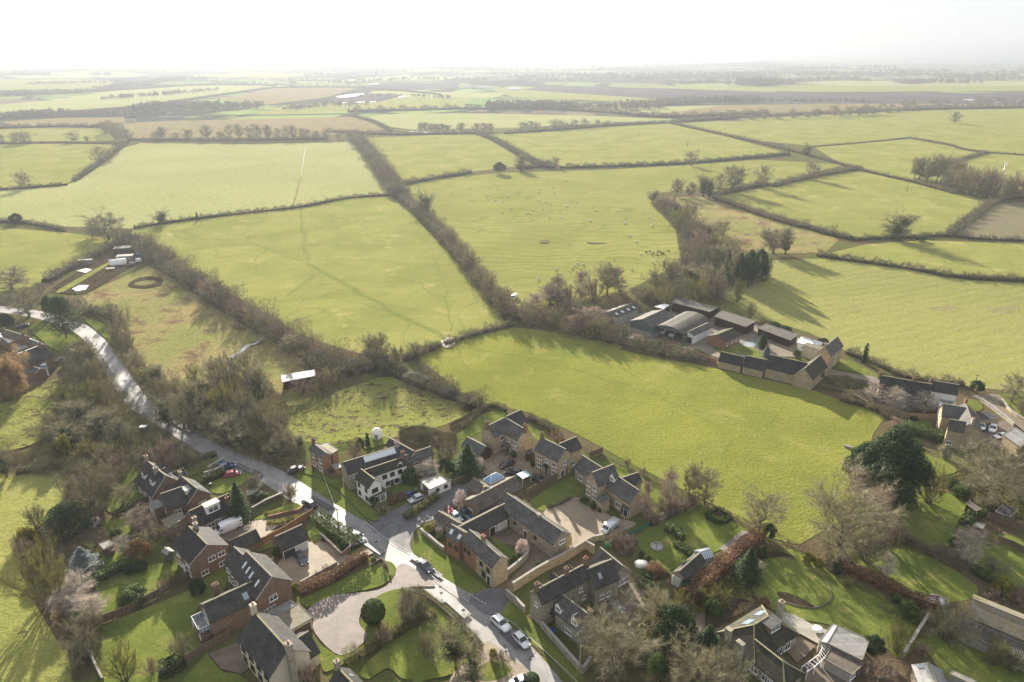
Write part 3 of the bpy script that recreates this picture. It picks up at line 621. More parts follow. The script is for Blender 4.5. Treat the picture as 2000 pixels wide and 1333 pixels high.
# big brick house
h = House('house', 'large brick house with four slim rooflights and a rear wing with balcony', 'house', C2(1150, 900))
w1 = h.wing(C2(905, 382), C2(1155, 630), C2(983, 852), 5.2, 41, SLATED, BRICK, ridge=RIDGE, barge=UPVC)
w0 = h.wing(C2(785, 338), C2(875, 420), C2(665, 482), 5.2, 41, SLATED, BRICK, ridge=RIDGE)
w2 = h.wing(C2(475, 903), C2(960, 678), C2(612, 1062), 4.3, 35, SLATED, BRICK, ridge=RIDGE)
for t, f in ((.2, .42), (.36, .46), (.52, .5), (.78, .55)): h.light(w1, t, f, .6, 1.5, 1, BRIGHTG)
h.light(w2, .78, .55, 1, 1.4); h.win(w1, 'B', .45, 3.1, 1.6, 1.3, 2); h.win(w1, 'B', .3, .7, 2.4, 1.3, 3); h.rows(w1, 'E', (.15, .4), (1, 3.2), w_=1.2); h.rows(w0, 'E', (.2, .75), (1, 3.2), w_=1.2)
h.chimney(w2, .38, -3.6, 2.6, BRICK, 1.1, .8, 3, zb=0); h.win(w2, 'A', .5, 2.7, 2.6, 2.0, 4); h.win(w2, 'A', .5, .4, 2.6, 1.9, 4)
def balcony(h, W):
    P = W['P']; mb = MB(); y = W['y1']*.75
    b = [P(.1, -y, 2.45), P(.1, y, 2.45), P(-1.9, y, 2.45), P(-1.9, -y, 2.45)]; mb.solid(b, [p+Vector((0, 0, .16)) for p in b])
    o = mb.build('balcony', LEAD, h.e); mb = MB(); up = Vector((0, 0, 1.05))
    for a_, b_ in ((b[1], b[2]), (b[2], b[3]), (b[3], b[0])):
        mb.bar(a_+up, b_+up, .08, .08)
        for k in range(4): q = a_+(b_-a_)*k/3; mb.bar(q, q+up, .06, .06)
    mb.build('railing', UPVC, o, ORG[h.e.name]); mb = MB()
    for a_, b_ in ((b[1], b[2]), (b[2], b[3]), (b[3], b[0])): mb.bar(a_+up*.55, b_+up*.55, .02, .75)
    mb.build('glass_panel', GLASSB, o, ORG[h.e.name])
    mb = MB(); b2 = [p-Vector((0, 0, 2.45)) for p in b]; mb.solid([q+Vector((0, 0, .0)) for q in b2], [q+Vector((0, 0, .9)) for q in b2]); mb.build('bay_base', BRICK, h.e)
    mb = MB()
    for q in (b[2], b[3]): mb = MB(); mb.bar(q-Vector((0, 0, 1.55)), q, .14, .14); mb.build('post', UPVC, h.e)
balcony(h, w2)
# cream house
h = House('house', 'cream rendered house with a broad brown roof and tall end chimneys at the bottom', 'house', C3(900, 1330))
w1 = h.wing(C3(782, 642), C3(1115, 1008), C3(592, 890), 5.0, 42, SLATED, CREAM, ridge=RIDGED, hr=None)
w2 = h.wing(C3(1100, 968), C3(1312, 828), C3(1418, 1045), 2.7, 38, SLATED, CREAM, ridge=RIDGE)
h.chimney(w1, .0, 0, 1.6, CREAM, .9, .9, 2); h.chimney(w1, 1.03, 0, 1.5, STONEG, 1.3, .9, 2, zb=0)
h.rows(w1, 'E', (.12, .36, .6, .84), (.9, 3.3), w_=1.5, h_=1.3, dark=True); h.win(w2, 'B', .5, 1, 1.5)
h = House('garage', 'mossy flat roofed cream garage between the brick house and the pink block drive', 'garage', C3(1250, 860))
X = h.box([C3(1215, 562), C3(1350, 700), C3(1130, 825), C3(1000, 690)], 2.9, FELT, CREAM); h.bdoor(X, edge_facing(X), .55, 3.2, 2.1, WOOD)
h = House('lean_to', 'clear ribbed plastic lean to roof against the large brick house gable', 'lean to', C3(1050, 640))
X = h.box([C3(900, 650), C3(1140, 528), C3(1195, 575), C3(1000, 685)], [2.7, 2.7, 2.4, 2.4], GREYR, None, posts=UPVC)
h = House('house', 'small dark roofed house with one chimney cut by the bottom edge of the photo', 'house', C3(1700, 1333))
w1 = h.wing(C3(1595, 1180), C3(1745, 1335), C3(1475, 1325), 3.2, 44, SLATED, CREAM, ridge=RIDGED); h.chimney(w1, 0, 0, 1.3, STONEG, .8, .8, 1)
h.light(w1, .5, .5, .7, .9, -1)
# brick cottage
h = House('cottage', 'small red brick cottage with slate roof and mossy flat extension, beside the road', 'cottage', C4(230, 600))
w1 = h.wing(C4(155, 325), C4(288, 425), C4(240, 487), 5.0, 38, SLATE, BRICKO, ridge=RIDGE); h.chimney(w1, .05, 0, 1.3, BRICK)
h.rows(w1, 'E', (.25, .8), (.9, 3.3), w_=1.3, h_=1.3); h.door(w1, 'E', .55, m=WOOD)
X = h.box([C4(215, 345), C4(290, 320), C4(405, 395), C4(345, 432)], 4.9, FELT, BRICKO)
h = House('shed', 'small grey roofed shed between the brick cottage and the long slate barn', 'shed', C4(380, 640))
X = h.box([C4(330, 545), C4(395, 515), C4(440, 560), C4(375, 590)], 2.3, GREYR, TIMBL)
# long slate barn house behind white cottage
h = House('house', 'long dark slate roofed barn with a bright strip rooflight behind the white cottage', 'house', C4(500, 740))
w1 = h.wing(C4(452, 515), C4(1000, 352), C4(490, 640), 4.6, 42, SLATED, STONEG, ridge=RIDGE)
w2 = h.wing(C4(905, 278), C4(1145, 408), C4(868, 355), 4.6, 42, SLATED, STONEG, ridge=RIDGE)
h.light(w1, .62, .3, 8.5, 1.7, 1, BRIGHTG); h.chimney(w1, .95, 0, 1.2, STONEG); h.rows(w1, 'E', (.12, .2), (3.2,), w_=1.)
w3 = h.wing(C4(1045, 452), C4(1308, 360), C4(1357, 430), 3.9, 38, SLATE, BRICK, ridge=RIDGE)
h.rows(w3, 'E', (.3, .8), (2.6,), w_=1.6, h_=1.); h.rows(w3, 'E', (.3, .8), (.7,), w_=1.6)
# white cottage
h = House('cottage', 'white rendered cottage with mossy roof, dark windows and a front cross wing', 'cottage', C4(800, 760))
w1 = h.wing(C4(655, 592), C4(1050, 460), C4(1075, 545), 4.7, 42, MOSSR, REND, ridge=RIDGED)
w2 = h.wing(C4(625, 580), C4(762, 683), C4(677, 765), 4.7, 42, MOSSR, REND, ridge=RIDGED)
h.chimney(w1, .96, 0, 1.4, BRICK, pots=3); h.rows(w1, 'E', (.42, .62, .82), (3.1,), w_=1.2, dark=True); h.rows(w1, 'E', (.5, .72, .9), (.9,), w_=1.3, dark=True); h.door(w1, 'E', .6, m=WOOD)
h.rows(w2, 'E', (.2, .75), (.9, 3.2), w_=1, dark=True); h.win(w2, 'B', .45, 3.2, 1.7, 1.1, 2, True); h.dormer(w1, .82, .85, 1.4, .7, m=REND, roof=MOSSR, dark=True)
X = h.box([C4(700, 808), C4(832, 752), C4(878, 800), C4(745, 858)], [2.9, 2.9, 2.4, 2.4], SLATED, REND); i = edge_facing(X); h.bwin(X, i, .3, .3, 1.2, 1.9, 2); h.bwin(X, i, .7, .3, 1.2, 1.9, 2)
h = House('garage', 'low white garage with wet shining roof beside the conical evergreen', 'garage', C4(1350, 800))
X = h.box([C4(1195, 690), C4(1378, 640), C4(1512, 690), C4(1298, 782)], 2.6, GREYR, REND); i = edge_facing(X); h.bwin(X, i, .35, 1, 1., .9, 1, True); h.bwin(X, i, .75, 1, 1., .9, 1, True); h.bdoor(X, (i+3) % 4, .5, 2.3, 2.0, WOOD)
# new stone houses at the field edge
h = House('house', 'L shaped honey stone house with brick chimneys, leftmost of the row along the pasture', 'house', K3(830, 500))
w1 = h.wing(K3(657, 280), K3(790, 215), K3(712, 367), 5.3, 42, SLATE, STONE, ridge=RIDGE); w2 = h.wing(K3(795, 215), K3(945, 302), K3(887, 392), 5.3, 42, SLATE, STONE, ridge=RIDGE)
w3 = h.wing(K3(800, 207), K3(915, 155), K3(970, 256), 5.3, 42, SLATED, STONE, ridge=RIDGE)
h.chimney(w1, 0, 0, 1.3, BRICK); h.chimney(w2, 1, 0, 1.3, BRICK); h.rows(w2, 'E', (.15, .85), (.9, 3.4), w_=1.3, h_=1.3); h.win(w2, 'E', .5, 3.4, 1.); h.door(w2, 'E', .5); h.rows(w1, 'E', (.5,), (.9, 3.4), w_=1.5, h_=1.3)
def porch(h, W, f, t, w_=2., d_=1.2, z=2.2, rise=.9, roof=TILEB):
    p, o = h.face(W, f, t); u = Vector((-o.y, o.x, 0)); mb = MB(); Z = lambda q, zz: Vector((q.x, q.y, zz))
    for sg in (-1, 1):
        b = [Z(p, z+rise), Z(p+o*d_, z+rise), Z(p+o*d_+u*sg*w_/2, z), Z(p+u*sg*w_/2, z)]; mb.solid(b, [q+Vector((0, 0, .1)) for q in b])
    r = mb.build('porch', roof, h.e); mb = MB()
    for sg in (-1, 1): mb.bar(Z(p+o*(d_-.1)+u*sg*(w_/2-.1), 0), Z(p+o*(d_-.1)+u*sg*(w_/2-.1), z), .12, .12)
    mb.build('post', WOOD, r, ORG[h.e.name])
porch(h, w2, 'E', .5, 2.6, 1.6)
h = House('carport', 'dark timber carport with blue grey slate roof, left of the L shaped stone house', 'carport', K3(600, 520))
w1 = h.wing(K3(510, 360), K3(650, 432), K3(578, 490), 2.4, 34, SLATE, TIMB, ridge=RIDGE)
h = House('house', 'honey stone house with small dark porch, middle of the row along the pasture', 'house', K3(1150, 650))
w1 = h.wing(K3(1065, 362), K3(1250, 452), K3(1184, 546), 5.2, 42, SLATE, STONE, ridge=RIDGE); w2 = h.wing(K3(1200, 412), K3(1330, 357), K3(1380, 440), 4.9, 42, SLATED, STONE, ridge=RIDGE)
h.chimney(w1, .04, 0, 1.3, BRICK); h.rows(w1, 'E', (.2, .82), (.9, 3.3), w_=1.4, h_=1.2); h.win(w1, 'E', .5, 3.3, 1., 1.); h.door(w1, 'E', .5); porch(h, w1, 'E', .5, 2.2, 1.3, roof=SLATED)
h.win(w1, 'B', .5, 3.3, 1.1, 1.2); h.win(w2, 'E', .5, .9, 1.6); h.door(w1, 'B', .35, m=GUT)
h = House('shed', 'narrow dark timber shed between the two honey stone houses', 'shed', K3(975, 535)); h.box([K3(945, 470), K3(985, 450), K3(1005, 470), K3(965, 490)], 2.6, SLATED, TIMB)
h = House('house', 'rambling honey stone house with tall front gable and pointed dormer, beside the silver van courtyard', 'house', K3(1560, 880))
w1 = h.wing(K3(1375, 497), K3(1525, 592), K3(1310, 590), 3.4, 42, SLATE, STONEG, ridge=RIDGE); w2 = h.wing(K3(1445, 628), K3(1610, 565), K3(1490, 737), 5.1, 46, SLATE, STONE, ridge=RIDGE)
w3 = h.wing(K3(1560, 600), K3(1802, 762), K3(1770, 897), 4.0, 42, SLATE, STONE, ridge=RIDGE, hr=None); w4 = h.wing(K3(1672, 668), K3(1796, 625), K3(1830, 702), 3.6, 42, SLATED, STONE, ridge=RIDGE)
h.rows(w2, 'A', (.25, .75), (1., 3.5), w_=1.2, h_=1.2); h.dormer(w3, .3, .45, 1.7, 1.2, m=REND, rise=1.); h.rows(w1, 'E', (.3, .8), (.9,), w_=1.6); h.win(w3, 'E', .65, .9, 1.7, 1.4, 3)
X = h.box([K3(1470, 825), K3(1540, 780), K3(1585, 830), K3(1520, 868)], [2.6, 3.2, 3.2, 2.6], SLATE, STONE)
def bay(h, W, f, t, w_=2.2):
    p, o = h.face(W, f, t); u = Vector((-o.y, o.x, 0)); b = [p-u*w_/2, p+u*w_/2, p+u*w_*.35+o*.8, p-u*w_*.35+o*.8]; b = [Vector((q.x, q.y, 0)) for q in b]
    mb = MB(); mb.solid(b, [q+Vector((0, 0, .8)) for q in b], 0); mb.solid([q+Vector((0, 0, .8)) for q in b], [q+Vector((0, 0, 2.3)) for q in b], 1); mb.solid([q+Vector((0, 0, 2.3)) for q in b], [b[0]+Vector((0, 0, 3)), b[1]+Vector((0, 0, 3)), b[1]-u*.5+o*.1+Vector((0, 0, 3)), b[0]+u*.5+o*.1+Vector((0, 0, 3))], 2)
    a = mb.build('bay_window', [STONE, GLASS, SLATE], h.e); mb = MB()
    for i in range(1, 4):
        for k in range(3): q = b[i]+(b[(i+1) % 4]-b[i])*k/2; mb.bar(q+Vector((0, 0, .8)), q+Vector((0, 0, 2.3)), .1, .1)
    mb.build('frame', UPVC, a, ORG[h.e.name])
bay(h, w3, 'E', .9)
# barn conversion round the courtyard
h = House('barn_house', 'long stone barn with grey slate roof standing along the gravel courtyard', 'barn', C5(1150, 880))
w1 = h.wing(C5(852, 318), C5(1398, 690), C5(1275, 810), 3.7, 38, SLATE, STONEG, ridge=RIDGE)
h.rows(w1, 'E', (.1, .3, .68), (2.0,), w_=.8, h_=.7, dark=True); h.door(w1, 'E', .5); h.win(w1, 'B', .5, 2.8, 1.6, 1.1, 3); h.chimney(w1, .6, .2, .5, STONEG, pots=0)
h = House('garage_block', 'dark slate roofed garage range linking the barn and the roadside cottage', 'garage', C5(700, 730))
w1 = h.wing(C5(385, 645), C5(880, 393), C5(880, 548), 2.7, 36, SLATED, BRICK, ridge=RIDGE); h.door(w1, 'E', .72, 2.6, 2.1, GARD); h.door(w1, 'E', .52, 1.6, 2.1, TIMB); h.door(w1, 'E', .88, 1.6, 2.1, TIMB); h.win(w1, 'E', .6, .9, .8)
h = House('cottage', 'roadside cottage half brick and half pale stone under a grey slate roof with one chimney', 'cottage', C5(700, 1200))
w1 = h.wing(C5(485, 672), C5(790, 937), C5(705, 1056), 5.0, 40, SLATE, STONE, ridge=RIDGE); h.chimney(w1, .42, -.3, 1.3, BRICKO, pots=1)
h.rows(w1, 'E', (.62, .85), (3.1,), w_=1, h_=1., dark=True); h.rows(w1, 'E', (.7,), (.8,), w_=1.3, h_=1.3, dark=True); h.rows(w1, 'E', (.08, .2), (3.0,), w_=.9, h_=1.1, dark=True); h.door(w1, 'E', .86, m=GUT)
def panel(h, W, f, ta, tb, m, z1):
    p, o = h.face(W, f, ta); q, o = h.face(W, f, tb); mb = MB(); b = [p-o*.02, q-o*.02, q+o*.04, p+o*.04]; mb.solid(b, [x+Vector((0, 0, z1)) for x in b]); mb.build('brick_facing', m, h.e)
panel(h, w1, 'E', 0.01, .44, BRICKO, 4.95)
w2 = h.wing(C5(310, 620), C5(440, 700), C5(240, 735), 4.4, 40, SLATE, BRICKO, ridge=RIDGE); h.light(w2, .25, .5, .9, 1.2, 1, BRIGHTG); h.light(w2, .85, .5, .9, 1.2, 1, BRIGHTG); h.rows(w2, 'E', (.3, .8), (2.4,), w_=1., dark=True)
h = House('garage', 'small garage with ribbed brown tiles at the tip of the roadside cottage', 'garage', C5(200, 640))
w1 = h.wing(C5(180, 490), C5(388, 612), C5(130, 557), 2.4, 34, RIBT, STONEG, ridge=RIDGE)
h = House('bungalow', 'bungalow with ribbed brown tiled roof and a blue glass roof lantern', 'bungalow', C5(520, 500))
w1 = h.wing(C5(485, 380), C5(928, 150), C5(590, 495), 2.6, 32, RIBT, BRICK, ridge=RIDGE); w2 = h.wing(C5(520, 167), C5(670, 262), C5(440, 245), 2.6, 32, RIBT, BRICK, ridge=RIDGE)
h.win(w1, 'A', .5, .9, 1.7, 1.1, 3); h.win(w2, 'A', .5, .9, 1.5, 1.1, 2); h.rows(w1, 'E', (.5, .75), (.9,), w_=1.2); h.chimney(w2, .9, .8, .8, STONEG, .5, .5, 0)
def lantern(h, c, z, zt):
    pts = [at(*p, z) for p in c]; ctr = sum(pts, Vector())/4; a = (pts[0]+pts[3])/2; b = (pts[1]+pts[2])/2; ra = a+(b-a)*.3; rb = a+(b-a)*.7; ra = Vector((ra.x, ra.y, zt)); rb = Vector((rb.x, rb.y, zt)); mb = MB()
    mb.solid([Vector((p.x, p.y, 2.)) for p in pts], pts, 1); F = [[pts[0], pts[1], rb, ra], [pts[3], ra, rb, pts[2]], [pts[0], ra, pts[3]], [pts[1], pts[2], rb]]
    for f in F: mb.poly([p+Vector((0, 0, .02)) for p in f], 0)
    o = mb.build('roof_lantern', [NT('lantern_glass').fin((.1, .25, .45), .2, 0, .7), UPVC], h.e); mb = MB()
    mb.bar(ra, rb, .14, .1)
    for s_, e_ in ((pts[0], ra), (pts[3], ra), (pts[1], rb), (pts[2], rb)): mb.bar(s_, e_, .12, .1)
    for i in range(1, 7):
        t = i/7
        for u_, v_ in ((pts[0], pts[1]), (pts[3], pts[2])): mb.bar(u_+(v_-u_)*t+Vector((0, 0, .04)), ra+(rb-ra)*min(1, max(0, (t-.15)/.7))+Vector((0, 0, .02)), .07, .07)
    mb.build('frame', UPVC, o, ORG[h.e.name])
lantern(h, [C5(620, 185), C5(740, 120), C5(825, 158), C5(690, 222)], 3.3, 4.6)
# long stone house near the road
h = House('house', 'long weathered stone house with three brick chimneys and low front wing', 'house', C6(420, 740))
w1 = h.wing(C6(428, 465), C6(935, 195), C6(490, 615), 5.4, 46, SLATED, STONEG, ridge=RIDGE)
w2 = h.wing(C6(930, 262), C6(1175, 160), C6(1005, 475), 4.2, 42, SLATED, STONEG, ridge=RIDGE)
w3 = h.wing(C6(1060, 45), C6(1278, 225), C6(1172, 392), 3.0, 46, SLATE, STONEG, ridge=RIDGE)
w4 = h.wing(C6(700, 508), C6(985, 730), C6(640, 705), 3.4, 46, SLATE, STONEG, ridge=RIDGE)
for t in (.02, .58, .96): h.chimney(w1, t, 0, 1.3, BRICK, .8, .65, 2)
for t in (.12, .42, .72): h.dormer(w1, t, .8, 1.6, 1.0, -1, m=STONEG, roof=SLATED)
h.chimney(w4, .92, 0, 1.1, BRICK, .8, .6, 2); h.dormer(w4, .12, .85, 1.6, 1.3, m=REND, roof=SLATE, rise=.9); h.dormer(w4, .68, .85, 1.6, 1.3, m=REND, roof=SLATE, rise=.9)
h.win(w4, 'E', .5, .8, 1.7, 1.1, 3); h.win(w1, 'A', .45, 4.0, .9, .9, 2); h.win(w1, 'E', .78, 3.3, .9, .9, 2); h.win(w1, 'E', .85, 1., .9, .9, 2); h.light(w2, .35, .5, .8, 1.2); h.rows(w2, 'E', (.3, .6), (1.2,), w_=1)
h.rows(w3, 'B', (.16, .38, .6, .82), (.9,), w_=1.4, h_=1.4, c=3); porch(h, w4, 'A', .2, 2.6, 2.2, 2.3, 1.0, SLATED)
h = House('garage', 'stone garage with pale wooden doors beside the long beech hedge', 'garage', C6(1800, 420))
w1 = h.wing(C6(1832, 277), V4(472, 618), C6(1887, 370), 2.8, 42, SLATED, STONEG, ridge=RIDGE); h.door(w1, 'A', .5, 2.6, 2.2, GARD)
h = House('greenhouse', 'small glass greenhouse with white frame behind the stone garage', 'greenhouse', V4(520, 670))
w1 = h.wing(V4(468, 612), V4(525, 595), V4(552, 640), 1.9, 32, GLASSB, GLASSB, ridge=UPVC, barge=UPVC, ov=.02, verge=.02, lo=.4)
for t in (0, .2, .4, .6, .8, 1):
    mb = MB()
    for sg in (1, -1): mb.bar(w1['P'](t*w1['L'], 0, w1['hr']+.03), w1['P'](t*w1['L'], sg*w1['q'], w1['he']+.03), .06, .06); mb.bar(w1['P'](t*w1['L'], sg*w1['q'], 0), w1['P'](t*w1['L'], sg*w1['q'], w1['he']), .07, .07)
    mb.build('glazing_bar', UPVC, h.e)
# hipped bungalow bottom right
h = House('bungalow', 'stone bungalow with mossy hipped roofs and three tall stone chimneys', 'bungalow', C7(400, 1200))
w1 = h.wing(C7(462, 768), C7(600, 682), C7(908, 862), 2.8, 36, MOSSR, STONEG, ridge=RIDGED, hip='AB'); w2 = h.wing(C7(470, 908), C7(745, 1125), C7(245, 968), 2.8, 36, MOSSR, STONEG, ridge=RIDGED, hip='B')
h.chimney(w2, -.62, 2.6, 2.6, STONEG, 1.1, .8, 0, zb=0); h.chimney(w2, -.05, 3.6, 3.6, STONEG, 1.3, .8, 0, zb=0); h.chimney(w1, 1.75, .4, 2.4, STONEG, .9, .9, 2, zb=0)
h.dormer(w1, .9, .5, 3.2, 1.3, flat=True, m=BRICK, roof=SLATE, cols=2); h.light(w1, .2, .4, 2, 1.6, -1); h.light(w1, 1.2, .5, 2, 1.6, -1)
h.rows(w2, 'E', (.18, .28, .55, .68), (.8,), w_=1.3, h_=1.3, c=2); h.win(w2, 'E', .8, .8, 2.2, 1.2, 3); h.rows(w1, 'E', (.6, .8), (.5,), w_=1.6, h_=1.7)
h = House('outbuilding', 'flat grey felt roofed outbuilding with white strip at its left edge, right of the patio', 'outbuilding', C7(1350, 1150))
X = h.box([C7(1280, 778), C7(1590, 915), C7(1520, 1115), C7(1180, 948)], 3.0, GREYR, CONC); Y = h.box([C7(1235, 760), C7(1278, 776), C7(1176, 946), C7(1100, 930)], 2.98, WHITER, CONC)
h = House('outbuilding', 'lower brown flat roofed store in front of the grey felt roofed outbuilding', 'outbuilding', C7(1300, 1230))
X = h.box([C7(1215, 985), C7(1535, 1150), C7(1420, 1255), C7(1150, 1105)], 2.5, TILEB, CONC); h.bdoor(X, edge_facing(X), .6, 1.2, 2, GUT); h.bwin(X, edge_facing(X), .25, .9, 1.6)
# farm
F = 'farm buildings around the old yard'
h = House('farm_shed', 'grey farm shed with a line of small bright rooflights, leftmost building of the farm', 'shed', K4(200, 320), F)
w1 = h.wing(K4(165, 252), K4(338, 187), K4(215, 293), 3.8, 20, CORR, CONC, ridge=RIDGE, lo=.4)
for t in (.2, .42, .66, .88): h.light(w1, t, .6, 1.2, 1.4, 1, BRIGHTG); h.light(w1, t, .6, 1.2, 1.4, -1, BRIGHTG)
h.rows(w1, 'E', (.1, .3), (1.2,), w_=1.2, h_=1.5)
h = House('barn', 'wide low pitched barn with green sheet and concrete walls left of the curved roof barn', 'barn', K4(400, 400), F)
w1 = h.wing(K4(405, 300), K4(560, 230), K4(490, 357), 4.4, 20, CORR, SHEETG, ridge=RIDGE, lo=.4); panel(h, w1, 'A', .02, .98, CONC, 2.0); panel(h, w1, 'E', .02, .5, CONC, 1.6); h.door(w1, 'E', .72, 4.5, 3.2, GUT, name='open_bay')  # black panel painted as the shade of the open barn front
def arch(h, a, b, wd, hs, rise, m, wall):
    d = (b-a).normalized(); n = Vector((-d.y, d.x, 0)); N = 18; mb = MB(); L = (b-a).length
    sec = [(math.cos(math.pi*i/N)*wd/2, hs+math.sin(math.pi*i/N)*rise) for i in range(N+1)]
    for i in range(N):
        (x0, z0), (x1, z1) = sec[i], sec[i+1]
        for dz in (0, -.12):
            q = [a+n*x0, a+n*x1, b+n*x1, b+n*x0]; zz = [z0, z1, z1, z0]; mb.poly([Vector((p.x, p.y, z+dz)) for p, z in zip(q, zz)], 0, True)
    r = mb.build('roof', m, h.e); mb = MB()
    for p, sgn in ((a, 1), (b, -1)):
        g = p+d*.3*sgn
        if sgn == 1:   # front tympanum above the open mouth
            z0 = hs+.9; mb.poly([Vector(((g+n*x).x, (g+n*x).y, z-.14)) for x, z in sec if z >= z0-.1]+[])
        else: mb.poly([Vector(((g+n*x).x, (g+n*x).y, z-.14)) for x, z in sec]+[Vector(((g+n*x).x, (g+n*x).y, 0)) for x in (-wd/2, wd/2)])
    for sg in (-1, 1): p, q = a+n*sg*wd*.49, b+n*sg*wd*.49; mb.poly([p, q, Vector((q.x, q.y, hs)), Vector((p.x, p.y, hs))])
    mb.build('wall', wall, h.e); mb = MB()
    for x in (-.5, -.17, .17, .5): p = a+n*x*wd*.96+d*.25; mb = MB(); mb.bar(p, Vector((p.x, p.y, hs+.8)), .2, .2); mb.build('post', CONC, h.e)
h = House('barn', 'large open fronted barn with a curved grey roof sheltering a white camper', 'barn', K4(600, 440), F)
a = at(*K4(588, 448)); b = at(*K4(775, 345)); arch(h, a, b, 12.5, 3.2, 2.6, CORR, SHEETG)
h = House('farm_shed', 'white fronted shed with narrow pitched roof, right of the curved roof barn', 'shed', K4(740, 470), F)
w1 = h.wing(K4(730, 385), K4(872, 322), K4(768, 416), 3.4, 22, CORR, WHITER, ridge=RIDGE, lo=.3); h.door(w1, 'A', .5, 3.4, 2.4, GUT, False, 'open_bay')  # dark of the opening is a black panel, not real depth
h = House('farm_shed', 'brick fronted low building with mossy yellow roof slope and a white sheeted end', 'shed', K4(930, 490), F)
w1 = h.wing(K4(925, 408), K4(1040, 360), K4(980, 462), 2.9, 24, MOSSR, BRICKO, ridge=RIDGED, lo=.3); h.rows(w1, 'E', (.2, .5, .8), (1,), w_=1.4)
h = House('barn', 'dark timber cattle shed with shallow brown roof behind the curved roof barn', 'barn', K4(780, 270), F); h.box([K4(610, 182), K4(668, 148), K4(938, 218), K4(880, 248)], [4.2, 3.6, 3.6, 4.2], CORR, TIMB, drop=[])
h = House('barn', 'long dark timber shed with plain pale grey mono roof', 'barn', K4(1030, 370), F); h.box([K4(910, 280), K4(965, 238), K4(1205, 312), K4(1130, 353)], [3.7, 4.1, 4.1, 3.7], CORR, TIMB)
h = House('barn', 'open fronted shed with brown roof on posts facing the farm yard', 'barn', K4(1350, 450), F); X = h.box([K4(1210, 360), K4(1270, 330), K4(1500, 405), K4(1440, 447)], [3.0, 3.8, 3.8, 3.0], CORR, TIMB, posts=TIMB)
h = House('cottage', 'small white walled building with a bright white sheet roof in the farm yard', 'cottage', K4(1530, 490), F); w1 = h.wing(K4(1520, 418), K4(1590, 437), K4(1545, 477), 3.0, 24, WHITER, REND, lo=.3, hip='B'); h.rows(w1, 'E', (.3, .8), (1,), w_=1)
h = House('farm_shed', 'small shed with white sheet roof at the back left of the farm yard', 'shed', K4(560, 235), F); h.box([K4(490, 212), K4(560, 190), K4(605, 200), K4(560, 228)], 3, WHITER, TIMB)
h = House('barn', 'low stone barn with mossy black roof, leftmost of the field wall range', 'barn', K4(1010, 630), F); h.wing(K4(958, 525), K4(1120, 562), K4(928, 587), 2.6, 42, BLACKR, STONE, ridge=RIDGED, hr=5.4)
h = House('barn', 'low stone barn with mossy black roof, second along the field wall range', 'barn', K4(1190, 670), F); h.wing(K4(1130, 552), K4(1278, 583), K4(1110, 628), 2.7, 42, BLACKR, STONE, ridge=RIDGED)
h = House('barn', 'longest stone barn of the field wall range with pale blocked doorway', 'barn', K4(1370, 720), F); w1 = h.wing(K4(1295, 545), K4(1560, 605), K4(1270, 640), 3.4, 42, BLACKR, STONE, ridge=RIDGED); panel(h, w1, 'E', .25, .5, STONEG, 2.6)
h = House('barn', 'tall gabled stone cart barn closing the right end of the field wall range', 'barn', K4(1540, 760), F); w1 = h.wing(K4(1540, 642), K4(1650, 550), K4(1590, 735), 3.6, 46, MOSSR, STONE, ridge=RIDGE)
h = House('farmhouse', 'tall stone farmhouse with steep slate roof standing highest in the farm', 'farmhouse', K4(1710, 640), F); w1 = h.wing(K4(1683, 487), K4(1773, 418), K4(1810, 492), 5.6, 50, SLATE, STONE, ridge=RIDGE); h.chimney(w1, .0, 0, 1., STONE); h.rows(w1, 'E', (.5,), (1, 3.6), w_=1.2, h_=1.4)
h = House('farm_shed', 'flat roofed cream box shaped building against the tall farmhouse', 'shed', K4(1590, 570), F); X = h.box([K4(1530, 478), K4(1560, 465), K4(1670, 492), K4(1640, 515)], 4.6, FELT, CREAM); h.bwin(X, edge_facing(X), .7, 3., 1.)
# right hand houses
h = House('cottage_row', 'long row of cottages under one black roof in front of the drilled field', 'cottage', K5(700, 590))
w1 = h.wing(K5(497, 388), K5(920, 462), K5(530, 505), 4.4, 44, BLACKR, STONEG, ridge=RIDGED); h.chimney(w1, .0, 0, 1, BRICK); h.chimney(w1, .65, 0, 1, BRICK); h.rows(w1, 'E', (.1, .35, .5, .8), (.8, 2.9), w_=1.5, h_=1.1, c=3)
h = House('house', 'white rendered house with dark slate roof at the end of the black roofed cottages', 'house', K5(1030, 590)); w1 = h.wing(K5(895, 427), K5(1140, 467), K5(920, 518), 5, 40, SLATED, REND, ridge=RIDGE, hr=8); h.chimney(w1, .08, .5, 1.4, BRICK); h.win(w1, 'E', .2, 3.3, 1.1)
X = h.box([K5(960, 560), K5(1040, 540), K5(1125, 590), K5(1050, 640)], 3, GREYR, REND); h.box([K5(975, 600), K5(1050, 575), K5(1055, 615), K5(970, 650)], 2.7, WHITER, REND)
h = House('house', 'big stone house with several gables and a glaring pale slate roof slope, upper right', 'house', K5(1200, 900))
w1 = h.wing(K5(1190, 612), K5(1248, 775), K5(1330, 848), 5, 42, SLATE, STONE, ridge=RIDGE); w2 = h.wing(K5(1003, 620), K5(1190, 650), K5(1010, 728), 5, 46, SLATE, STONE, ridge=RIDGE); w3 = h.wing(K5(1058, 745), K5(1200, 768), K5(1062, 838), 5, 46, SLATE, STONE, ridge=RIDGE, hr=8.3)
h.chimney(w1, 1, 0, 1.2, STONEG); h.chimney(w1, 0, 0, 1., BRICKO); h.win(w3, 'E', .3, .9, 1.4); h.rows(w2, 'A', (.5,), (1, 3.4), w_=1.2); h.win(w1, 'B', .3, 1, 1.6, 1.1, 3)
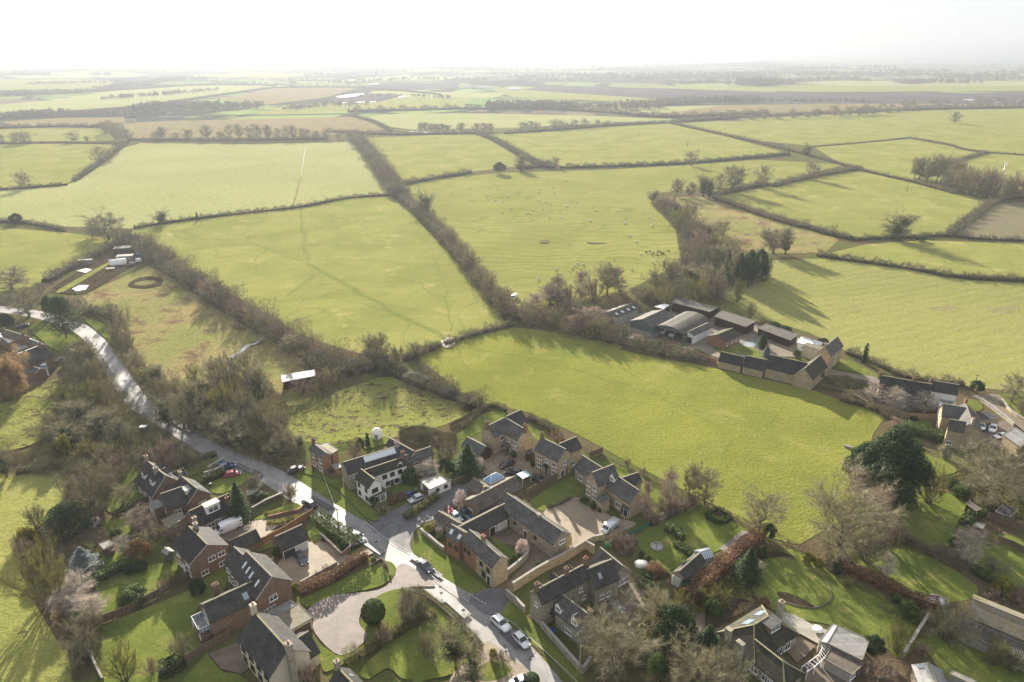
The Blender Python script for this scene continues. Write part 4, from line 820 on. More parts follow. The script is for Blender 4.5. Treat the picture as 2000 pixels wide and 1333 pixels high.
h = House('outbuilding', 'low dark roofed outbuilding with a rooflight behind the big gabled stone house', 'outbuilding', K5(1380, 780)); X = h.box([K5(1270, 690), K5(1385, 688), K5(1480, 738), K5(1310, 752)], 2.8, SLATED, STONE)
h = House('garage', 'pale stone garage with shallow grey roof and grey doors at the right edge', 'garage', K5(1560, 980)); X = h.box([K5(1493, 872), K5(1597, 812), K5(1730, 900), K5(1637, 975)], [2.8, 3.6, 3.6, 2.8], GREYR, STONE); i = edge_facing(X); [h.bdoor(X, i, t, 2.2, 2.1, LEAD) for t in (.25, .7)]
# left hand hazy houses
h = House('house', 'brown brick house with white flat roofed extension at the far left edge', 'house', C8(150, 520)); w1 = h.wing(C8(60, 290), C8(330, 372), C8(90, 385), 5, 36, TILEB, BRICK, ridge=RIDGE); X = h.box([C8(-60, 340), C8(80, 338), C8(265, 418), C8(110, 470)], 4.2, WHITER, BRICK); i = edge_facing(X); h.bwin(X, i, .2, 2.3, 1.6); h.chimney(w1, 0.9, 0, 1.2, BRICK)
h = House('house', 'house with dark slate front slope and pale rear roofs near the spreading cedar', 'house', C8(400, 680)); w1 = h.wing(C8(225, 610), C8(545, 488), C8(262, 655), 4.6, 36, SLATED, BRICK, ridge=UPVC); w2 = h.wing(C8(385, 410), C8(560, 480), C8(350, 470), 4.6, 36, SLATE, BRICK, ridge=UPVC); h.rows(w1, 'E', (.55,), (.8, 2.8), w_=1.6); h.chimney(w1, .85, -.8, 1.6, BRICK, 1., .6); h.chimney(w1, .2, -1.2, 1.2, BRICK, .6, .6, 1); h.box([C8(140, 520), C8(300, 480), C8(400, 520), C8(240, 570)], 3.4, GREYR, BRICK)
h = House('conservatory', 'low slate and glass building with one white framed rooflight, right of the orange willow', 'conservatory', C8(480, 850)); w1 = h.wing(C8(310, 740), C8(520, 800), C8(400, 862), 2.4, 28, SLATE, BRICK, ridge=UPVC, lo=.3); X = h.box([C8(395, 710), C8(530, 675), C8(620, 790), C8(500, 810)], 3.2, GLASSB, REND); h.box([C8(500, 700), C8(575, 688), C8(610, 755), C8(530, 770)], 3.6, WHITER, None)
h = House('shed', 'small slate roofed shed on the left of the thicket beside the bend', 'shed', C8(870, 680)); h.wing(C8(890, 540), C8(1010, 580), C8(828, 632), 2.6, 36, SLATE, STONEG, ridge=RIDGE, lo=.3)
h = House('field_shelter', 'long low shelter with a pale sheet roof among the bare trees', 'shed', (590, 750)); h.box([(549, 733), (614, 722), (618, 734), (551, 747)], 3, WHITER, TIMB)
# bottom right sheds
h = House('barn', 'long barn with mossy concrete roof and glazed lower slope at the bottom right edge', 'barn', V5(1100, 1060)); w1 = h.wing(V5(985, 870), V5(1330, 1010), V5(945, 968), 3.6, 24, FELT, CONC, ridge=RIDGE, lo=.4); X = h.box([V5(940, 985), V5(1330, 1150), V5(1330, 1245), V5(903, 1042)], [3.3, 3.3, 2.4, 2.4], CORR, CONC)
h = House('garage', 'pale roofed garage with small roof vent at the very bottom right of the village', 'garage', V5(680, 1330)); w1 = h.wing(V5(740, 1222), V5(790, 1345), V5(640, 1218), 2.6, 26, GREYR, STONEG, lo=.3); h.light(w1, .15, .5, .8, .8)
for c_, z, rf, wl, lb in (([(1110, 395), (1155, 352), (1237, 382), (1190, 425)], 2.6, SLATED, TIMBL, 'weathered grey shed with pitched boards near the right edge lawns'), ([(948, 350), (975, 340), (1032, 378), (1005, 392)], 2.3, TILEB, TIMB, 'small brown shed standing behind the clipped hedge of the shaded lawn'), ([(985, 470), (1010, 455), (1055, 462), (1040, 490)], 2.2, GREYR, TIMBL, 'small pale roofed garden shed beside the thin birch'), ([(1385, 1275), (1400, 1262), (1500, 1310), (1490, 1333)], 2.4, WHITER, CONC, 'x')):
    if lb == 'x': continue
    h = House('shed', lb, 'shed', V5(*c_[3])); X = h.box([V5(*q) for q in c_], z, rf, wl); h.bdoor(X, edge_facing(X), .5, .9, 1.8, WOOD)
h = House('shed', 'low flat cream roofed store at the bottom right corner', 'shed', V5(940, 1340)); h.box([V5(855, 1285), V5(880, 1268), V5(1010, 1325), V5(985, 1345)], 2.3, CREAM, CONC)
h = House('shed', 'little garden shed with flat pale roof in the wooded left garden', 'shed', V1(590, 620)); X = h.box([V1(545, 570), V1(600, 550), V1(625, 575), V1(570, 602)], 2.3, GREYR, TIMBL); h.bdoor(X, edge_facing(X), .5, .9, 1.8, WOOD)
h = House('shed', 'green grey garden shed behind the square brick house', 'shed', V1(910, 640)); w1 = h.wing(V1(905, 590), V1(935, 612), V1(885, 612), 2.1, 30, GREYR, SHEETG, lo=.2)
if 0:
    for p_ in PITCHES: print(p_)
# ---------------------------------------------------------------- lawns, drives, yards
def smoothpx(pts, n=4): return [tuple(v) for v in smooth([Vector((*p, 0)).to_2d() for p in pts], n, True)]
V2 = crop(400, 860, 2.818)
GR = [
 ('verge', C4, [(0,610),(110,560),(300,740),(560,830),(810,1040),(700,1098),(500,1000),(130,770),(0,670)], M_lawn),
 ('verge', V3, [(8,590),(45,530),(95,540),(250,680),(425,820),(335,842),(240,790),(100,700),(30,640)], M_lawn),
 ('verge', C6, [(55,670),(150,570),(240,620),(480,860),(600,1000),(880,1290),(880,1440),(760,1330),(540,1080),(380,990),(200,840),(70,730)], M_lawn),
 ('verge', V2, [(720,570),(850,560),(885,600),(830,625),(740,600)], M_lawn),
 ('road', V2, [(1000,545),(900,440),(960,420),(1100,400),(1268,300),(1320,350),(1290,420),(1180,470),(1130,560),(1130,620)], M_tarmac),
 ('drive', C4, [(860,1040),(1000,960),(1340,800),(1850,600),(2000,660),(1700,860),(1400,960),(1180,1100),(1000,1180)], M_tarmac),
 ('courtyard', K3, [(640,470),(740,450),(900,500),(960,470),(1060,590),(1180,650),(1150,690),(900,640),(640,640)], M_gravel),
 ('lawn', K3, [(470,310),(560,220),(700,170),(800,190),(700,280),(600,330),(480,380)], M_lawn),
 ('lawn', K3, [(960,290),(1010,290),(1100,350),(1200,390),(1190,420),(1040,390)], M_lawn),
 ('lawn', K3, [(990,840),(1300,660),(1360,700),(1390,770),(1230,850),(1070,915)], M_lawn),
 ('lawn', K3, [(1520,560),(1600,560),(1840,690),(2000,800),(2000,900),(1840,800),(1700,700)], M_lawn),
 ('courtyard', K3, [(1080,930),(1330,815),(1480,880),(1600,960),(1780,1010),(1660,1080),(1480,1150),(1310,1230),(1280,1080)], M_gravel),
 ('courtyard', C5, [(690,760),(830,650),(900,640),(1060,740),(1270,915),(1460,830),(1510,880),(1300,1010),(1000,1150),(900,1290),(730,1260),(900,1150),(1060,930),(900,830),(780,800)], M_brownpave),
 ('lawn', C5, [(700,760),(760,770),(940,900),(1000,960),(900,990),(820,930)], M_lawn),
 ('road_apron', V3, [(340,860),(470,805),(540,870),(500,950),(420,960),(340,900)], M_tarmac),
 ('lawn', V4, [(190,480),(300,430),(440,350),(580,420),(740,505),(580,605),(500,640),(300,720),(200,640),(110,560)], M_lawn),
 ('patio', V4, [(575,600),(705,495),(758,520),(630,628)], M_pinkpave),
 ('drive', C6, [(1010,600),(1100,500),(1200,470),(1400,400),(1490,600),(1420,760),(1200,760),(1030,690)], M_brownpave),
 ('drive', V4, [(560,830),(760,860),(790,900),(640,990),(560,1060),(450,1100),(380,1040),(480,950)], M_brownpave),
 ('lawn', V5, [(0,600),(60,640),(250,760),(470,870),(730,960),(620,1200),(480,1130),(200,1020),(0,980),(-180,900),(-240,820),(-210,660),(-100,630)], M_lawn),
 ('lawn', V5, [(330,650),(540,600),(760,650),(990,790),(1000,860),(850,900),(700,860),(500,770),(370,710)], M_lawn),
 ('lawn', V5, [(590,300),(760,290),(930,310),(970,400),(890,470),(870,580),(700,570),(600,480)], M_lawn),
 ('lawn', V5, [(680,100),(850,110),(900,170),(800,200),(690,170)], M_lawn),
 ('lawn', V5, [(1000,620),(1120,580),(1300,640),(1300,800),(1150,790),(980,700)], M_lawn),
 ('lawn', V5, [(1130,520),(1300,560),(1300,600),(1180,570)], M_lawn),
 ('lawn', V5, [(740,1060),(1000,1150),(1300,1260),(1300,1400),(900,1400),(760,1200),(660,1120)], M_lawn),
 ('lawn', K5, [(640,740),(760,750),(900,770),(905,870),(760,840),(660,800)], M_lawn),
 ('lawn', K5, [(800,980),(950,1060),(1070,1130),(1050,1200),(850,1150)], M_lawn),
 ('verge', K5, [(1480,560),(1600,540),(1760,560),(1760,800),(1660,760),(1560,680)], M_lawn),
 ('lawn', K5, [(1180,590),(1290,600),(1330,660),(1270,680)], M_lawn),
 ('courtyard', K5, [(1330,870),(1480,760),(1600,820),(1800,1000),(1800,1150),(1500,1000),(1340,950)], M_brownpave),
 ('lane', K5, [(1240,560),(1450,545),(1500,600),(1640,720),(1800,860),(1800,930),(1600,800),(1440,680),(1300,590)], M_mud),
 ('lawn', K5, [(130,260),(300,290),(480,400),(470,415),(300,370),(120,330)], M_lawn),
 ('track', K5, [(60,340),(230,370),(460,410),(500,470),(330,440),(60,400)], M_mud),
 ('farmyard', K4, [(180,310),(600,240),(900,270),(1250,350),(1500,430),(1560,560),(1290,560),(1100,600),(900,560),(700,480),(290,430)], M_mud),
 ('lawn', K4, [(900,510),(1000,480),(1130,490),(1290,560),(1270,590),(1120,550),(980,530)], M_lawn),
 ('puddle', K4, [(1110,470),(1160,458),(1205,475),(1180,495),(1130,492)], M_water),
 ('track', K4, [(250,20),(300,70),(360,150),(450,215),(400,225),(320,150),(250,60)], M_tuss),
 ('lawn', V1, [(520,1120),(560,1030),(800,930),(1100,800),(1240,700),(1250,760),(1110,900),(1080,980),(1150,1140),(880,1333),(700,1420),(480,1420)], M_lawn),
 ('lawn', V1, [(490,910),(600,800),(800,690),(970,700),(900,800),(640,950),(520,970)], M_lawn),
 ('lawn', V1, [(600,460),(740,400),(760,440),(700,520),(630,520)], M_lawn), ('lawn', V1, [(800,560),(900,520),(900,590),(820,620)], M_lawn),
 ('lawn', V1, [(1020,160),(1180,100),(1200,150),(1050,195)], M_lawn), ('lawn', V1, [(440,640),(560,600),(700,650),(650,720),(500,760)], M_lawn),
 ('lawn', V1, [(600,330),(760,280),(830,320),(700,390),(600,400)], M_lawn),
 ('lawn', V2, [(30,240),(200,180),(260,210),(120,290),(40,290)], M_lawn),
 ('drive', V2, [(570,930),(700,860),(950,830),(1040,760),(1060,700),(1120,690),(1268,800),(1160,810),(1000,840),(880,920),(850,1010),(895,1090),(750,1190),(610,1070),(595,980)], M_pinkpave),
 ('drive', V2, [(400,690),(480,600),(640,560),(800,640),(900,600),(930,625),(720,700),(520,800),(440,740)], M_gravel),
 ('drive', V2, [(60,540),(200,480),(260,450),(420,430),(560,390),(600,420),(400,480),(320,540),(180,560)], M_brownpave),
 ('patio', V2, [(255,460),(330,440),(390,500),(310,540)], M_gravel),
 ('lawn', V2, [(530,880),(740,780),(910,700),(1010,670),(1055,720),(1000,790),(880,830),(700,860),(570,920)], M_lawn),
 ('lawn', V2, [(640,1140),(760,1195),(900,1100),(860,1010),(940,870),(1120,820),(1290,890),(1400,1000),(1268,1060),(1100,1030),(1040,1100),(880,1170),(720,1260),(650,1270)], M_lawn),
 ('lawn', V2, [(860,1270),(1000,1140),(1268,980),(1400,1100),(1268,1300),(1100,1320),(1010,1260),(900,1320)], M_lawn),
 ('lawn', V2, [(270,440),(400,380),(500,350),(530,390),(380,430)], M_lawn), ('lawn', V2, [(560,480),(610,465),(665,520),(600,575)], M_lawn),
 ('lawn', V2, [(270,600),(400,560),(400,580),(300,620)], M_lawn),
 ('lawn', V2, [(0,740),(110,700),(120,800),(60,880),(-60,900)], M_lawn), ('patio', V2, [(20,1180),(180,1120),(260,1250),(200,1290),(90,1265)], M_brownpave),
 ('lawn', V2, [(0,1190),(30,1200),(100,1280),(200,1300),(260,1420),(-150,1420)], M_lawn),
 ('lawn', V3, [(0,880),(110,860),(330,1040),(385,1110),(380,1170),(290,1270),(120,1320),(0,1310)], M_lawn),
 ('path', V3, [(250,1280),(380,1190),(430,1110),(520,1170),(720,1333),(720,1400),(240,1400)], M_gravel),
 ('lawn', V3, [(370,1280),(470,1210),(560,1270),(500,1320),(400,1333)], M_lawn),
 ('lawn', C4, [(620,290),(880,280),(900,330),(700,390),(640,370)], M_lawn), ('lawn', C4, [(860,740),(1000,690),(1150,770),(1050,830),(900,830)], M_lawn),
 ('patio', C7, [(740,650),(880,690),(1050,790),(1180,830),(1080,960),(900,860),(740,740)], M_slab), ('patio', C7, [(740,1000),(900,900),(1060,980),(960,1090),(880,1150)], M_brownpave),
 ('driveway', C7, [(0,540),(150,440),(480,500),(460,580),(150,780),(0,820)], M_soil),
 ('yard', C7, [(1000,1200),(1130,1110),(1400,1260),(1400,1400),(980,1400)], M_brownpave),
 ('garden_bed', C7, [(690,460),(780,465),(880,500),(1050,600),(900,590),(740,530)], M_soil),
 ('garden_bed', C7, [(480,100),(700,60),(860,120),(700,110),(520,140)], M_soil),
 ('allotment', crop(0,480,3.333), [(330,290),(480,190),(620,110),(720,60),(900,60),(930,100),(800,170),(560,310),(380,310)], M_soil),
 ('grass_path', crop(0,480,3.333), [(370,300),(560,190),(710,110),(720,120),(570,215),(420,300)], M_grass),
 ('lawn', crop(0,480,3.333), [(190,530),(330,500),(370,560),(490,600),(480,650),(380,690),(270,620)], M_lawn),
 ('rough_ground', crop(0,480,3.333), [(60,1010),(300,900),(470,860),(470,1000),(380,1080),(300,1250),(100,1333),(-100,1333),(-100,1100)], M_tuss),
 ('verge', crop(0,480,3.333), [(545,480),(640,500),(740,560),(770,690),(700,620),(620,550)], M_lawn),
 ('verge', V2, [(540,180),(700,250),(900,440),(960,420),(850,330),(700,200)], M_lawn),
]
for nm, C, pts, m in GR: sheet(nm, smoothpx([C(*p) for p in pts]) if nm not in ('patio',) else [C(*p) for p in pts], m)
strip('kerb', [p for p in wsmooth([V2(880, 450), V2(990, 540), V2(1130, 620)], 5)], .2, M_kerb); strip('kerb', wsmooth([V3(10, 620), V3(130, 760), V3(330, 900)], 5), .2, M_kerb)
# ---------------------------------------------------------------- vegetation kit
def rndmat(name, c, hv=.25, rough=.9, tr=0., sc=0.):
    "colour varies from object to object and clump to clump"
    n = NT(name); oi = n.node('ShaderNodeObjectInfo'); tc = n.node('ShaderNodeTexCoord')
    col = n.mix(oi.outputs['Random'], tuple(x*(1-hv) for x in c), (min(1, c[0]*(1+hv)*1.05), min(1, c[1]*(1+hv)), c[2]*(1+hv*.6)))
    f = n.noise(n.pos(), .8 if not sc else sc, 3); col = n.mix(1., col, n.mix(n.ramp(f, .3, .7), (.6,)*3, (1.4,)*3), 'MULTIPLY')
    n.fin(col, rough, 0, .1)
    if tr:
        t = n.node('ShaderNodeBsdfTranslucent'); n.L(col, t.inputs[0]); mx = n.node('ShaderNodeMixShader'); mx.inputs[0].default_value = tr
        n.L(n.b.outputs[0], mx.inputs[1]); n.L(t.outputs[0], mx.inputs[2]); n.L(mx.outputs[0], n.out.inputs[0])
    return n.m
BARK = rndmat('bark', (.13, .11, .085)); BARKP = rndmat('pale_birch_bark', (.4, .37, .33)); TWIG = rndmat('bare_twigs', (.25, .235, .15), .2); TWIGR = rndmat('reddish_twigs', (.26, .205, .16), .2); TWIGP = rndmat('pale_twigs', (.36, .32, .27), .15)
TWIGH = rndmat('hedge_twigs', (.185, .17, .105), .2); LEAFD = rndmat('dark_needles', (.03, .055, .02), .25, .8, .15); LEAFG = rndmat('evergreen_leaves', (.055, .085, .022), .3, .6, .25); LEAFY = rndmat('golden_leaves', (.2, .19, .03), .2, .7, .3)
LEAFB = rndmat('beech_leaves', (.19, .115, .07), .15, .8, .3, 1.5); LEAFO = rndmat('orange_willow_twigs', (.3, .21, .11), .1, .8, .3); LEAFBL = rndmat('blue_grey_needles', (.1, .13, .13), .15); OLIVE = rndmat('olive_foliage', (.15, .15, .05), .2, .8, .25)
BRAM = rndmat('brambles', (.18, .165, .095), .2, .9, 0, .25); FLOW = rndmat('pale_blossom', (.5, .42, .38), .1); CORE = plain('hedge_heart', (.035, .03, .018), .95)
rng = np.random.default_rng(11)
def tris_mesh(name, V, k, mats, mi=None):
    "V: (n,k,3) independent faces"
    n = len(V); me = bpy.data.meshes.new(name); me.vertices.add(n*k); me.vertices.foreach_set('co', V.astype(np.float32).ravel())
    me.loops.add(n*k); me.loops.foreach_set('vertex_index', np.arange(n*k, dtype=np.int32)); me.polygons.add(n)
    me.polygons.foreach_set('loop_start', np.arange(0, n*k, k, dtype=np.int32))
    try: me.polygons.foreach_set('loop_total', np.full(n, k, dtype=np.int32))
    except Exception: pass
    for m in (mats if isinstance(mats, (list, tuple)) else [mats]): me.materials.append(m)
    if mi is not None: me.polygons.foreach_set('material_index', np.asarray(mi, dtype=np.int32))
    me.update(calc_edges=True); return me
def unit(a): return a/(np.linalg.norm(a, axis=-1, keepdims=True)+1e-9)
def rdir(n): return unit(rng.normal(size=(n, 3)))
def slivers(base, d, L, W):
    s = unit(np.cross(d, rdir(len(base)))); return np.stack([base-s*W[:, None]/2, base+s*W[:, None]/2, base+d*L[:, None]], 1)
def cards(c, nrm, S, asp=.7):
    u = unit(np.cross(nrm, rdir(len(c)))); v = np.cross(nrm, u); S = S[:, None]
    return np.stack([c-u*S-v*S*asp, c+u*S-v*S*asp*.6, c+u*S*.7+v*S*asp, c-u*S*.8+v*S*asp*.8], 1)
def skeleton(seed, kind):
    r = random.Random(seed); segs = []
    z0, rm, zc, hz, n0, up, lean = dict(oak=(.17, .40, .56, .42, 4, .10, .03), ash=(.2, .27, .6, .42, 4, .28, .02), birch=(.16, .2, .55, .45, 4, .12, .03), bush=(.02, .42, .42, .5, 4, .25, .02))[kind]
    rm *= r.uniform(.9, 1.1); ph0 = r.random()*6
    def branch(p, d, L, rad, lv):
        q = p
        for s in range(3):
            d = (d+Vector((r.gauss(0, .16), r.gauss(0, .16), r.gauss(0, .12)+up*.35))).normalized(); e = q+d*L/3; segs.append((q, e, rad*(1-.25*s), rad*(.75-.25*s)+.0008, lv)); q = e
            if lv < 3:
                for c in range(2 if s == 2 else 1):
                    u = Vector((r.gauss(0, 1), r.gauss(0, 1), r.gauss(0, .8))).normalized(); u = (u-d*u.dot(d)).normalized(); a = R(r.uniform(28, 62)) if s < 2 else R(r.uniform(15, 40))
                    branch(q, d*math.cos(a)+u*math.sin(a), L*r.uniform(.42, .62), rad*.5, lv+1)
    env = lambda z: rm*math.sqrt(max(.04, 1-((z-zc)/hz)**2))*r.uniform(.75, 1.15)
    if kind == 'bush':
        for i in range(16):
            a = 2.4*i+r.random(); g = (i+.5)/16; d = Vector((math.cos(a)*g*1.1, math.sin(a)*g*1.1, 1.05-g*.6)).normalized(); branch(Vector((math.cos(a)*.05, math.sin(a)*.05, 0)), d, .52*r.uniform(.75, 1.05), .014, 1)
    else:
        p = Vector((0, 0, -.02)); nodes = 7; rad = .030 if kind != 'oak' else .036; q = Vector((r.gauss(0, .01), r.gauss(0, .01), z0)); segs.append((p, q, rad, rad*.85, 0)); p = q; rad *= .85; ph = r.random()*6
        for k in range(nodes):
            z = z0+(.86-z0)*(k+1)/nodes; e = Vector((p.x+r.gauss(0, lean), p.y+r.gauss(0, lean), z))
            for c in range(n0):
                ph += 2.4+r.gauss(0, .3); el = R(8+55*(k/nodes)+r.uniform(-10, 18)) + (R(14) if kind != 'oak' else 0); d = Vector((math.cos(ph)*math.cos(el), math.sin(ph)*math.cos(el), math.sin(el))); st = p+(e-p)*r.random(); Lb = env(st.z+.06)/max(.45, math.cos(el))*.8
                branch(st, d, Lb*(1 if k else .8), rad*.5, 1)
            segs.append((p, e, rad, rad*.78, 0)); rad *= .78; p = e
        branch(p, Vector((0, 0, 1)), .14, rad, 1)
    zmax = max(e.z for _, e, _, _, _ in segs)*1.04
    return [(a/zmax, b/zmax, ra/zmax, rb/zmax, lv) for a, b, ra, rb, lv in segs], zmax
PROTO = {}
def bare_proto(kind, seed, twig, bark, ntw=9000, wid=.0018, ln=.065, hang=0., ivy=0):
    segs, _ = skeleton(seed, kind); mb = MB(); mx = max(s[4] for s in segs)
    for a, b, ra, rb, lv in segs:
        if lv <= 2: mb.tube(a, b, max(ra, .0016), max(rb, .0012), 5 if lv < 1 else 3, cap=False)
    t = mb.build('trunk', bark)
    fine = [s for s in segs if s[4] >= 2]; A = np.array([s[0][:] for s in fine]); B = np.array([s[1][:] for s in fine]); idx = rng.integers(0, len(fine), ntw)
    f = rng.random((ntw, 1)); base = A[idx]*(1-f)+B[idx]*f; sd = unit(B[idx]-A[idx]); d = unit(sd*.9+rdir(ntw)*.75+np.array([0, 0, .25-hang])); L = ln*rng.uniform(.5, 1.5, ntw)
    V = slivers(base, d, L, np.full(ntw, wid)*rng.uniform(.7, 1.4, ntw)); base2 = base+d*L[:, None]*.5; d2 = unit(d+rdir(ntw)*.8+np.array([0, 0, -hang])); V2_ = slivers(base2, d2, L*.6, np.full(ntw, wid*.7)); V = np.concatenate([V, V2_])
    AA = np.array([s[0][:] for s in segs if s[4] == 3]); BB = np.array([s[1][:] for s in segs if s[4] == 3])
    c = tris_mesh('crown', V, 3, twig); co = link('crown', c); 
    parts = [('trunk', t.data), ('crown', c)]
    if ivy:
        low = [s for s in segs if s[4] <= 1 and s[1].z < .75]; n = ivy; i = rng.integers(0, len(low), n); A = np.array([low[k][0][:] for k in i]); B = np.array([low[k][1][:] for k in i]); f = rng.random((n, 1))
        c_ = A*(1-f)+B*f+rng.normal(size=(n, 3))*np.array([.028, .028, .02]); parts.append(('ivy', tris_mesh('ivy', cards(c_, rdir(n), rng.uniform(.008, .016, n)), 4, LEAFG)))
    bpy.data.objects.remove(t); bpy.data.objects.remove(co); return parts
def ever_proto(kind, mat, n=5200, size=.02):
    r = rng
    if kind == 'spruce':
        z = r.random(n)**.8; R_ = (1-z)*.30*(.72+.28*np.sin(z*58+r.random(n)*1.6))+.01; a = r.random(n)*2*np.pi; q = r.random(n)**.45; q = R_*q*(1+.16*np.sin(a*5+z*20))
        c = np.stack([np.cos(a)*q, np.sin(a)*q, .04+z*.96-q*.18], 1); nr = unit(np.stack([np.cos(a)*.5, np.sin(a)*.5, np.full(n, .9)], 1)+rdir(n)*.5)
    elif kind == 'cedar':
        nl = 34; lc = []; 
        for i in range(nl): zz = .22+.72*(i/nl); rr = .44*math.sin(min(1, (1.02-zz)*1.9)*1.45); aa = i*2.4; lc.append((math.cos(aa)*rr*.62, math.sin(aa)*rr*.62, zz, rr*.55+.06))
        lc = np.array(lc); i = r.integers(0, nl, n); a = r.random(n)*2*np.pi; q = lc[i, 3]*r.random(n)**.5; c = np.stack([lc[i, 0]+np.cos(a)*q, lc[i, 1]+np.sin(a)*q, lc[i, 2]+r.normal(size=n)*.022-q*.12], 1); nr = unit(np.array([0, 0, 1.])+rdir(n)*.8)
    elif kind in ('bigever', 'round', 'shrub', 'column', 'clipped'):
        nl = dict(bigever=46, round=22, shrub=16, column=10, clipped=1)[kind]; lc = []
        for i in range(nl):
            zz = (i+.5)/nl
            if kind == 'round': zc = .28+.6*zz; rr = .3*math.sin(math.pi*min(1, zz*.8+.2)); s_ = .15
            elif kind == 'bigever': zc = .1+.78*zz; rr = .36*math.sin(math.pi*min(1, zz*.72+.26))*(.35+.65*r.random()**.5); s_ = .13
            elif kind == 'shrub': zc = .2+.5*zz; rr = .4*(1-zz*.6); s_ = .2
            elif kind == 'column': zc = .1+.8*zz; rr = .02; s_ = .085*(1.15-zz*.8)
            else: zc = .5; rr = 0; s_ = .48
            a = i*2.4+r.random(); lc.append((math.cos(a)*rr, math.sin(a)*rr, zc, s_*r.uniform(.8, 1.2) if nl > 1 else s_))
        lc = np.array(lc); i = r.integers(0, nl, n); dd = rdir(n); q = lc[i, 3]*(r.random(n)**.3 if kind != 'clipped' else r.uniform(.93, 1.03, n)); c = lc[i, :3]+dd*q[:, None]; c[:, 2] = np.maximum(c[:, 2], .01); nr = unit(dd+rdir(n)*.6)
    V = cards(c, nr, size*r.uniform(.6, 1.3, n)); me = tris_mesh('crown', V, 4, mat)
    mb = MB(); mb.tube((0, 0, -.02), (0, 0, .75 if kind in ('spruce', 'cedar') else .35), .022, .008, 6); 
    for k in range(6):
        a = k*1.1; z = .2+.08*k; mb.tube((0, 0, z), (math.cos(a)*.12, math.sin(a)*.12, z+.1), .009, .004, 4, cap=False)
    t = mb.build('trunk', BARK); d = t.data; bpy.data.objects.remove(t); return [('trunk', d), ('crown', me)]
def get(kind, i):
    k = (kind, i)
    if k not in PROTO:
        s = 17*i+len(kind)*3
        PROTO[k] = {'oak': lambda: bare_proto('oak', s, TWIG, BARK), 'ash': lambda: bare_proto('ash', s+1, TWIG, BARK), 'birch': lambda: bare_proto('birch', s+2, TWIGR, BARKP, hang=.5),
            'pale': lambda: bare_proto('birch', s+5, TWIGP, BARKP, 6500), 'bush': lambda: bare_proto('bush', s+3, TWIG, BARK, 12000, .0026, .09), 'redbush': lambda: bare_proto('bush', s+4, TWIGR, BARK, 10000, .0026, .09),
            'ivy': lambda: bare_proto('oak', s+6, TWIG, BARK, 8500, ivy=2600), 'ivyash': lambda: bare_proto('ash', s+7, TWIG, BARK, 6500, ivy=2400), 'green': lambda: bare_proto('bush', s+8, OLIVE, BARK, 12000, .003, .08),
            'spruce': lambda: ever_proto('spruce', LEAFD, 9500, .011), 'bigever': lambda: ever_proto('bigever', LEAFD, 26000, .011), 'cedar': lambda: ever_proto('cedar', LEAFD, 15000, .011), 'conifer': lambda: ever_proto('spruce', LEAFD, 9500, .011), 'round': lambda: ever_proto('round', LEAFD, 9500, .014),
            'shrub': lambda: ever_proto('shrub', LEAFG, 5200, .02), 'column': lambda: ever_proto('column', LEAFD, 2600, .013), 'clipped': lambda: ever_proto('clipped', LEAFG, 4200, .028), 'gold': lambda: ever_proto('shrub', LEAFY, 3600, .03),
            'blue': lambda: ever_proto('spruce', LEAFBL, 7000, .012), 'blossom': lambda: ever_proto('shrub', FLOW, 4200, .02), 'brown': lambda: ever_proto('round', rndmat('brown_cypress', (.16, .1, .035), .2), 4200, .02),
            'willow': lambda: bare_proto('oak', s+9, LEAFO, BARK, 13000, .003, .12, hang=1.6), 'weep': lambda: bare_proto('birch', s+9, TWIG, BARK, 9000, .0028, .13, hang=1.8), 'beech': lambda: ever_proto('shrub', LEAFB, 5200, .018)}[kind]()
        me = PROTO[k][-1 if k[0] not in ('ivy', 'ivyash') else 1][1]; n = len(me.vertices); co = np.empty(n*3, np.float32); me.vertices.foreach_get('co', co); co = co.reshape(-1, 3)
        rad = np.percentile(np.hypot(co[:, 0], co[:, 1]), 93); PROTO[k] = (PROTO[k], rad, float(np.percentile(co[:, 2], 99.5)))
    return PROTO[k]
NM = dict(oak='broadleaf_tree', ash='broadleaf_tree', birch='birch_tree', pale='birch_tree', bush='bush', redbush='bush', ivy='ivy_clad_tree', ivyash='ivy_clad_tree', green='bush', spruce='conifer', cedar='cedar_tree', bigever='evergreen_tree', conifer='conifer', round='evergreen_tree',
   shrub='shrub', column='cypress', clipped='clipped_shrub', gold='golden_shrub', blue='blue_spruce', blossom='flowering_shrub', brown='conifer', willow='willow_tree', weep='weeping_tree', beech='beech_shrub')
CATN = dict(bush='bush', redbush='bush', green='bush', shrub='shrub', clipped='shrub', gold='shrub', blossom='shrub', beech='shrub'); NV = dict(oak=4, ash=3, bush=3, redbush=2, ivy=2, birch=2)
cnt = [0]
def hgt(bx, by, ty):
    b = at(bx, by); v = (ty-666.5)/FPX; return CAMH-b.y*(v*cp+sp)/(cp-v*sp)
ALLT = []
def tree(kind, bx, by, ty, wpx=None, label=None, group=None, h=None):
    cnt[0] += 1; v = cnt[0] % NV.get(kind, 1); parts, rad, top = get(kind, v); b = at(bx, by); H = (h or max(.5, hgt(bx, by, ty)))/top
    zc = b.y*cp+CAMH*sp; sx = (wpx/2/FPX*(zc-H*.6*sp))/rad if wpx else H
    e = empty(NM[kind], b, label, CATN.get(kind, 'tree'), group, random.Random(cnt[0]).uniform(0, 6.28)); e.scale = (sx, sx, H)
    for nm, me in parts: link(nm, me, e)
    ALLT.append(e); return e
def trees(lst, group, labels): pass
ORD = ['first', 'second', 'third', 'fourth', 'fifth', 'sixth', 'seventh', 'eighth', 'ninth', 'tenth', 'eleventh', 'twelfth', 'thirteenth', 'fourteenth', 'fifteenth', 'sixteenth', 'seventeenth', 'eighteenth', 'nineteenth', 'twentieth']
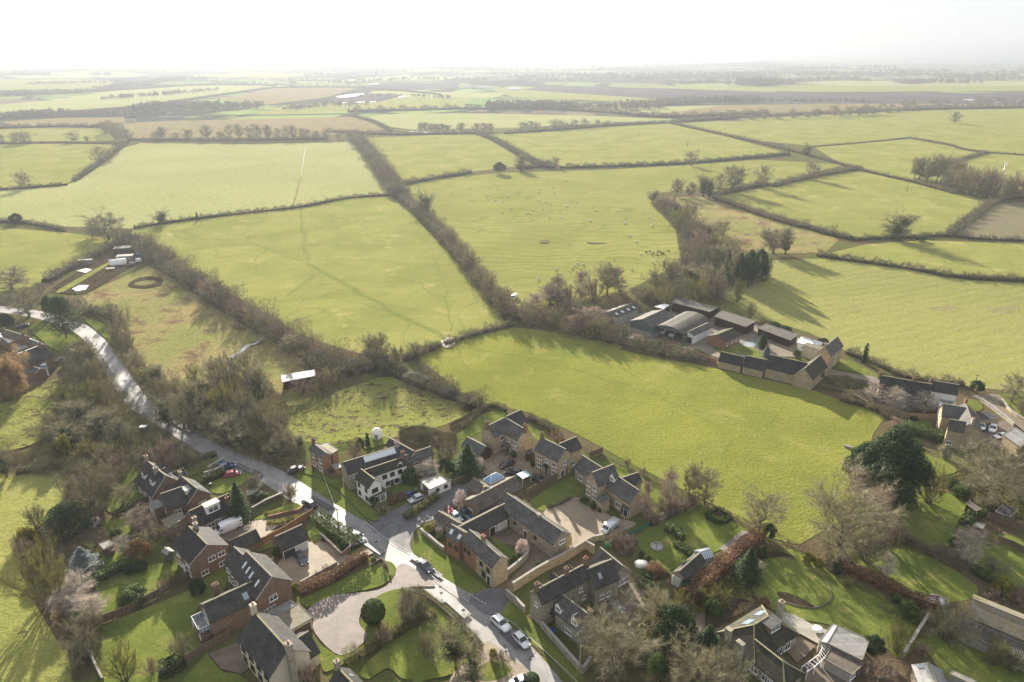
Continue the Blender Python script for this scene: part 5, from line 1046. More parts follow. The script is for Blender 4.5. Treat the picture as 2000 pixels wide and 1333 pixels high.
def row(kinds, pts, desc, where, group):
    "pts (bx,by,ty,w) counted from the left of the photo"
    pts = sorted(pts); n = len(pts)
    for i, p in enumerate(pts):
        k = kinds[i % len(kinds)] if isinstance(kinds, (list, tuple)) else kinds
        w_ = 'leftmost' if i == 0 else 'rightmost' if i == n-1 else ORD[i]+' from left' if i < 20 else ORD[n-1-i]+' from right'
        tree(k, *p, label=f'{desc}, {w_} {where}', group=group)
def hedge(pts, wd, ht, label, name='hedge', cat='hedge', kind='twig', mat=None, dens=1., top=.25, core=True, n=5, group=None, jit=.35, corem=None):
    c = wsmooth(pts, n) if not isinstance(pts[0], Vector) else pts; P = np.array([p[:] for p in c]); sg = P[1:]-P[:-1]; Ls = np.linalg.norm(sg, axis=1); cum = np.concatenate([[0], np.cumsum(Ls)]); T = cum[-1]
    dist = np.hypot(P[:, 0], P[:, 1]).mean(); sc = max(1, dist/150); org = P[len(P)//2].copy()
    e = empty(name, org, label, cat, group)
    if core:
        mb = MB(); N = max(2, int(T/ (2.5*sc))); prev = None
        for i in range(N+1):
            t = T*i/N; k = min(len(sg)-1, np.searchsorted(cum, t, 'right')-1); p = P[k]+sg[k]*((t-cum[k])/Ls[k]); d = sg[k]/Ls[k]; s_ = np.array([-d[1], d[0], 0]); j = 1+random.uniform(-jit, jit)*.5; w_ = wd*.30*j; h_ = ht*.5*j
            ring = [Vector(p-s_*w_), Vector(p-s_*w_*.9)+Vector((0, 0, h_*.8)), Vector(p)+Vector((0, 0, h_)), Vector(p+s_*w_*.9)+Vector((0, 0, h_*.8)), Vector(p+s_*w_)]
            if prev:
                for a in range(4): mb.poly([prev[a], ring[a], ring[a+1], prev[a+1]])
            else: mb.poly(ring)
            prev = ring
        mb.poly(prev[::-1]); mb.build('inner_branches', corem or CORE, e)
    if kind == 'twig':
        wid = .05*sc; ln = .9*min(2.2, sc); N = int(T*(ht+wd*.55)*2.3*dens/(.5*wid*ln)*.8)
    else: siz = .13*sc; N = int(T*(ht*2+wd)*2.4*dens/(siz*siz*2.4)*.55)
    N = min(N, 110000); t = rng.random(N)*T; k = np.clip(np.searchsorted(cum, t, 'right')-1, 0, len(sg)-1); p = P[k]+sg[k]*((t-cum[k])/Ls[k])[:, None]; d = sg[k]/Ls[k][:, None]; s_ = np.stack([-d[:, 1], d[:, 0], 0*d[:, 0]], 1)
    ph = rng.random(64)*6.28; mod = 1+jit*(.5*np.sin(t/ht*1.1+ph[0])+.5*np.sin(t/ht*2.3+ph[1])+.3*np.sin(t/ht*5+ph[2])); mod = np.maximum(mod, .3)
    if kind == 'twig':
        y = rng.uniform(-.5, .5, N)*wd*mod; z = rng.random(N)**.8*ht*mod*.78; base = p+s_*y[:, None]; base[:, 2] = z; dr = unit(rdir(N)*.75+np.array([0, 0, .7])+s_*(y/wd)[:, None]*.8); V = slivers(base, dr, ln*rng.uniform(.4, 1.3, N), np.full(N, wid)*rng.uniform(.6, 1.4, N)); me = tris_mesh('twigs', V-org, 3, mat or TWIGH)
    else:
        per = wd+2*ht; u = rng.random(N)*per; y = np.where(u < ht, -.5*wd, np.where(u < ht+wd, u-ht-wd/2, .5*wd)); z = np.where(u < ht, u, np.where(u < ht+wd, ht, per-u)); nr = np.where((u < ht)[:, None], -s_, np.where((u < ht+wd)[:, None], np.array([0, 0, 1.]), s_))
        dp = rng.normal(size=N)*.07*sc; base = p+s_*(y*(1+.1*(mod-1)))[:, None]; base[:, 2] = z*(1+.35*(mod-1)); base += nr*dp[:, None]; V = cards(base, unit(nr+rdir(N)*.7), siz*rng.uniform(.6, 1.3, N)); me = tris_mesh('leaves', V-org, 4, mat or LEAFG)
    link(me.name.split('.')[0], me, e); return e
def stuff(name, poly, n, h0, h1, mat, kind='twig', wid=.07, label=None):
    if kind == 'twig': n = int(n*1.7); wid *= .62
    "a thicket nobody could count: spread over a polygon"
    P = [at(*p) for p in poly]; tri = tessellate_polygon([P]); A = np.array([[P[i][:] for i in t] for t in tri]); ar = np.linalg.norm(np.cross(A[:, 1]-A[:, 0], A[:, 2]-A[:, 0]), axis=1); i = rng.choice(len(A), n, p=ar/ar.sum()); u, v = rng.random(n), rng.random(n); m = u+v > 1; u[m] = 1-u[m]; v[m] = 1-v[m]
    b = A[i, 0]+(A[i, 1]-A[i, 0])*u[:, None]+(A[i, 2]-A[i, 0])*v[:, None]; g = .5+.5*np.sin(b[:, 0]*.37+np.sin(b[:, 1]*.23)*2)*np.sin(b[:, 1]*.31+np.sin(b[:, 0]*.19)*2); hh = (h0+(h1-h0)*g)
    if kind == 'twig': b[:, 2] = rng.random(n)*hh*.6; V = slivers(b, unit(rdir(n)*.7+np.array([0, 0, .7])), hh*.7*rng.uniform(.4, 1.2, n)+.3, np.full(n, wid)*rng.uniform(.6, 1.4, n)); me = tris_mesh(name, V, 3, mat)
    else: b[:, 2] = rng.random(n)**.5*hh; V = cards(b, unit(rdir(n)+np.array([0, 0, .8])), wid*rng.uniform(.6, 1.4, n)); me = tris_mesh(name, V, 4, mat)
    return tag(link(name, me), kind='stuff')
# ---------------------------------------------------------------- hedges between the fields
HG = 'hedges between the fields'
FH = [
 ([(762,382),(680,388),(585,406),(470,418),(330,436),(262,447)], 2.5, 2.2, 'trimmed hedge along the lower edge of the large pale field'),
 ([(0,434),(60,438),(128,452)], 2.5, 2.2, 'short trimmed hedge on the left edge below the large pale field'),
 ([(0,372),(60,368),(132,362)], 2.5, 2.5, 'short dark hedge under the lone round tree at the left edge'),
 ([(146,355),(190,325),(225,300),(248,280)], 4, 3, 'hedge climbing from the short dark hedge to the wooded corner'),
 ([(0,281),(120,280),(235,282)], 3, 1.8, 'thin hedge across the top of the small left field'),
 ([(250,275),(450,275),(640,273)], 4, 3, 'hedge under the long row of bare trees beyond the pale field'),
 ([(690,266),(720,300),(745,335),(765,365),(785,388)], 14, 6.5, 'thick bushy hedge down the right side of the large pale field'),
 ([(785,388),(830,425),(880,480),(920,530),(960,580),(1000,625)], 8, 5, 'dark hedge between the green slope and the ridged sheep field'),
 ([(790,360),(850,350),(920,338)], 5, 3.5, 'hedge along the top left of the ridged sheep field'),
 ([(1010,330),(1060,327)], 6, 3.5, 'short bushy hedge beside the lone bare tree above the sheep field'),
 ([(930,262),(970,277),(1010,300),(1050,322),(1080,330)], 7, 4, 'curving hedge between the two middle far fields'),
 ([(1095,329),(1230,325),(1340,320),(1440,312),(1540,303)], 5, 3.2, 'long straight hedge above the sheep field'),
 ([(1305,241),(1400,262),(1480,280),(1550,297)], 5, 3, 'hedge running down from the far tree row to the ivy covered tree'),
 ([(1550,297),(1620,316),(1700,338),(1790,358),(1860,378)], 3, 2, 'low hedge between the ivy covered tree and the copse'),
 ([(1390,385),(1460,368),(1500,362)], 7, 4, 'bushy hedge behind the dry tan field'), ([(1510,365),(1580,348),(1680,330)], 7, 3.5, 'hedge leading to the tree with long shadow'),
 ([(1395,388),(1450,408),(1520,432),(1590,450),(1660,468)], 7, 3.5, 'thick hedge between the dry tan field and the pasture with long shadows'),
 ([(1665,470),(1760,465),(1860,462),(1940,470),(2380,482)], 3, 2.2, 'hedge on the right below the lone round oak'),
 ([(1855,460),(1895,428),(1945,395),(2000,385)], 5, 3, 'hedge on the left side of the ploughed field'),
 ([(1595,500),(1700,515),(1800,530),(1900,545),(2380,568)], 4, 2.5, 'hedge along the top of the drilled crop field'),
 ([(1000,636),(950,648),(900,663),(870,673)], 4, 2, 'low rusty bramble hedge across the middle of the green slope'),
 ([(860,676),(830,688),(790,705)], 5, 3, 'bushes left of the field gate in the middle of the green slope'),
 ([(240,472),(205,492),(170,510),(125,532),(90,552)], 5, 3, 'hedge above the allotments'),
 ([(262,470),(300,502),(350,535),(400,568),(450,600),(500,630)], 11, 5.5, 'dark bushy hedge on the left of the green slope'),
 ([(500,630),(550,660),(600,690),(645,722),(690,728)], 12, 5.5, 'dark bushy hedge behind the pale roofed shelter'),
 ([(690,715),(740,720),(790,738),(850,762),(930,797)], 8, 4.5, 'dark hedge around the tussocky paddock'),
 ([(1590,287),(1690,279),(1775,270)], 1.5, 1, 'thin boundary hedge between two bright far fields'), ([(1775,270),(1850,283),(1930,299),(2380,325)], 2, 1.5, 'thin gappy hedge at the right of the far fields'),
 ([(1800,345),(1860,320),(1925,299)], 4, 2.5, 'hedge leading up from the copse'), ([(1640,782),(1690,795),(1740,815),(1760,840)], 3.5, 2.4, 'hedge at the lower right corner of the near pasture'),
 ([(1310,241),(1420,232),(1560,225),(1700,219),(1850,213),(2380,207)], 9, 5, 'distant hedge along the top of the broad bright field'),
 ([(640,258),(720,262),(790,264),(860,262),(940,262)], 7, 4, 'far hedge behind the middle fields'), ([(985,262),(1080,255),(1200,246),(1300,241)], 7, 4, 'far hedge under the clumps of rounded trees'),
 ([(690,228),(730,240),(765,258)], 6, 3, 'short far hedge dropping toward the pale field corner'), ([(0,252),(100,249),(210,250)], 8, 5, 'far hedge at the left edge beyond the small fields'),
 ([(130,183),(250,176),(400,167),(540,168)], 10, 5, 'distant hedge on the left hillside'), ([(100,230),(300,206),(430,187),(540,172)], 8, 4, 'distant sloping hedge on the left hillside'),
 ([(540,172),(700,172),(860,186)], 8, 4, 'distant hedge near the quarry pools'), ([(680,220),(900,214),(1060,214),(1300,230)], 14, 8, 'distant wooded hedge across the middle'),
 ([(1290,230),(1420,226),(1500,222)], 12, 7, 'distant hedge left of the brown field'),
 ([(170,606),(200,616),(230,632)], 4, 3, 'hedge between the road bend and the rough tan field'),
 ([(1200,668),(1250,682),(1300,694),(1380,706)], 6, 2.6, 'scrubby hedge in front of the farm'),
 ([(1655,690),(1710,712),(1760,735),(1830,748),(1880,752)], 3.5, 2, 'hedge behind the black roofed cottages'),
]
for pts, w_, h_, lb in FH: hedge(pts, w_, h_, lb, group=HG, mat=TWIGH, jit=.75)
GH = 'garden hedges'
L = lambda C, pts: [C(*p) for p in pts]
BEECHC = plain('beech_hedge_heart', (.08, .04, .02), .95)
for C, pts, w_, h_, lb, k, m in [
 (C3, [(1235,480),(1500,380),(1700,240),(1880,120)], 1.6, 2.6, 'tall rusty beech hedge beside the brown gravel drive', 'leaf', LEAFB),
 (V4, [(400,890),(520,780),(640,670),(740,590),(800,535)], 2.6, 2.8, 'massive rusty beech hedge rising from the stone garage to the pasture', 'leaf', LEAFB),
 (V5, [(245,690),(330,740),(450,790),(560,850),(680,900),(790,930)], 2.0, 2.2, 'long rusty beech hedge between the two right hand lawns', 'leaf', LEAFB),
 (C4, [(900,940),(960,900),(1080,860)], 1.5, 1.5, 'short rusty hedge in front of the white cottage', 'leaf', LEAFB),
 (V2, [(620,440),(680,490),(740,530),(800,570),(830,600)], 3.5, 2.2, 'dense green hedge beside the roadside pole', 'leaf', LEAFG),
 (C4, [(1060,1075),(1150,1020),(1250,950),(1380,860)], 1.6, 1.5, 'long trimmed pale green hedge beside the side road', 'leaf', OLIVE),
 (V4, [(120,790),(180,830),(240,860)], 2, 2, 'block shaped clipped hedge beside the glazed gable', 'leaf', LEAFG),
 (V4, [(330,580),(380,610),(420,640)], 1.6, 1.3, 'low clipped hedge block on the garden lawn', 'leaf', LEAFG),
 (V4, [(285,510),(320,500),(350,525),(370,560)], 1.8, 1.8, 'curved clipped topiary hedge on the garden lawn', 'leaf', LEAFG),
 (V4, [(505,425),(580,465),(640,430)], 1, .9, 'low box hedge round the bench at the pasture fence', 'leaf', LEAFG), (V4, [(505,420),(570,385),(635,420)], 1, .8, 'far side of low box hedge round the bench', 'leaf', LEAFG),
 (V4, [(150,740),(200,760),(260,755),(295,735)], 1.2, .8, 'curved low hedge below the rusty flower bed', 'leaf', LEAFG),
 (V2, [(770,1230),(860,1190),(960,1130),(1060,1060),(1160,1010),(1268,960)], 2.6, 2, 'straggly grey green hedge dividing the front gardens', 'twig', OLIVE),
 (V3, [(0,830),(70,850),(180,930),(290,1030),(370,1110),(375,1170)], 1.2, 1, 'dark low hedge along the roadside garden wall', 'twig', TWIGH),
 (K5, [(665,830),(760,860),(880,890),(990,925),(1080,945)], 3.5, 2.6, 'tall green yellow hedge below the big gabled stone house', 'leaf', LEAFG),
 (V5, [(930,470),(980,430),(1040,400)], 2, 1.8, 'thick clipped hedge at the top right of the shaded lawn', 'leaf', LEAFG),
 (V5, [(980,720),(1050,760),(1110,800)], 2, 1.4, 'dark low hedge left of the far right lawn', 'leaf', LEAFG), (V5, [(560,500),(620,540),(700,590),(880,660)], 2.2, 1.6, 'brown mixed hedge below the shaded lawn', 'twig', TWIGR),
 (V1, [(650,420),(700,400),(770,375)], 1.6, 1.6, 'neat green hedge behind the dormer houses', 'leaf', LEAFG), (V1, [(1110,240),(1170,220),(1235,185)], 1.6, 1.6, 'neat hedge beside the blue parked car', 'leaf', LEAFG),
 (V1, [(1190,85),(1140,105),(1050,140),(1010,160)], 1.4, 1.4, 'dark hedge behind the sunny square lawn', 'leaf', LEAFG), (V2, [(330,410),(380,415),(430,400)], .9, .9, 'yellow green flower border on the bank', 'leaf', LEAFY), (V2, [(340,465),(420,460),(500,440),(570,425)], 1.2, .9, 'long golden border beside the timber fence', 'leaf', LEAFY),
 (V1, [(550,770),(610,740),(690,700),(760,700)], 2, 1.6, 'dark hedge across the middle of the left garden', 'leaf', LEAFG), (V1, [(480,640),(500,590),(440,600)], 2, 1., 'olive shrubs border in the left garden', 'leaf', OLIVE),
 (V1, [(880,1290),(950,1270),(1000,1230)], 3, 2, 'dark evergreen hedge at the bottom left lawn', 'leaf', LEAFD), (V1, [(100,180),(220,160),(330,150)], 4, 2.5, 'dark hedge at the top of the left meadow', 'twig', TWIGH),
 (K3, [(480,300),(600,190),(700,130),(800,170)], 1.5, 1.6, 'brown hedge round the lawn of the L shaped stone house', 'twig', TWIGH), (K3, [(970,225),(1060,270),(1150,320),(1220,380)], 2.2, 2, 'dark hedge between the pasture and the L shaped stone house', 'twig', TWIGH),
 (K3, [(1110,900),(1200,870),(1290,820)], .8, .6, 'small border hedge along the courtyard lawn', 'twig', TWIGH), (V4, [(200,470),(290,420),(380,375),(440,340)], 3, 2, 'dense brown hedge at the top of the topiary garden', 'twig', TWIGR),
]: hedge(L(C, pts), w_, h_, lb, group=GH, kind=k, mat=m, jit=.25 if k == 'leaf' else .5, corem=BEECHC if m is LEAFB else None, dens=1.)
# ---------------------------------------------------------------- trees and bushes
A1 = lambda x: x/2.857; FL = crop(0, 80, 2.857); FM = crop(650, 80, 2.857); FR = crop(1300, 80, 2.857); FC = crop(800, 400, 2.5); WL = crop(0, 480, 3.333); KP = crop(380, 560, 3.332)
def rowc(kinds, C, pts, desc, where, group):
    q = []
    for bx, by, ty, w_ in pts:
        a = C(bx, by); t = C(bx, ty); s = C(bx+w_, by)[0]-a[0]; q.append((a[0], a[1], t[1], s))
    row(kinds, q, desc, where, group)
rowc(['oak', 'ash', 'oak'], FL, [(x, 552, t, w_) for x, t, w_ in [(865,500,60),(905,480,70),(985,510,60),(1055,485,70),(1160,468,80),(1240,500,60),(1285,465,60),(1335,462,60),(1395,465,60),(1440,455,60),(1500,468,60),(1550,480,50),(1595,470,60),(1635,470,60),(1685,485,50),(1715,480,50),(1770,500,60),(1820,482,55),(1890,505,50)]], 'bare tree', 'in long row beyond the large pale field', 'row of bare trees beyond the large pale field')
rowc('ash', FM, [(x, 508, t, w_) for x, t, w_ in [(490,455,50),(520,455,50),(550,458,50),(580,462,50),(610,462,50),(640,468,50),(715,456,60),(800,460,55),(838,455,50),(880,460,50)]], 'slim rounded bare tree', 'in tight row beyond the middle fields', 'tight far row of bare trees')
rowc('oak', FM, [(x, y, t, w_) for x, y, t, w_ in [(1065,500,448,60),(1105,500,445,60),(1140,498,448,55),(1235,495,435,60),(1270,492,436,60),(1305,490,455,40),(1348,488,433,50),(1408,485,430,60),(1480,480,435,40),(1535,475,445,60),(1600,472,450,70),(1680,468,452,70)]], 'rounded bare tree', 'in clumps on the far hedge above the middle fields', 'far clumps of rounded bare trees')
rowc(['oak', 'bush'], FR, [(x, y, t, w_) for x, y, t, w_ in [(330,440,390,70),(375,440,385,60),(480,440,415,60),(550,438,415,50),(625,438,395,70),(710,432,375,60),(790,430,400,60),(840,425,375,70),(940,425,350,60),(980,420,385,70),(1030,418,355,70),(1080,416,365,60),(1120,414,352,80),(1160,410,365,60),(1240,400,368,80),(1300,398,370,60),(1380,392,365,60),(1520,385,360,70),(1640,380,365,60),(1820,375,360,80),(1950,372,352,80)]], 'distant bare tree', 'along the top of the broad bright field', 'bare trees along the distant right hedge')
T = lambda C, k, bx, by, ty, w_, lb, g=None: tree(k, *C(bx, by), C(bx, ty)[1], C(bx+w_, by)[0]-C(bx, by)[0], lb, g)
for a in [
 (FR,'oak',1612,461,393,70,'lone small bare tree standing in the broad bright far field'), (FR,'ivy',785,640,568,75,'ivy covered tree at the meeting of two far hedges'), (FR,'oak',145,700,608,85,'round bare tree on the straight hedge above the sheep field'),
 (FR,'oak',640,600,568,30,'tiny bare tree left of the ivy covered hedge tree'), (FR,'oak',540,822,690,110,'twisted bare tree casting a long shadow, left of the pasture with long shadows'), (FR,'oak',815,775,655,100,'bare tree above the long thin shadow in the right pasture'),
 (FR,'ivy',1285,1110,950,190,'large round oak with an ivy dark heart on the right hand hedge'), (FR,'ash',370,842,690,130,'tall bare tree at the head of the stream wood'), (FR,'oak',300,846,742,80,'smaller bare tree at the head of the stream wood'),
 (FR,'ivyash',210,872,745,90,'ivy stemmed bare tree at the head of the stream wood'), (FR,'ivyash',240,880,760,60,'slim ivy stemmed tree at the head of the stream wood'), (FR,'ash',60,868,768,90,'leftmost bare tree at the head of the stream wood'), (FR,'ash',135,872,790,60,'thin bare tree at the head of the stream wood'),
 (FR,'ash',600,1190,1045,180,'wide dark bare oak below the dry tan field'), (FR,'ivyash',668,1190,1040,90,'upright ivy stemmed tree beside the wide dark bare oak'),
 (FL,'oak',145,573,498,100,'broad bare tree in the small far left field'), (FL,'oak',85,573,510,70,'faint bare tree near the left edge in small far field'), (FL,'oak',10,573,515,60,'bare tree cut by the left edge in small far field'), (FL,'oak',415,566,500,75,'round bare tree in the small far left field'), (FL,'bush',485,562,530,35,'little bush on the small far left field'),
 (FL,'oak',562,682,585,115,'bushy bare oak on the hedge left of the large pale field'), (FL,'oak',612,670,590,80,'second bare oak on the hedge left of the large pale field'), (FL,'ash',650,630,560,60,'slim tree above the two hedge oaks'), (FL,'oak',145,822,722,90,'lone leaning bare tree at the left end of the short dark hedge'),
 (FL,'round',95,1018,964,70,'small round dark ivy bush on the left edge hedge'), (FL,'ivy',902,1022,938,95,'ivy crowned tree on the hedge below the large pale field'), (FL,'column',1102,1002,955,14,'thin ivy post on the hedge below the large pale field'),
 (FM,'round',930,742,678,70,'dark round ivy bush left of the lone tree above the sheep field'), (FM,'ivy',1047,725,628,85,'lone spreading bare tree above the sheep field'), (FM,'oak',1240,708,640,60,'small bare tree where two hedges meet above the sheep field'), (FM,'oak',1190,708,655,50,'low scrubby tree where two hedges meet'),
 (FM,'ivy',510,975,835,140,'big bare tree leaning over the hedge beside the green slope'), (FM,'oak',640,1110,1040,80,'small tree on the hedge left of the sheep field'),
 (FL,'oak',610,1110,948,230,'great spreading bare oak at the left corner of the green slope'), (FL,'oak',520,1095,990,130,'bare oak on left of the great spreading oak'), (FL,'bush',720,1140,1050,150,'brown bush right below the great spreading oak'),
 (FR,'round',1420,1118,1090,60,'small dark bush right of the round oak'),
]: T(*a)
rowc(['ash', 'ash', 'oak'], FR, [(1385,770,645,80),(1415,775,650,80),(1460,785,628,90),(1510,790,628,90),(1555,800,650,80),(1590,815,648,90),(1620,820,660,80)], 'tall bare tree', 'of the copse by the mobile phone mast', 'tall trees of the copse by the mast')
rowc(['bush', 'redbush'], FR, [(1560,830,720,80),(1600,835,715,90),(1650,850,700,100),(1700,862,705,100),(1750,872,700,110),(1790,875,710,100),(1820,878,715,90),(1680,830,690,90),(1900,880,745,110),(1960,880,728,130),(2020,885,730,130)], 'brown bushy tree', 'of the copse by the mobile phone mast', 'bushes of the copse by the mast')
rowc(['bush', 'oak'], FL, [(590,520,445,80),(620,530,440,80),(650,545,455,80),(680,556,480,80),(720,560,490,60)], 'dense bare tree', 'in the wooded hedge end by the pale field', 'wooded hedge end beside the pale field')
rowc(['bush', 'oak', 'redbush'], FM, [(100,560,500,70),(130,590,520,80),(170,640,560,90),(210,680,590,100),(250,730,640,100),(300,780,690,110),(340,840,740,120),(355,860,780,110)], 'bushy tree', 'in thick hedge right of the large pale field', 'bushy trees in the thick middle hedge')
rowc(['bush', 'redbush', 'oak'], crop(0, 0, 1), [(295,500,462,50),(325,520,485,45),(352,545,505,50),(385,560,525,40),(410,590,545,50),(425,585,540,30),(440,605,560,45),(470,625,580,50),(495,640,590,45),(520,650,605,50),(550,665,628,40),(575,688,655,45),(600,695,660,40),(625,705,665,40)], 'bare scrubby tree', 'on the long hedge by the green slope', 'scrubby trees on the long dark hedge')
rowc(['bush', 'oak'], crop(0, 0, 1), [(880,480,450,30),(900,510,470,35),(918,530,485,40),(940,560,515,30),(955,580,530,35),(975,600,555,30),(985,615,560,40)], 'scrubby bush', 'on the hedge left of the sheep field', 'bushes on the hedge left of the sheep field')
rowc(['bush', 'ivy', 'bush', 'green', 'redbush'], crop(0, 0, 1), [(1275,395,372,30),(1300,410,378,45),(1320,425,390,40),(1345,430,395,45),(1330,450,405,50),(1355,470,425,45),(1385,475,430,50),(1365,495,445,45),(1395,500,455,55),(1375,525,480,50),(1410,525,478,55),(1340,530,495,50),(1310,545,505,55),(1350,560,515,60),(1280,560,528,45),(1390,560,515,60),(1320,590,545,60),(1260,590,560,45),(1360,590,540,60),(1400,585,535,50),(1290,600,560,50),(1430,500,470,40),(1410,460,430,40),(1440,590,545,30),(1480,500,485,25)], 'grey brown tree', 'in the stream wood above the farm', 'trees of the stream wood above the farm')
rowc(['spruce', 'bush', 'round'], crop(0, 0, 1), [(1420,548,492,30),(1430,556,488,30),(1441,558,494,32),(1450,552,486,28),(1460,560,490,32),(1470,556,495,30),(1480,552,487,28),(1489,546,493,26),(1498,540,498,24),(1436,545,500,30),(1465,545,497,30)], 'dark dense tree', 'in the evergreen block beside the drilled field', 'evergreen block beside the drilled field')
rowc(['redbush', 'birch', 'bush'], crop(0, 0, 1), [(1015,625,588,55),(1040,635,598,62),(1060,630,595,40),(1085,640,600,50),(1110,650,615,40),(1135,655,610,50),(1165,660,622,45),(1190,672,640,40),(1215,664,632,35),(1200,645,622,25),(1245,674,655,30),(1275,684,664,30),(1305,690,670,30),(1335,696,676,30),(1038,602,572,50),(1075,592,560,52),(1150,640,600,55),(1120,625,585,60),(1100,600,565,50),(1235,610,585,40)], 'rounded scrub bush', 'in the scrub belt left of and below the farm', 'scrub belt left of the farm')
for x, y, t, w_, k, wh in [(1087,598,540,48,'birch','leftmost'),(1112,603,556,36,'redbush','second'),(1138,592,528,40,'birch','third'),(1160,588,545,50,'redbush','fourth'),(1186,578,513,52,'ash','fifth'),(1212,575,522,46,'birch','sixth')]: tree(k, x, y, t, w_, f'slender pinkish birch, {wh} from left behind the leftmost farm shed', 'pinkish birches behind the farm sheds')
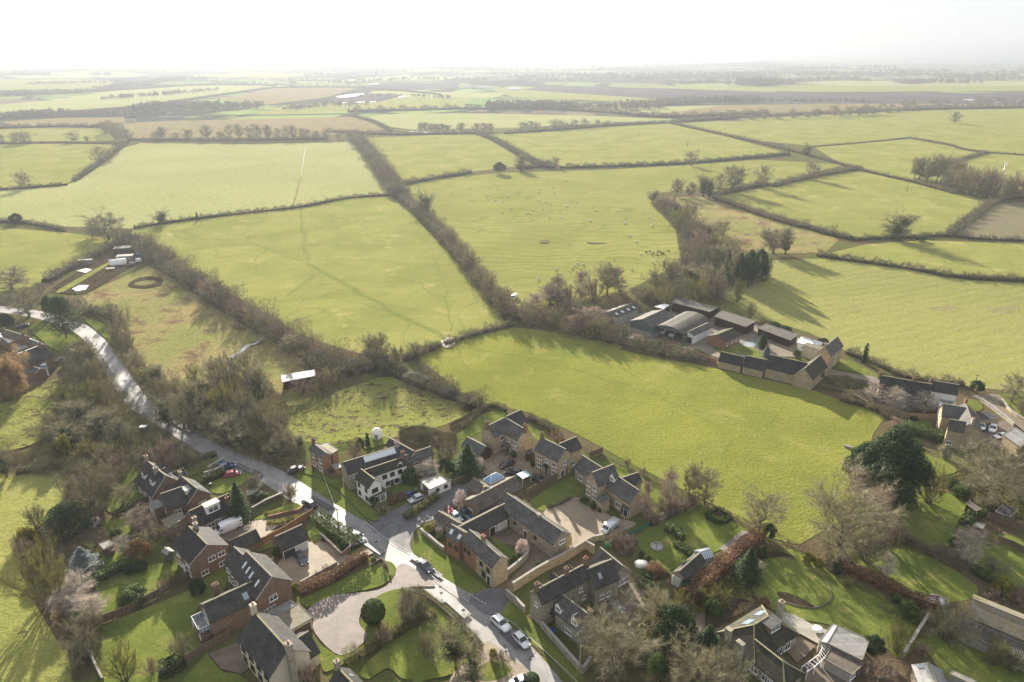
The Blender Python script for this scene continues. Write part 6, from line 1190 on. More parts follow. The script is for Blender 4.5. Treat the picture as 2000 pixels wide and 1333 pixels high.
for a in [(K4,'bush',1160,292,185,80,'pale bare bush tree behind the long timber shed'), (K4,'conifer',1243,500,388,75,'dark green conifer in the middle of the farm garden'), (K4,'blue',1272,562,485,60,'small blue grey conifer below the farm garden conifer'),
 (K4,'round',905,265,210,80,'dark round bush behind the curved roof barn'), (K4,'green',1250,350,300,90,'leafy green bush behind the open shed'), (K4,'round',1330,360,320,80,'ivy green bush along the open shed back'), (K4,'round',1410,380,350,80,'low ivy mound behind the farm yard'), (K4,'round',1665,480,432,75,'dark green bush left of the tall farmhouse'), (K4,'shrub',1480,570,510,60,'clipped evergreen shrub by the cream box building'),
 (K4,'green',120,430,305,150,'big grey green bush at the field edge left of the farm'), (K4,'bush',190,445,340,110,'dark bush in front of the green sheet barn'), (K4,'bush',380,490,435,100,'scrub clump in front of the green sheet barn'), (K4,'green',500,500,440,90,'silvery scrub clump in front of the curved barn'), (K4,'redbush',600,540,470,110,'rusty bush clump in front of the white fronted shed'), (K4,'round',1635,720,650,70,'ivy mound against the gabled stone barn'),
 (K5,'column',360,290,130,36,'slim dark cypress standing at the drilled field edge'), (K5,'round',1275,525,435,110,'round dark holly bush beside the lane pole'), (K5,'oak',1560,612,380,240,'broad bare tree beside the lane at the right edge'), (K5,'pale',605,680,500,200,'pale bare tree in front of the black roofed cottages'), (K5,'pale',430,600,430,170,'pale bare tree left of the black roofed cottages'), (K5,'pale',850,695,535,200,'bare tree before the right half of black roofed cottages'),
 (K5,'birch',590,825,720,120,'pinkish birch at the corner of the near pasture'), (K5,'weep',1030,1068,970,110,'small weeping tree on the lawn below the gabled house'), (K5,'gold',1050,945,900,110,'golden yellow shrub at the end of the tall hedge'), (K5,'bush',1640,700,580,120,'bare bush cut by the right edge near the lane'), (K5,'shrub',1645,1040,960,100,'green shrub at the right edge beside the stone garage'), (K5,'clipped',770,755,725,55,'small round shrub by the timber fence of the gabled house'), (K5,'bush',700,820,760,90,'brown bush right of pinkish birch'),
 (V5,'bigever',500,320,-50,350,'very large dark evergreen beside the near pasture'), (V5,'bigever',370,220,20,170,'smaller dark evergreen lobe left of the very large evergreen'), (V5,'oak',250,650,185,440,'huge bare tree overhanging the right corner of the near pasture'), (V5,'birch',470,560,270,250,'pinkish bare tree behind the huge bare tree'), (V5,'birch',340,330,150,200,'reddish bare tree against the very large evergreen'), (V5,'bush',400,670,480,240,'grey bush under the huge bare tree'),(V5,'bush',560,560,440,120,'dark bush right of the huge bare tree'),
 (V5,'green',740,345,140,180,'tall rounded bare bush right of the very large evergreen'), (V5,'oak',1050,345,20,340,'large bare tree above the sheds on the right'), (V5,'pale',962,682,500,170,'leaning white birch beside small pale roofed shed'), (V5,'pale',490,762,620,120,'small white birch in front of the rusty beech hedge'), (V5,'round',430,1180,1085,115,'dark round evergreen right of the felt roofed outbuilding'), (V5,'green',555,1150,1000,170,'pale willow like bush in the right garden'),
 (V5,'bush',840,1110,905,230,'wide bare tree left of the glazed barn'), (V5,'redbush',460,1345,1230,170,'pinkish bare shrub at the bottom edge right of the bungalow'), (V5,'clipped',568,895,848,60,'bright green round shrub by the beech hedge'), (V5,'shrub',620,960,900,140,'dark low shrub below the beech hedge'), (V5,'column',230,735,670,48,'small pointed dark conifer above the garden path'), (V5,'green',300,810,755,85,'grey green olive bush above the garden path'), (V5,'gold',80,670,625,65,'yellow flowering shrub beside pasture fence'), (V5,'gold',135,695,655,45,'smaller yellow flowering shrub beside pasture fence'),
 (V5,'redbush',190,690,620,120,'brown shrub behind the yellow flowering shrubs'), (V5,'redbush',820,660,590,130,'purple brown shrub bed between two right lawns'), (V5,'gold',1145,860,770,110,'yellow green shrub above the mossy roofed barn'), (V5,'redbush',1230,900,800,130,'pinkish shrub above the mossy roofed barn at the right edge'), (V5,'bush',1100,720,660,160,'dark shrub mound on the far right lawn'), (V5,'green',1100,1240,1100,150,'thin bare shrub before the glazed barn'), (V5,'bush',1210,1280,1190,110,'bare shrub before the right end of glazed barn'), (V5,'oak',1240,330,230,150,'brown bare tree at right edge by the sheds'),
 (V5,'redbush',1110,880,830,120,'low bramble bush at the barn corner'),(V5,'shrub',900,580,545,80,'low grey shrub at the corner of the shaded lawn'),(V5,'bush',1010,370,320,120,'green bush behind the small brown shed'),(V5,'shrub',920,300,250,110,'ivy bank left of the brown shed'),(V5,'shrub',860,260,215,100,'ivy bank below the large bare tree'),(V5,'redbush',700,1180,1110,80,'twiggy shrub by the narrow garden wall'),
 (V4,'oak',795,502,258,255,'shapely round bare tree at the pasture fence'), (V4,'oak',495,350,132,150,'tall spreading bare tree at the top corner of topiary lawn'), (V4,'ash',408,305,130,95,'slim bare tree left of the tall spreading tree at topiary lawn'), (V4,'birch',300,378,168,125,'pinkish birch at the top of topiary lawn'), (V4,'birch',188,455,235,100,'pale birch against the corner of the rambling stone house'), (V4,'round',850,545,465,70,'dark round yew at the end of the massive beech hedge'),
 (V4,'conifer',728,770,595,125,'tall green conifer below the massive beech hedge'), (V4,'clipped',810,645,585,50,'small dome conifer at the beech hedge top'), (V4,'pale',790,760,665,60,'pale twiggy shrub right of the tall green conifer'), (V4,'round',310,1150,925,225,'big dark evergreen at the bottom centre beside brown drive'), (V4,'oak',225,1010,825,220,'bare tree crown above the big dark evergreen'), (V4,'oak',-10,1290,925,400,'very large bare tree in front of long stone house at bottom'),
 (V4,'oak',430,1400,1090,330,'large bare tree at the bottom edge left of the bungalow'), (V4,'conifer',500,1215,1020,160,'bright green conifer by the bungalow chimneys'), (V4,'oak',600,1420,1160,240,'bare tree at bottom edge before the bungalow'), (V4,'green',365,930,830,110,'glossy green laurel at the lower end of beech hedge'), (V4,'round',390,840,770,80,'dark ivy bush on the stone garage corner'), (V4,'green',540,900,800,170,'grey leaved shrub below the massive beech hedge'), (V4,'shrub',540,960,880,90,'dark shrub at the head of the bungalow drive'),
 (V4,'clipped',145,645,608,28,'small ball shrub left beside the stone path'), (V4,'clipped',183,670,632,28,'small ball shrub right beside the stone path'), (V4,'beech',225,735,680,110,'rusty shrubs in the oval flower bed'), (V4,'redbush',60,620,520,110,'tangled brown shrubs by the green netting'), (V4,'redbush',70,140,100,45,'small pinkish birch on pasture fence, left one'), (V4,'redbush',160,190,150,45,'small pinkish birch on pasture fence, right one'), (V4,'redbush',430,340,285,70,'reddish shrub at corner of topiary lawn'),(V4,'redbush',330,390,330,90,'bramble bush under the pinkish birch'), (V4,'bush',260,380,330,100,'grey bush under the pinkish birch'),
 (V4,'green',170,1130,1040,110,'mixed shrub by the bottom centre evergreen'), (V4,'redbush',190,1100,1030,90,'pinkish rose shrub by the bottom centre evergreen'), (V4,'shrub',240,1280,1190,120,'dark garden shrub at the bottom centre'),(V4,'shrub',700,640,590,60,'fern green shrub beside the beech hedge'),(V4,'beech',820,910,870,70,'rusty shrub beside the bungalow end chimney'),
 (K3,'conifer',515,650,410,175,'feathery green conifer beside the dark timber carport'), (K3,'round',342,645,522,110,'glossy conical evergreen above the low white garage'), (K3,'pale',235,655,540,210,'pale fruit tree above the low white garage'), (K3,'blossom',600,610,520,90,'pale flowering shrub right of feathery conifer'), (K3,'clipped',862,512,465,50,'clipped round shrub in front of the L shaped stone house'), (K3,'clipped',1003,580,530,45,'clipped bush by the middle stone house'), (K3,'redbush',1185,400,310,110,'reddish shrub at the corner of pasture hedge'),
 (K3,'redbush',460,760,760,40,'x'), (K3,'blossom',460,880,765,100,'blossoming round shrub at the bungalow drive'), (K3,'shrub',80,700,600,130,'ivy shrubs at the cottage garden corner'), (K3,'round',900,700,640,40,'x'), (K3,'shrub',430,620,540,110,'dark laurel left of the feathery conifer'), (K3,'redbush',370,520,400,150,'brown leafless shrub left of the timber carport'), (K3,'bush',290,440,350,120,'scrubby brown bush above the brick wing'), (K3,'bush',60,880,850,40,'x'),
 (K3,'bush',600,150,30,130,'bare bushy tree at the corner between paddock and pasture'), (K3,'bush',510,120,50,90,'scrub bush on paddock hedge near the bushy tree'), (K3,'redbush',930,1180,1145,90,'x'), (C5,'blossom',1000,905,785,145,'large pale blossoming shrub by the curved courtyard wall'), (C5,'shrub',920,1000,920,80,'round olive shrub on the curved courtyard wall'), (C5,'clipped',980,950,900,65,'grey green ball shrub on curved courtyard wall'), (C5,'shrub',1175,1060,985,90,'small green bush on the brown paving'),
 (C5,'redbush',1900,840,700,180,'dark tangled shrubs below the silver van'), (C5,'shrub',1690,460,400,90,'green shrub before the rambling stone house'), (C5,'shrub',1600,410,360,80,'low shrubs below the tall front gable'), (C5,'clipped',1760,500,455,50,'small clipped bush by the stone porch'), (C5,'blossom',200,700,640,90,'flowering shrub in roadside flower bed'), (C5,'gold',90,690,630,120,'green yellow shrubs in roadside flower bed'), (C5,'bush',190,760,690,80,'dark shrub by the roadside cottage wall'),
 (V2,'weep',1112,1000,795,125,'umbrella shaped weeping tree on the oval front lawn'), (V2,'clipped',932,1000,890,130,'large rounded topiary evergreen beside the pink drive'), (V2,'gold',930,1010,940,60,'small olive conifer in front of the large topiary'), (V2,'conifer',200,445,235,105,'tall narrow conifer right of the white box dormer'), (V2,'redbush',990,1120,1000,110,'pink twigged shrub below the large topiary'), (V2,'bush',1190,985,850,110,'small bare shrub right of the umbrella shaped tree'),
 (V2,'bush',1160,880,810,90,'x'), (V3,'ivy',250,1230,980,240,'ivy clad bare tree in the middle of the front garden'), (V3,'bush',90,1190,1050,120,'grey fruit bush left of the ivy clad front garden tree'), (V3,'ivy',350,1345,1170,170,'ivy stemmed bare tree cut by bottom edge'), (V3,'bush',60,970,850,120,'bare fruit tree near the garden gate'), (V3,'redbush',510,1230,1160,100,'rusty shrub at roadside drive entrance'), (V3,'gold',460,1200,1150,45,'yellow shrub at roadside drive entrance'), (V3,'clipped',670,1345,1295,90,'clipped round bush at the bottom edge by the road'), 
 (V2,'gold',490,840,790,30,'small potted conifer beside the brick gable'), (V2,'shrub',410,640,580,60,'dark shrub between brick house and double garage'), (V2,'redbush',670,730,690,50,'bare rose bush on the drive edge'), (V2,'redbush',620,750,720,50,'low rose bush on the drive edge'), (V2,'clipped',765,605,560,40,'round bush inside brick planter'), (V2,'redbush',985,710,670,45,'small brown shrub on the drive corner'), (V2,'shrub',930,675,645,30,'tiny green shrub at the drive entrance'), (V2,'redbush',470,330,250,90,'dark bush by the roadside lawn'), (V2,'bush',270,270,190,120,'brown bush above the curved white wall'), (V2,'shrub',300,330,290,90,'yellow green heather bank below curved wall'), (V2,'green',470,320,240,60,'ivy bush at the road edge by the parked dark car'),
 (V2,'bush',450,180,40,170,'x'), (V2,'bush',180,1270,1220,90,'x'), (V2,'redbush',570,1345,1230,160,'pink twigged climber against the cream house'), (V2,'bush',980,400,330,90,'hedge bush at the white cottage corner'), (V2,'redbush',1090,350,300,70,'x'), (V2,'shrub',930,360,310,60,'dark laurel beside the glazed porch'),
 (V1,'cedar',385,515,365,240,'wide dark pine in the left garden'), (V1,'green',265,910,585,290,'large olive green tree at the edge of the left meadow'), (V1,'pale',445,850,730,200,'reddish pale bare tree right of the large olive tree'), (V1,'pale',400,930,820,180,'pale bare tree below the large olive tree'), (V1,'pale',500,990,860,180,'pale tangled bare shrub at the fence end'), (V1,'bush',480,1110,950,220,'dark dense bare tree above the lower left lawn'), (V1,'bush',450,1230,1060,200,'bare brown tree beside the narrow garden wall'),
 (V1,'green',690,1330,1120,190,'upright bare tree on the lower left lawn'), (V1,'bush',1005,1200,1085,150,'small bare tree by the balcony house lawn'), (V1,'redbush',840,1290,1200,90,'faint bare shrub at the bottom left lawn'), (V1,'gold',160,570,480,95,'golden shrub at the edge of the left meadow'), (V1,'bush',200,480,365,120,'bare bushy tree at the top of the left meadow edge'), (V1,'blue',470,715,590,130,'blue grey spruce in the left garden'), (V1,'brown',775,660,548,115,'brown cypress behind the green grey shed'),
 (V1,'pale',690,610,530,120,'pale misty bare tree left of brown cypress'), (V1,'birch',820,480,360,180,'pinkish bare tree behind the flat mossy annex'), (V1,'bush',850,560,470,170,'bare fruit tree in garden above brown cypress'), (V1,'oak',680,350,250,125,'round bare fruit tree behind the dormer houses'), (V1,'bush',500,350,130,320,'very large rounded thicket bush above the left garden'), (V1,'redbush',640,200,80,170,'brown thicket bush left of the dormer houses'), (V1,'bush',800,160,30,180,'large thicket bush behind the dormer houses'), (V1,'redbush',930,150,0,220,'rounded rusty thicket bush behind the dormer houses'), (V1,'bush',1050,140,40,150,'dark thicket bush at the road by the sunny lawn'),
 (V1,'round',1095,860,765,85,'dark round bush on the lawn of the balcony house'), (V1,'green',965,790,715,90,'grey green shrub at the fence by square brick house'), (V1,'redbush',900,840,770,90,'pinkish shrub along the garden fence'), (V1,'shrub',740,890,820,150,'grey green shrub on the fence of the left lawn'), (V1,'round',715,740,690,60,'dark round shrub in the left garden border'), (V1,'round',785,720,670,60,'dark shrub behind the green grey shed'), (V1,'shrub',520,470,430,80,'pale shrub right of the wide dark pine'), (V1,'blossom',530,475,430,60,'white flowering bush in the left garden'), (V1,'redbush',610,640,580,70,'small rusty shrub by the little garden shed'), (V1,'redbush',150,650,560,120,'brown scrub at the left meadow edge'),
 (V1,'bush',110,600,520,70,'dark brown bush at the left meadow edge'), (V1,'redbush',960,540,480,110,'rusty shrub below the flat mossy annex'), (V1,'shrub',640,520,490,60,'low shrub on the left garden lawn'), (V1,'bush',560,400,340,90,'bare shrub left of the round fruit tree'),
 (V1,'ivyash',40,200,50,110,'ivy clad tree at the far left edge of the meadow'), (V1,'gold',360,90,-20,90,'tall yellow green ivy tree in the left thicket'), (V1,'green',330,100,10,80,'yellow green bush in the left thicket'), (V1,'green',480,110,0,120,'green ivy mound in the left thicket'), (V1,'bush',590,120,20,140,'grey thicket bush near the green cabinet'),
 (WL,'oak',190,462,250,270,'great grey bare tree beside the road at the left'), (WL,'cedar',435,600,335,215,'large spreading dark cedar at the road bend'), (WL,'oak',80,290,140,220,'bare oak at the left edge beyond the road'), (WL,'ash',270,330,240,100,'bare tree behind the great grey tree'), (WL,'oak',540,450,310,150,'bare orchard tree right of the cedar'), (WL,'oak',740,470,350,100,'small bare orchard tree at the rough tan field edge'), (WL,'willow',40,1000,690,230,'orange willow at the left edge'), (WL,'round',50,545,445,100,'dark evergreen bush by the parked car at far left'), (WL,'round',330,460,330,70,'dark tall evergreen behind the cedar'),
 (WL,'bush',780,660,480,150,'bare thorn bush clump at the road bend'), (WL,'bush',820,560,400,100,'tall bare thorn right of the road bend'), (WL,'bush',760,580,480,110,'thorn bush above the road bend'), (KP,'ash',1165,515,320,160,'tall leaning bare tree at the corner of the green slope'), (KP,'ash',1240,505,300,110,'slim bare tree beside the tall leaning one'), (KP,'bush',1320,500,385,110,'dark multi stemmed bush at the corner of the green slope'), (KP,'bush',1440,470,355,80,'round bush left of the field gate'), (KP,'bush',660,400,300,130,'round brown bush behind the rough tan field'),
 (KP,'round',1250,560,490,140,'ivy covered bush on the paddock hedge'), (KP,'bush',1090,560,470,160,'brown scrub bush on the paddock hedge'), (KP,'bush',1340,570,505,110,'grey scrub bush on the right of paddock hedge'), (KP,'bush',900,500,410,120,'scrub bush at the shelter end'), (KP,'bush',990,540,450,130,'brown scrub bush behind the paddock'), (KP,'oak',930,480,390,70,'thin bare tree in the paddock hedge'),(KP,'bush',620,640,560,100,'bramble bush before the pale roofed shelter'),(KP,'redbush',700,700,590,150,'tall brown scrub before the pale roofed shelter'),(KP,'redbush',830,670,560,150,'thin brown trees before the right end of shelter'),(KP,'bush',880,640,530,130,'bare bush right of the pale roofed shelter'),(KP,'bush',760,540,460,140,'bare bush behind the pale roofed shelter'),
 (KP,'bush',590,1090,930,210,'round grey bare tree right at the roadside by the brick cottage'), (KP,'ivyash',690,1050,960,80,'ivy stemmed tree left of the brick cottage'), (KP,'redbush',1040,1110,1000,110,'brown bare tree behind the white cottage'), (KP,'column',1130,1050,955,35,'dark slim yew left of the white garden dome'), (KP,'round',1080,1070,985,60,'dark evergreen behind the long slate barn'), (KP,'oak',960,1050,960,80,'x'),
]:
    if a[6] != 'x': T(*a)
# the wooded strip beside the road, left and right of it
rowc(['bush', 'green', 'ivy', 'bush', 'ivyash'], crop(0, 0, 1), [(150,730,675,55),(165,760,705,55),(178,715,665,40),(190,750,700,50),(175,800,745,60),(205,790,740,50),(225,825,785,50),(160,830,780,60),(200,850,805,60),(235,865,825,50),(130,790,755,50),(140,870,825,60),(255,870,835,40),(110,850,805,60)], 'brown bare tree', 'in the thicket left of the curving road', 'thicket left of the curving road')
rowc(['bush', 'ash', 'green', 'ivyash', 'bush', 'ivy'], crop(0, 0, 1), [(250,690,650,35),(270,725,685,40),(290,755,712,45),(310,790,740,50),(330,830,765,65),(360,840,770,60),(345,790,730,60),(390,838,790,60),(420,852,800,60),(450,864,815,62),(478,874,835,60),(508,882,840,58),(538,894,862,50),(400,800,730,60),(440,820,750,70),(480,830,765,65),(515,850,785,65),(540,860,800,60),(380,745,712,40),(425,760,700,55),(455,775,690,60),(485,770,685,60),(510,790,715,50),(310,760,710,45),(385,830,740,40),(560,878,845,50)], 'grey brown bare tree', 'in the thicket right of the curving road', 'thicket right of the curving road')
# thickets and rough ground
stuff('undergrowth', [(130,680),(170,660),(200,700),(240,760),(285,810),(340,860),(430,910),(380,930),(300,900),(200,930),(120,940),(60,930),(40,900),(100,830)], 26000, .5, 2.2, BRAM, wid=.1)
stuff('undergrowth', [(215,640),(250,660),(300,740),(380,770),(430,740),(520,740),(570,800),(560,840),(600,880),(590,930),(500,905),(400,860),(320,810),(260,740),(220,690)], 26000, .6, 2.6, BRAM, wid=.1)
stuff('brambles', L(K3, [(0,300),(180,290),(330,330),(430,350),(400,440),(260,430),(120,440),(0,370)]), 9000, .4, 1.4, BRAM, wid=.08)
stuff('brambles', [(1010,600),(1080,590),(1180,580),(1260,560),(1330,600),(1200,620),(1170,650),(1200,672),(1120,665),(1030,640)], 16000, .4, 1.8, BRAM, wid=.12)
stuff('brambles', [(1220,670),(1300,685),(1390,705),(1380,714),(1290,702),(1210,684)], 7000, .3, 1.3, BRAM, wid=.1)
stuff('undergrowth', [(1300,390),(1340,420),(1400,470),(1430,560),(1380,600),(1300,610),(1250,590),(1330,520),(1320,450),(1270,400)], 26000, 1, 4.5, BRAM, wid=.16)
stuff('undergrowth', L(V1, [(0,60),(200,80),(480,20),(760,60),(700,200),(560,330),(360,330),(360,200),(200,190),(0,190)]), 18000, .4, 1.8, BRAM, wid=.08)
stuff('garden_plants', L(V1, [(270,560),(360,520),(560,480),(620,560),(560,640),(420,700),(300,640)]), 9000, .2, .9, TWIGR, wid=.05)
stuff('garden_plants', L(V1, [(120,560),(200,480),(280,600),(300,740),(120,720),(90,640)]), 6000, .3, 1.4, BRAM, wid=.06)
stuff('garden_plants', L(V1, [(330,820),(520,720),(560,980),(560,1120),(560,1333),(400,1333),(380,1100)]), 14000, .3, 1.5, BRAM, wid=.06)
stuff('garden_plants', L(V4, [(540,800),(640,760),(760,800),(780,900),(700,880),(560,860),(480,960),(440,930)]), 8000, .1, .8, OLIVE, 'leaf', .1)
stuff('garden_plants', L(V4, [(100,930),(400,900),(440,1000),(420,1180),(560,1333),(0,1333),(0,1180)]), 16000, .2, 1.2, BRAM, wid=.06)
stuff('garden_plants', L(V4, [(0,560),(60,500),(130,560),(100,640),(20,640)]), 4000, .2, 1., TWIGR, wid=.05)
stuff('garden_plants', L(V5, [(100,640),(260,690),(320,620),(600,480),(700,590),(900,640),(1000,720),(960,750),(760,640),(560,560),(300,680),(240,760)]), 9000, .2, 1.2, BRAM, wid=.07)
stuff('garden_plants', L(V5, [(860,200),(960,180),(1268,300),(1268,440),(1100,400),(940,340)]), 9000, .2, 1.2, OLIVE, 'leaf', .14)
stuff('garden_plants', L(V5, [(700,960),(860,900),(1000,880),(940,980),(900,1100),(760,1080),(680,1100)]), 5000, .2, 1.1, BRAM, wid=.06)
stuff('garden_plants', L(K5, [(270,520),(440,520),(640,600),(900,640),(900,690),(600,690),(480,680),(330,600)]), 7000, .3, 1.3, TWIGP, wid=.08)
stuff('flower_bed', L(C5, [(20,650),(130,620),(240,700),(230,790),(120,760),(30,700)]), 3000, .1, .7, LEAFG, 'leaf', .1)
stuff('flower_bed', L(C7, [(700,465),(780,470),(880,510),(1030,595),(900,580),(750,530)]), 1600, .1, .5, BRAM, wid=.04)
stuff('garden_plants', L(K5, [(20,390),(230,400),(420,450),(330,510),(200,500),(40,450)]), 5000, .2, 1, BRAM, wid=.08)
stuff('allotment_plants', L(WL, [(340,290),(480,190),(600,120),(900,65),(820,150),(560,300)]), 6000, .1, .7, BRAM, wid=.1)
stuff('tussocks', L(WL, [(60,1010),(300,900),(470,860),(470,1000),(380,1080),(300,1250),(0,1333),(0,1100)]), 14000, .1, .6, BRAM, wid=.09)
stuff('rough_grass', L(KP, [(640,740),(900,640),(1200,590),(1400,700),(1500,780),(1300,880),(900,960),(600,900)]), 4500, .1, .4, BRAM, wid=.09)
# far woods that read as one mass
def wood(pts, n, ht, wd, mat=TWIGH, seed=0):
    "a belt of many small crowns along a line of the far country"
    n = int(n*1.8); ht *= .9; c = wsmooth(pts, 4); P = np.array([p[:] for p in c]); sg = P[1:]-P[:-1]; Ls = np.linalg.norm(sg, axis=1); cum = np.concatenate([[0], np.cumsum(Ls)]); t = rng.random(n)*cum[-1]; k = np.clip(np.searchsorted(cum, t, 'right')-1, 0, len(sg)-1); b = P[k]+sg[k]*((t-cum[k])/Ls[k])[:, None]
    d = np.linalg.norm(b, axis=1); b += np.stack([rng.uniform(-.5, .5, n)*wd*.3, rng.uniform(-.5, .5, n)*wd, 0*t], 1); b[:, 2] = [relief(q[0], q[1]) for q in b]; hh = ht*rng.uniform(.55, 1.15, n)
    m = 40; V = []; r = rng.normal(size=(n, m, 3)); r /= np.linalg.norm(r, axis=2, keepdims=True); r *= rng.random((n, m, 1))**.33; cc = b[:, None]+np.stack([r[..., 0]*hh[:, None]*.42, r[..., 1]*hh[:, None]*.42, hh[:, None]*.55+r[..., 2]*hh[:, None]*.45], 2); cc = cc.reshape(-1, 3)
    S = np.repeat(hh, m)*.11; nr = unit(rdir(len(cc))+np.array([0, 0, .4])); me = tris_mesh('woodland', cards(cc, nr, S), 4, mat); tag(link('woodland', me), kind='stuff')
for pts, n, ht, wd in [
 ([(0,232),(60,228),(130,224)], 60, 12, 60), ([(140,226),(250,226),(330,222)], 50, 9, 40), ([(260,222),(330,212),(420,214),(505,212)], 130, 17, 60), ([(0,190),(50,187),(110,186)], 60, 16, 90), ([(120,184),(150,182),(170,180)], 20, 13, 40), ([(190,176),(230,172),(300,166)], 50, 15, 60),
 ([(310,162),(350,158),(400,160)], 60, 20, 200), ([(400,160),(450,164),(560,166),(640,168)], 60, 10, 60), ([(0,150),(40,148),(100,149)], 60, 20, 200), ([(180,148),(215,148)], 14, 20, 60), ([(500,158),(620,160),(700,166)], 60, 12, 100),
 ([(950,215),(1020,212),(1120,215)], 110, 17, 60), ([(1120,214),(1180,214),(1290,211)], 50, 14, 60), ([(1210,208),(1290,206),(1360,200),(1480,197)], 110, 14, 80), ([(800,150),(900,146),(1000,150)], 50, 18, 150), ([(1000,160),(1100,158),(1200,158)], 80, 16, 200), ([(1100,148),(1180,150),(1260,160)], 60, 22, 200),
 ([(1300,166),(1400,164),(1480,166)], 60, 16, 80), ([(1430,168),(1470,168),(1520,168)], 60, 30, 100), ([(1530,166),(1600,158),(1700,160)], 50, 20, 100), ([(1600,158),(1640,156),(1700,160)], 30, 16, 100), ([(1760,165),(1820,162),(1900,164)], 70, 18, 100), ([(1900,160),(1960,158),(2380,160)], 60, 20, 150), ([(700,190),(780,188),(880,192)], 40, 8, 30),
 ([(1300,150),(1500,146),(1700,146)], 90, 22, 300), ([(1750,146),(1850,142),(2380,142)], 70, 24, 300), ([(1150,140),(1300,136),(1480,134)], 80, 26, 300), ([(600,150),(700,146),(800,142)], 50, 20, 200), ([(100,140),(250,138),(400,140)], 60, 22, 200), ([(1500,134),(1700,130),(2380,130)], 80, 30, 500), ([(750,136),(900,132),(1100,132)], 70, 26, 400), ([(1690,262-50),(1800,210),(2380,206)], 80, 9, 40),
 ([(0,130),(300,127),(700,126)], 130, 26, 500), ([(700,128),(1100,125),(1500,124)], 150, 28, 600), ([(1400,122),(1750,119),(2380,118)], 130, 30, 900), ([(1200,152),(1350,150),(1500,152)], 80, 24, 300), ([(1650,152),(1800,150),(2380,152)], 110, 22, 300), ([(850,140),(1000,141),(1150,140)], 70, 24, 300), ([(1500,141),(1600,138),(1750,138)], 70, 30, 300),
 ([(700,160),(800,157),(950,158)], 60, 16, 120), ([(1300,200),(1500,199),(1700,201)], 60, 10, 50), ([(1750,206),(1900,202),(2380,198)], 70, 12, 60), ([(200,195),(300,188),(420,178)], 60, 12, 60), ([(0,142),(150,140),(330,143)], 90, 18, 250), ([(300,135),(500,133),(750,134)], 110, 22, 350), ([(0,124),(400,121),(800,120)], 160, 26, 700), ([(900,134),(1200,131),(1500,129)], 130, 24, 400), ([(1250,156),(1350,158),(1450,155)], 70, 20, 150), ([(1000,154),(1080,152),(1200,154)], 60, 20, 200), ([(1550,150),(1680,147),(1800,148)], 80, 24, 300), ([(1850,154),(1950,151),(2380,150)], 70, 26, 200), ([(560,140),(650,138),(760,141)], 60, 18, 200), ([(60,166),(160,163),(240,162)], 60, 12, 80), ([(560,215),(640,208),(720,205)], 40, 10, 50),
]: wood(pts, n, ht, wd)
# ---------------------------------------------------------------- fences and walls
def runline(pts, n=1): return [at(*p) for p in pts] if n == 1 else wsmooth(pts, n)
def panel_fence(C, pts, h, label, m=TIMBL, sp_=2.4):
    c = runline(L(C, pts)); e = empty('timber_fence', c[0], label, 'fence', 'timber garden fences'); mb = MB(); posts = []
    for a, b in zip(c, c[1:]):
        d = (b-a).normalized(); n = max(1, round((b-a).length/sp_))
        mb.bar(a+Vector((0, 0, h/2+.03)), b+Vector((0, 0, h/2+.03)), .05, h-.1); mb.bar(a+Vector((0, 0, h)), b+Vector((0, 0, h)), .11, .06)
        posts += [a+(b-a)*i/n for i in range(n)]
    posts.append(c[-1]); mb.build('fence_panel', m, e); mb = MB(); mb.box((0, 0, h/2+.03), (.12, .12, h+.1)); o = mb.build('post', TIMBL); pm = o.data; bpy.data.objects.remove(o)
    for q in posts[:90]: link('post', pm, e, q-c[0])
def rail_fence(C, pts, label, h=1.15, n=4):
    c = runline(L(C, pts), n); e = empty('post_and_rail_fence', c[0], label, 'fence', 'post and rail fences'); mb = MB(); tot = 0; posts = []; acc = 0
    for a, b in zip(c, c[1:]):
        for z in (.45, .8, 1.1): mb.bar(a+Vector((0, 0, z)), b+Vector((0, 0, z)), .05, .1)
        l = (b-a).length
        while acc < l: posts.append(a+(b-a)*acc/l); acc += 2.5
        acc -= l
    mb.build('rail', TIMBL, e); mb = MB(); mb.box((0, 0, h/2), (.13, .13, h)); o = mb.build('post', TIMBL); pm = o.data; bpy.data.objects.remove(o)
    for q in posts[:95]: link('post', pm, e, q-c[0])
def wall(C, pts, h, label, m=STONEG, w_=.4, n=1, cope=True, name='stone_wall'):
    c = runline(L(C, pts), n); e = empty(name, c[0], label, 'wall', 'garden and yard walls'); mb = MB(); mc = MB()
    N = []
    for i, p in enumerate(c):
        d = (c[min(len(c)-1, i+1)]-c[max(0, i-1)]).normalized(); N.append(Vector((-d.y, d.x, 0)))
    for i in range(len(c)-1):
        a, b, na, nb = c[i], c[i+1], N[i]*w_/2, N[i+1]*w_/2; q = [a-na, b-nb, b+nb, a+na]; mb.solid(q, [x+Vector((0, 0, h)) for x in q])
        q = [a-na*1.3, b-nb*1.3, b+nb*1.3, a+na*1.3]; mc.solid([x+Vector((0, 0, h+.002)) for x in q], [x+Vector((0, 0, h+.12)) for x in q])
    mb.build('masonry', m, e)
    if cope: mc.build('coping', CONC if m is not BRICK else BRICKO, e)
DSTONE = wallmat('mossy_dark_stone', (.13, .115, .08), (.06, .06, .04), .4, .2, .4)
panel_fence(V2, [(265,605),(430,520),(600,412)], 1.9, 'orange brown timber fence running up to the road between the two garages', plain('new_timber', (.26, .14, .06), .8))
panel_fence(V1, [(540,1020),(700,955),(880,860),(1010,780),(1090,735),(1225,680)], 1.9, 'long weathered timber fence across the two left hand lawns')
panel_fence(V1, [(980,1262),(1130,1165),(1268,1085)], 1.9, 'timber fence running up to the cream house')
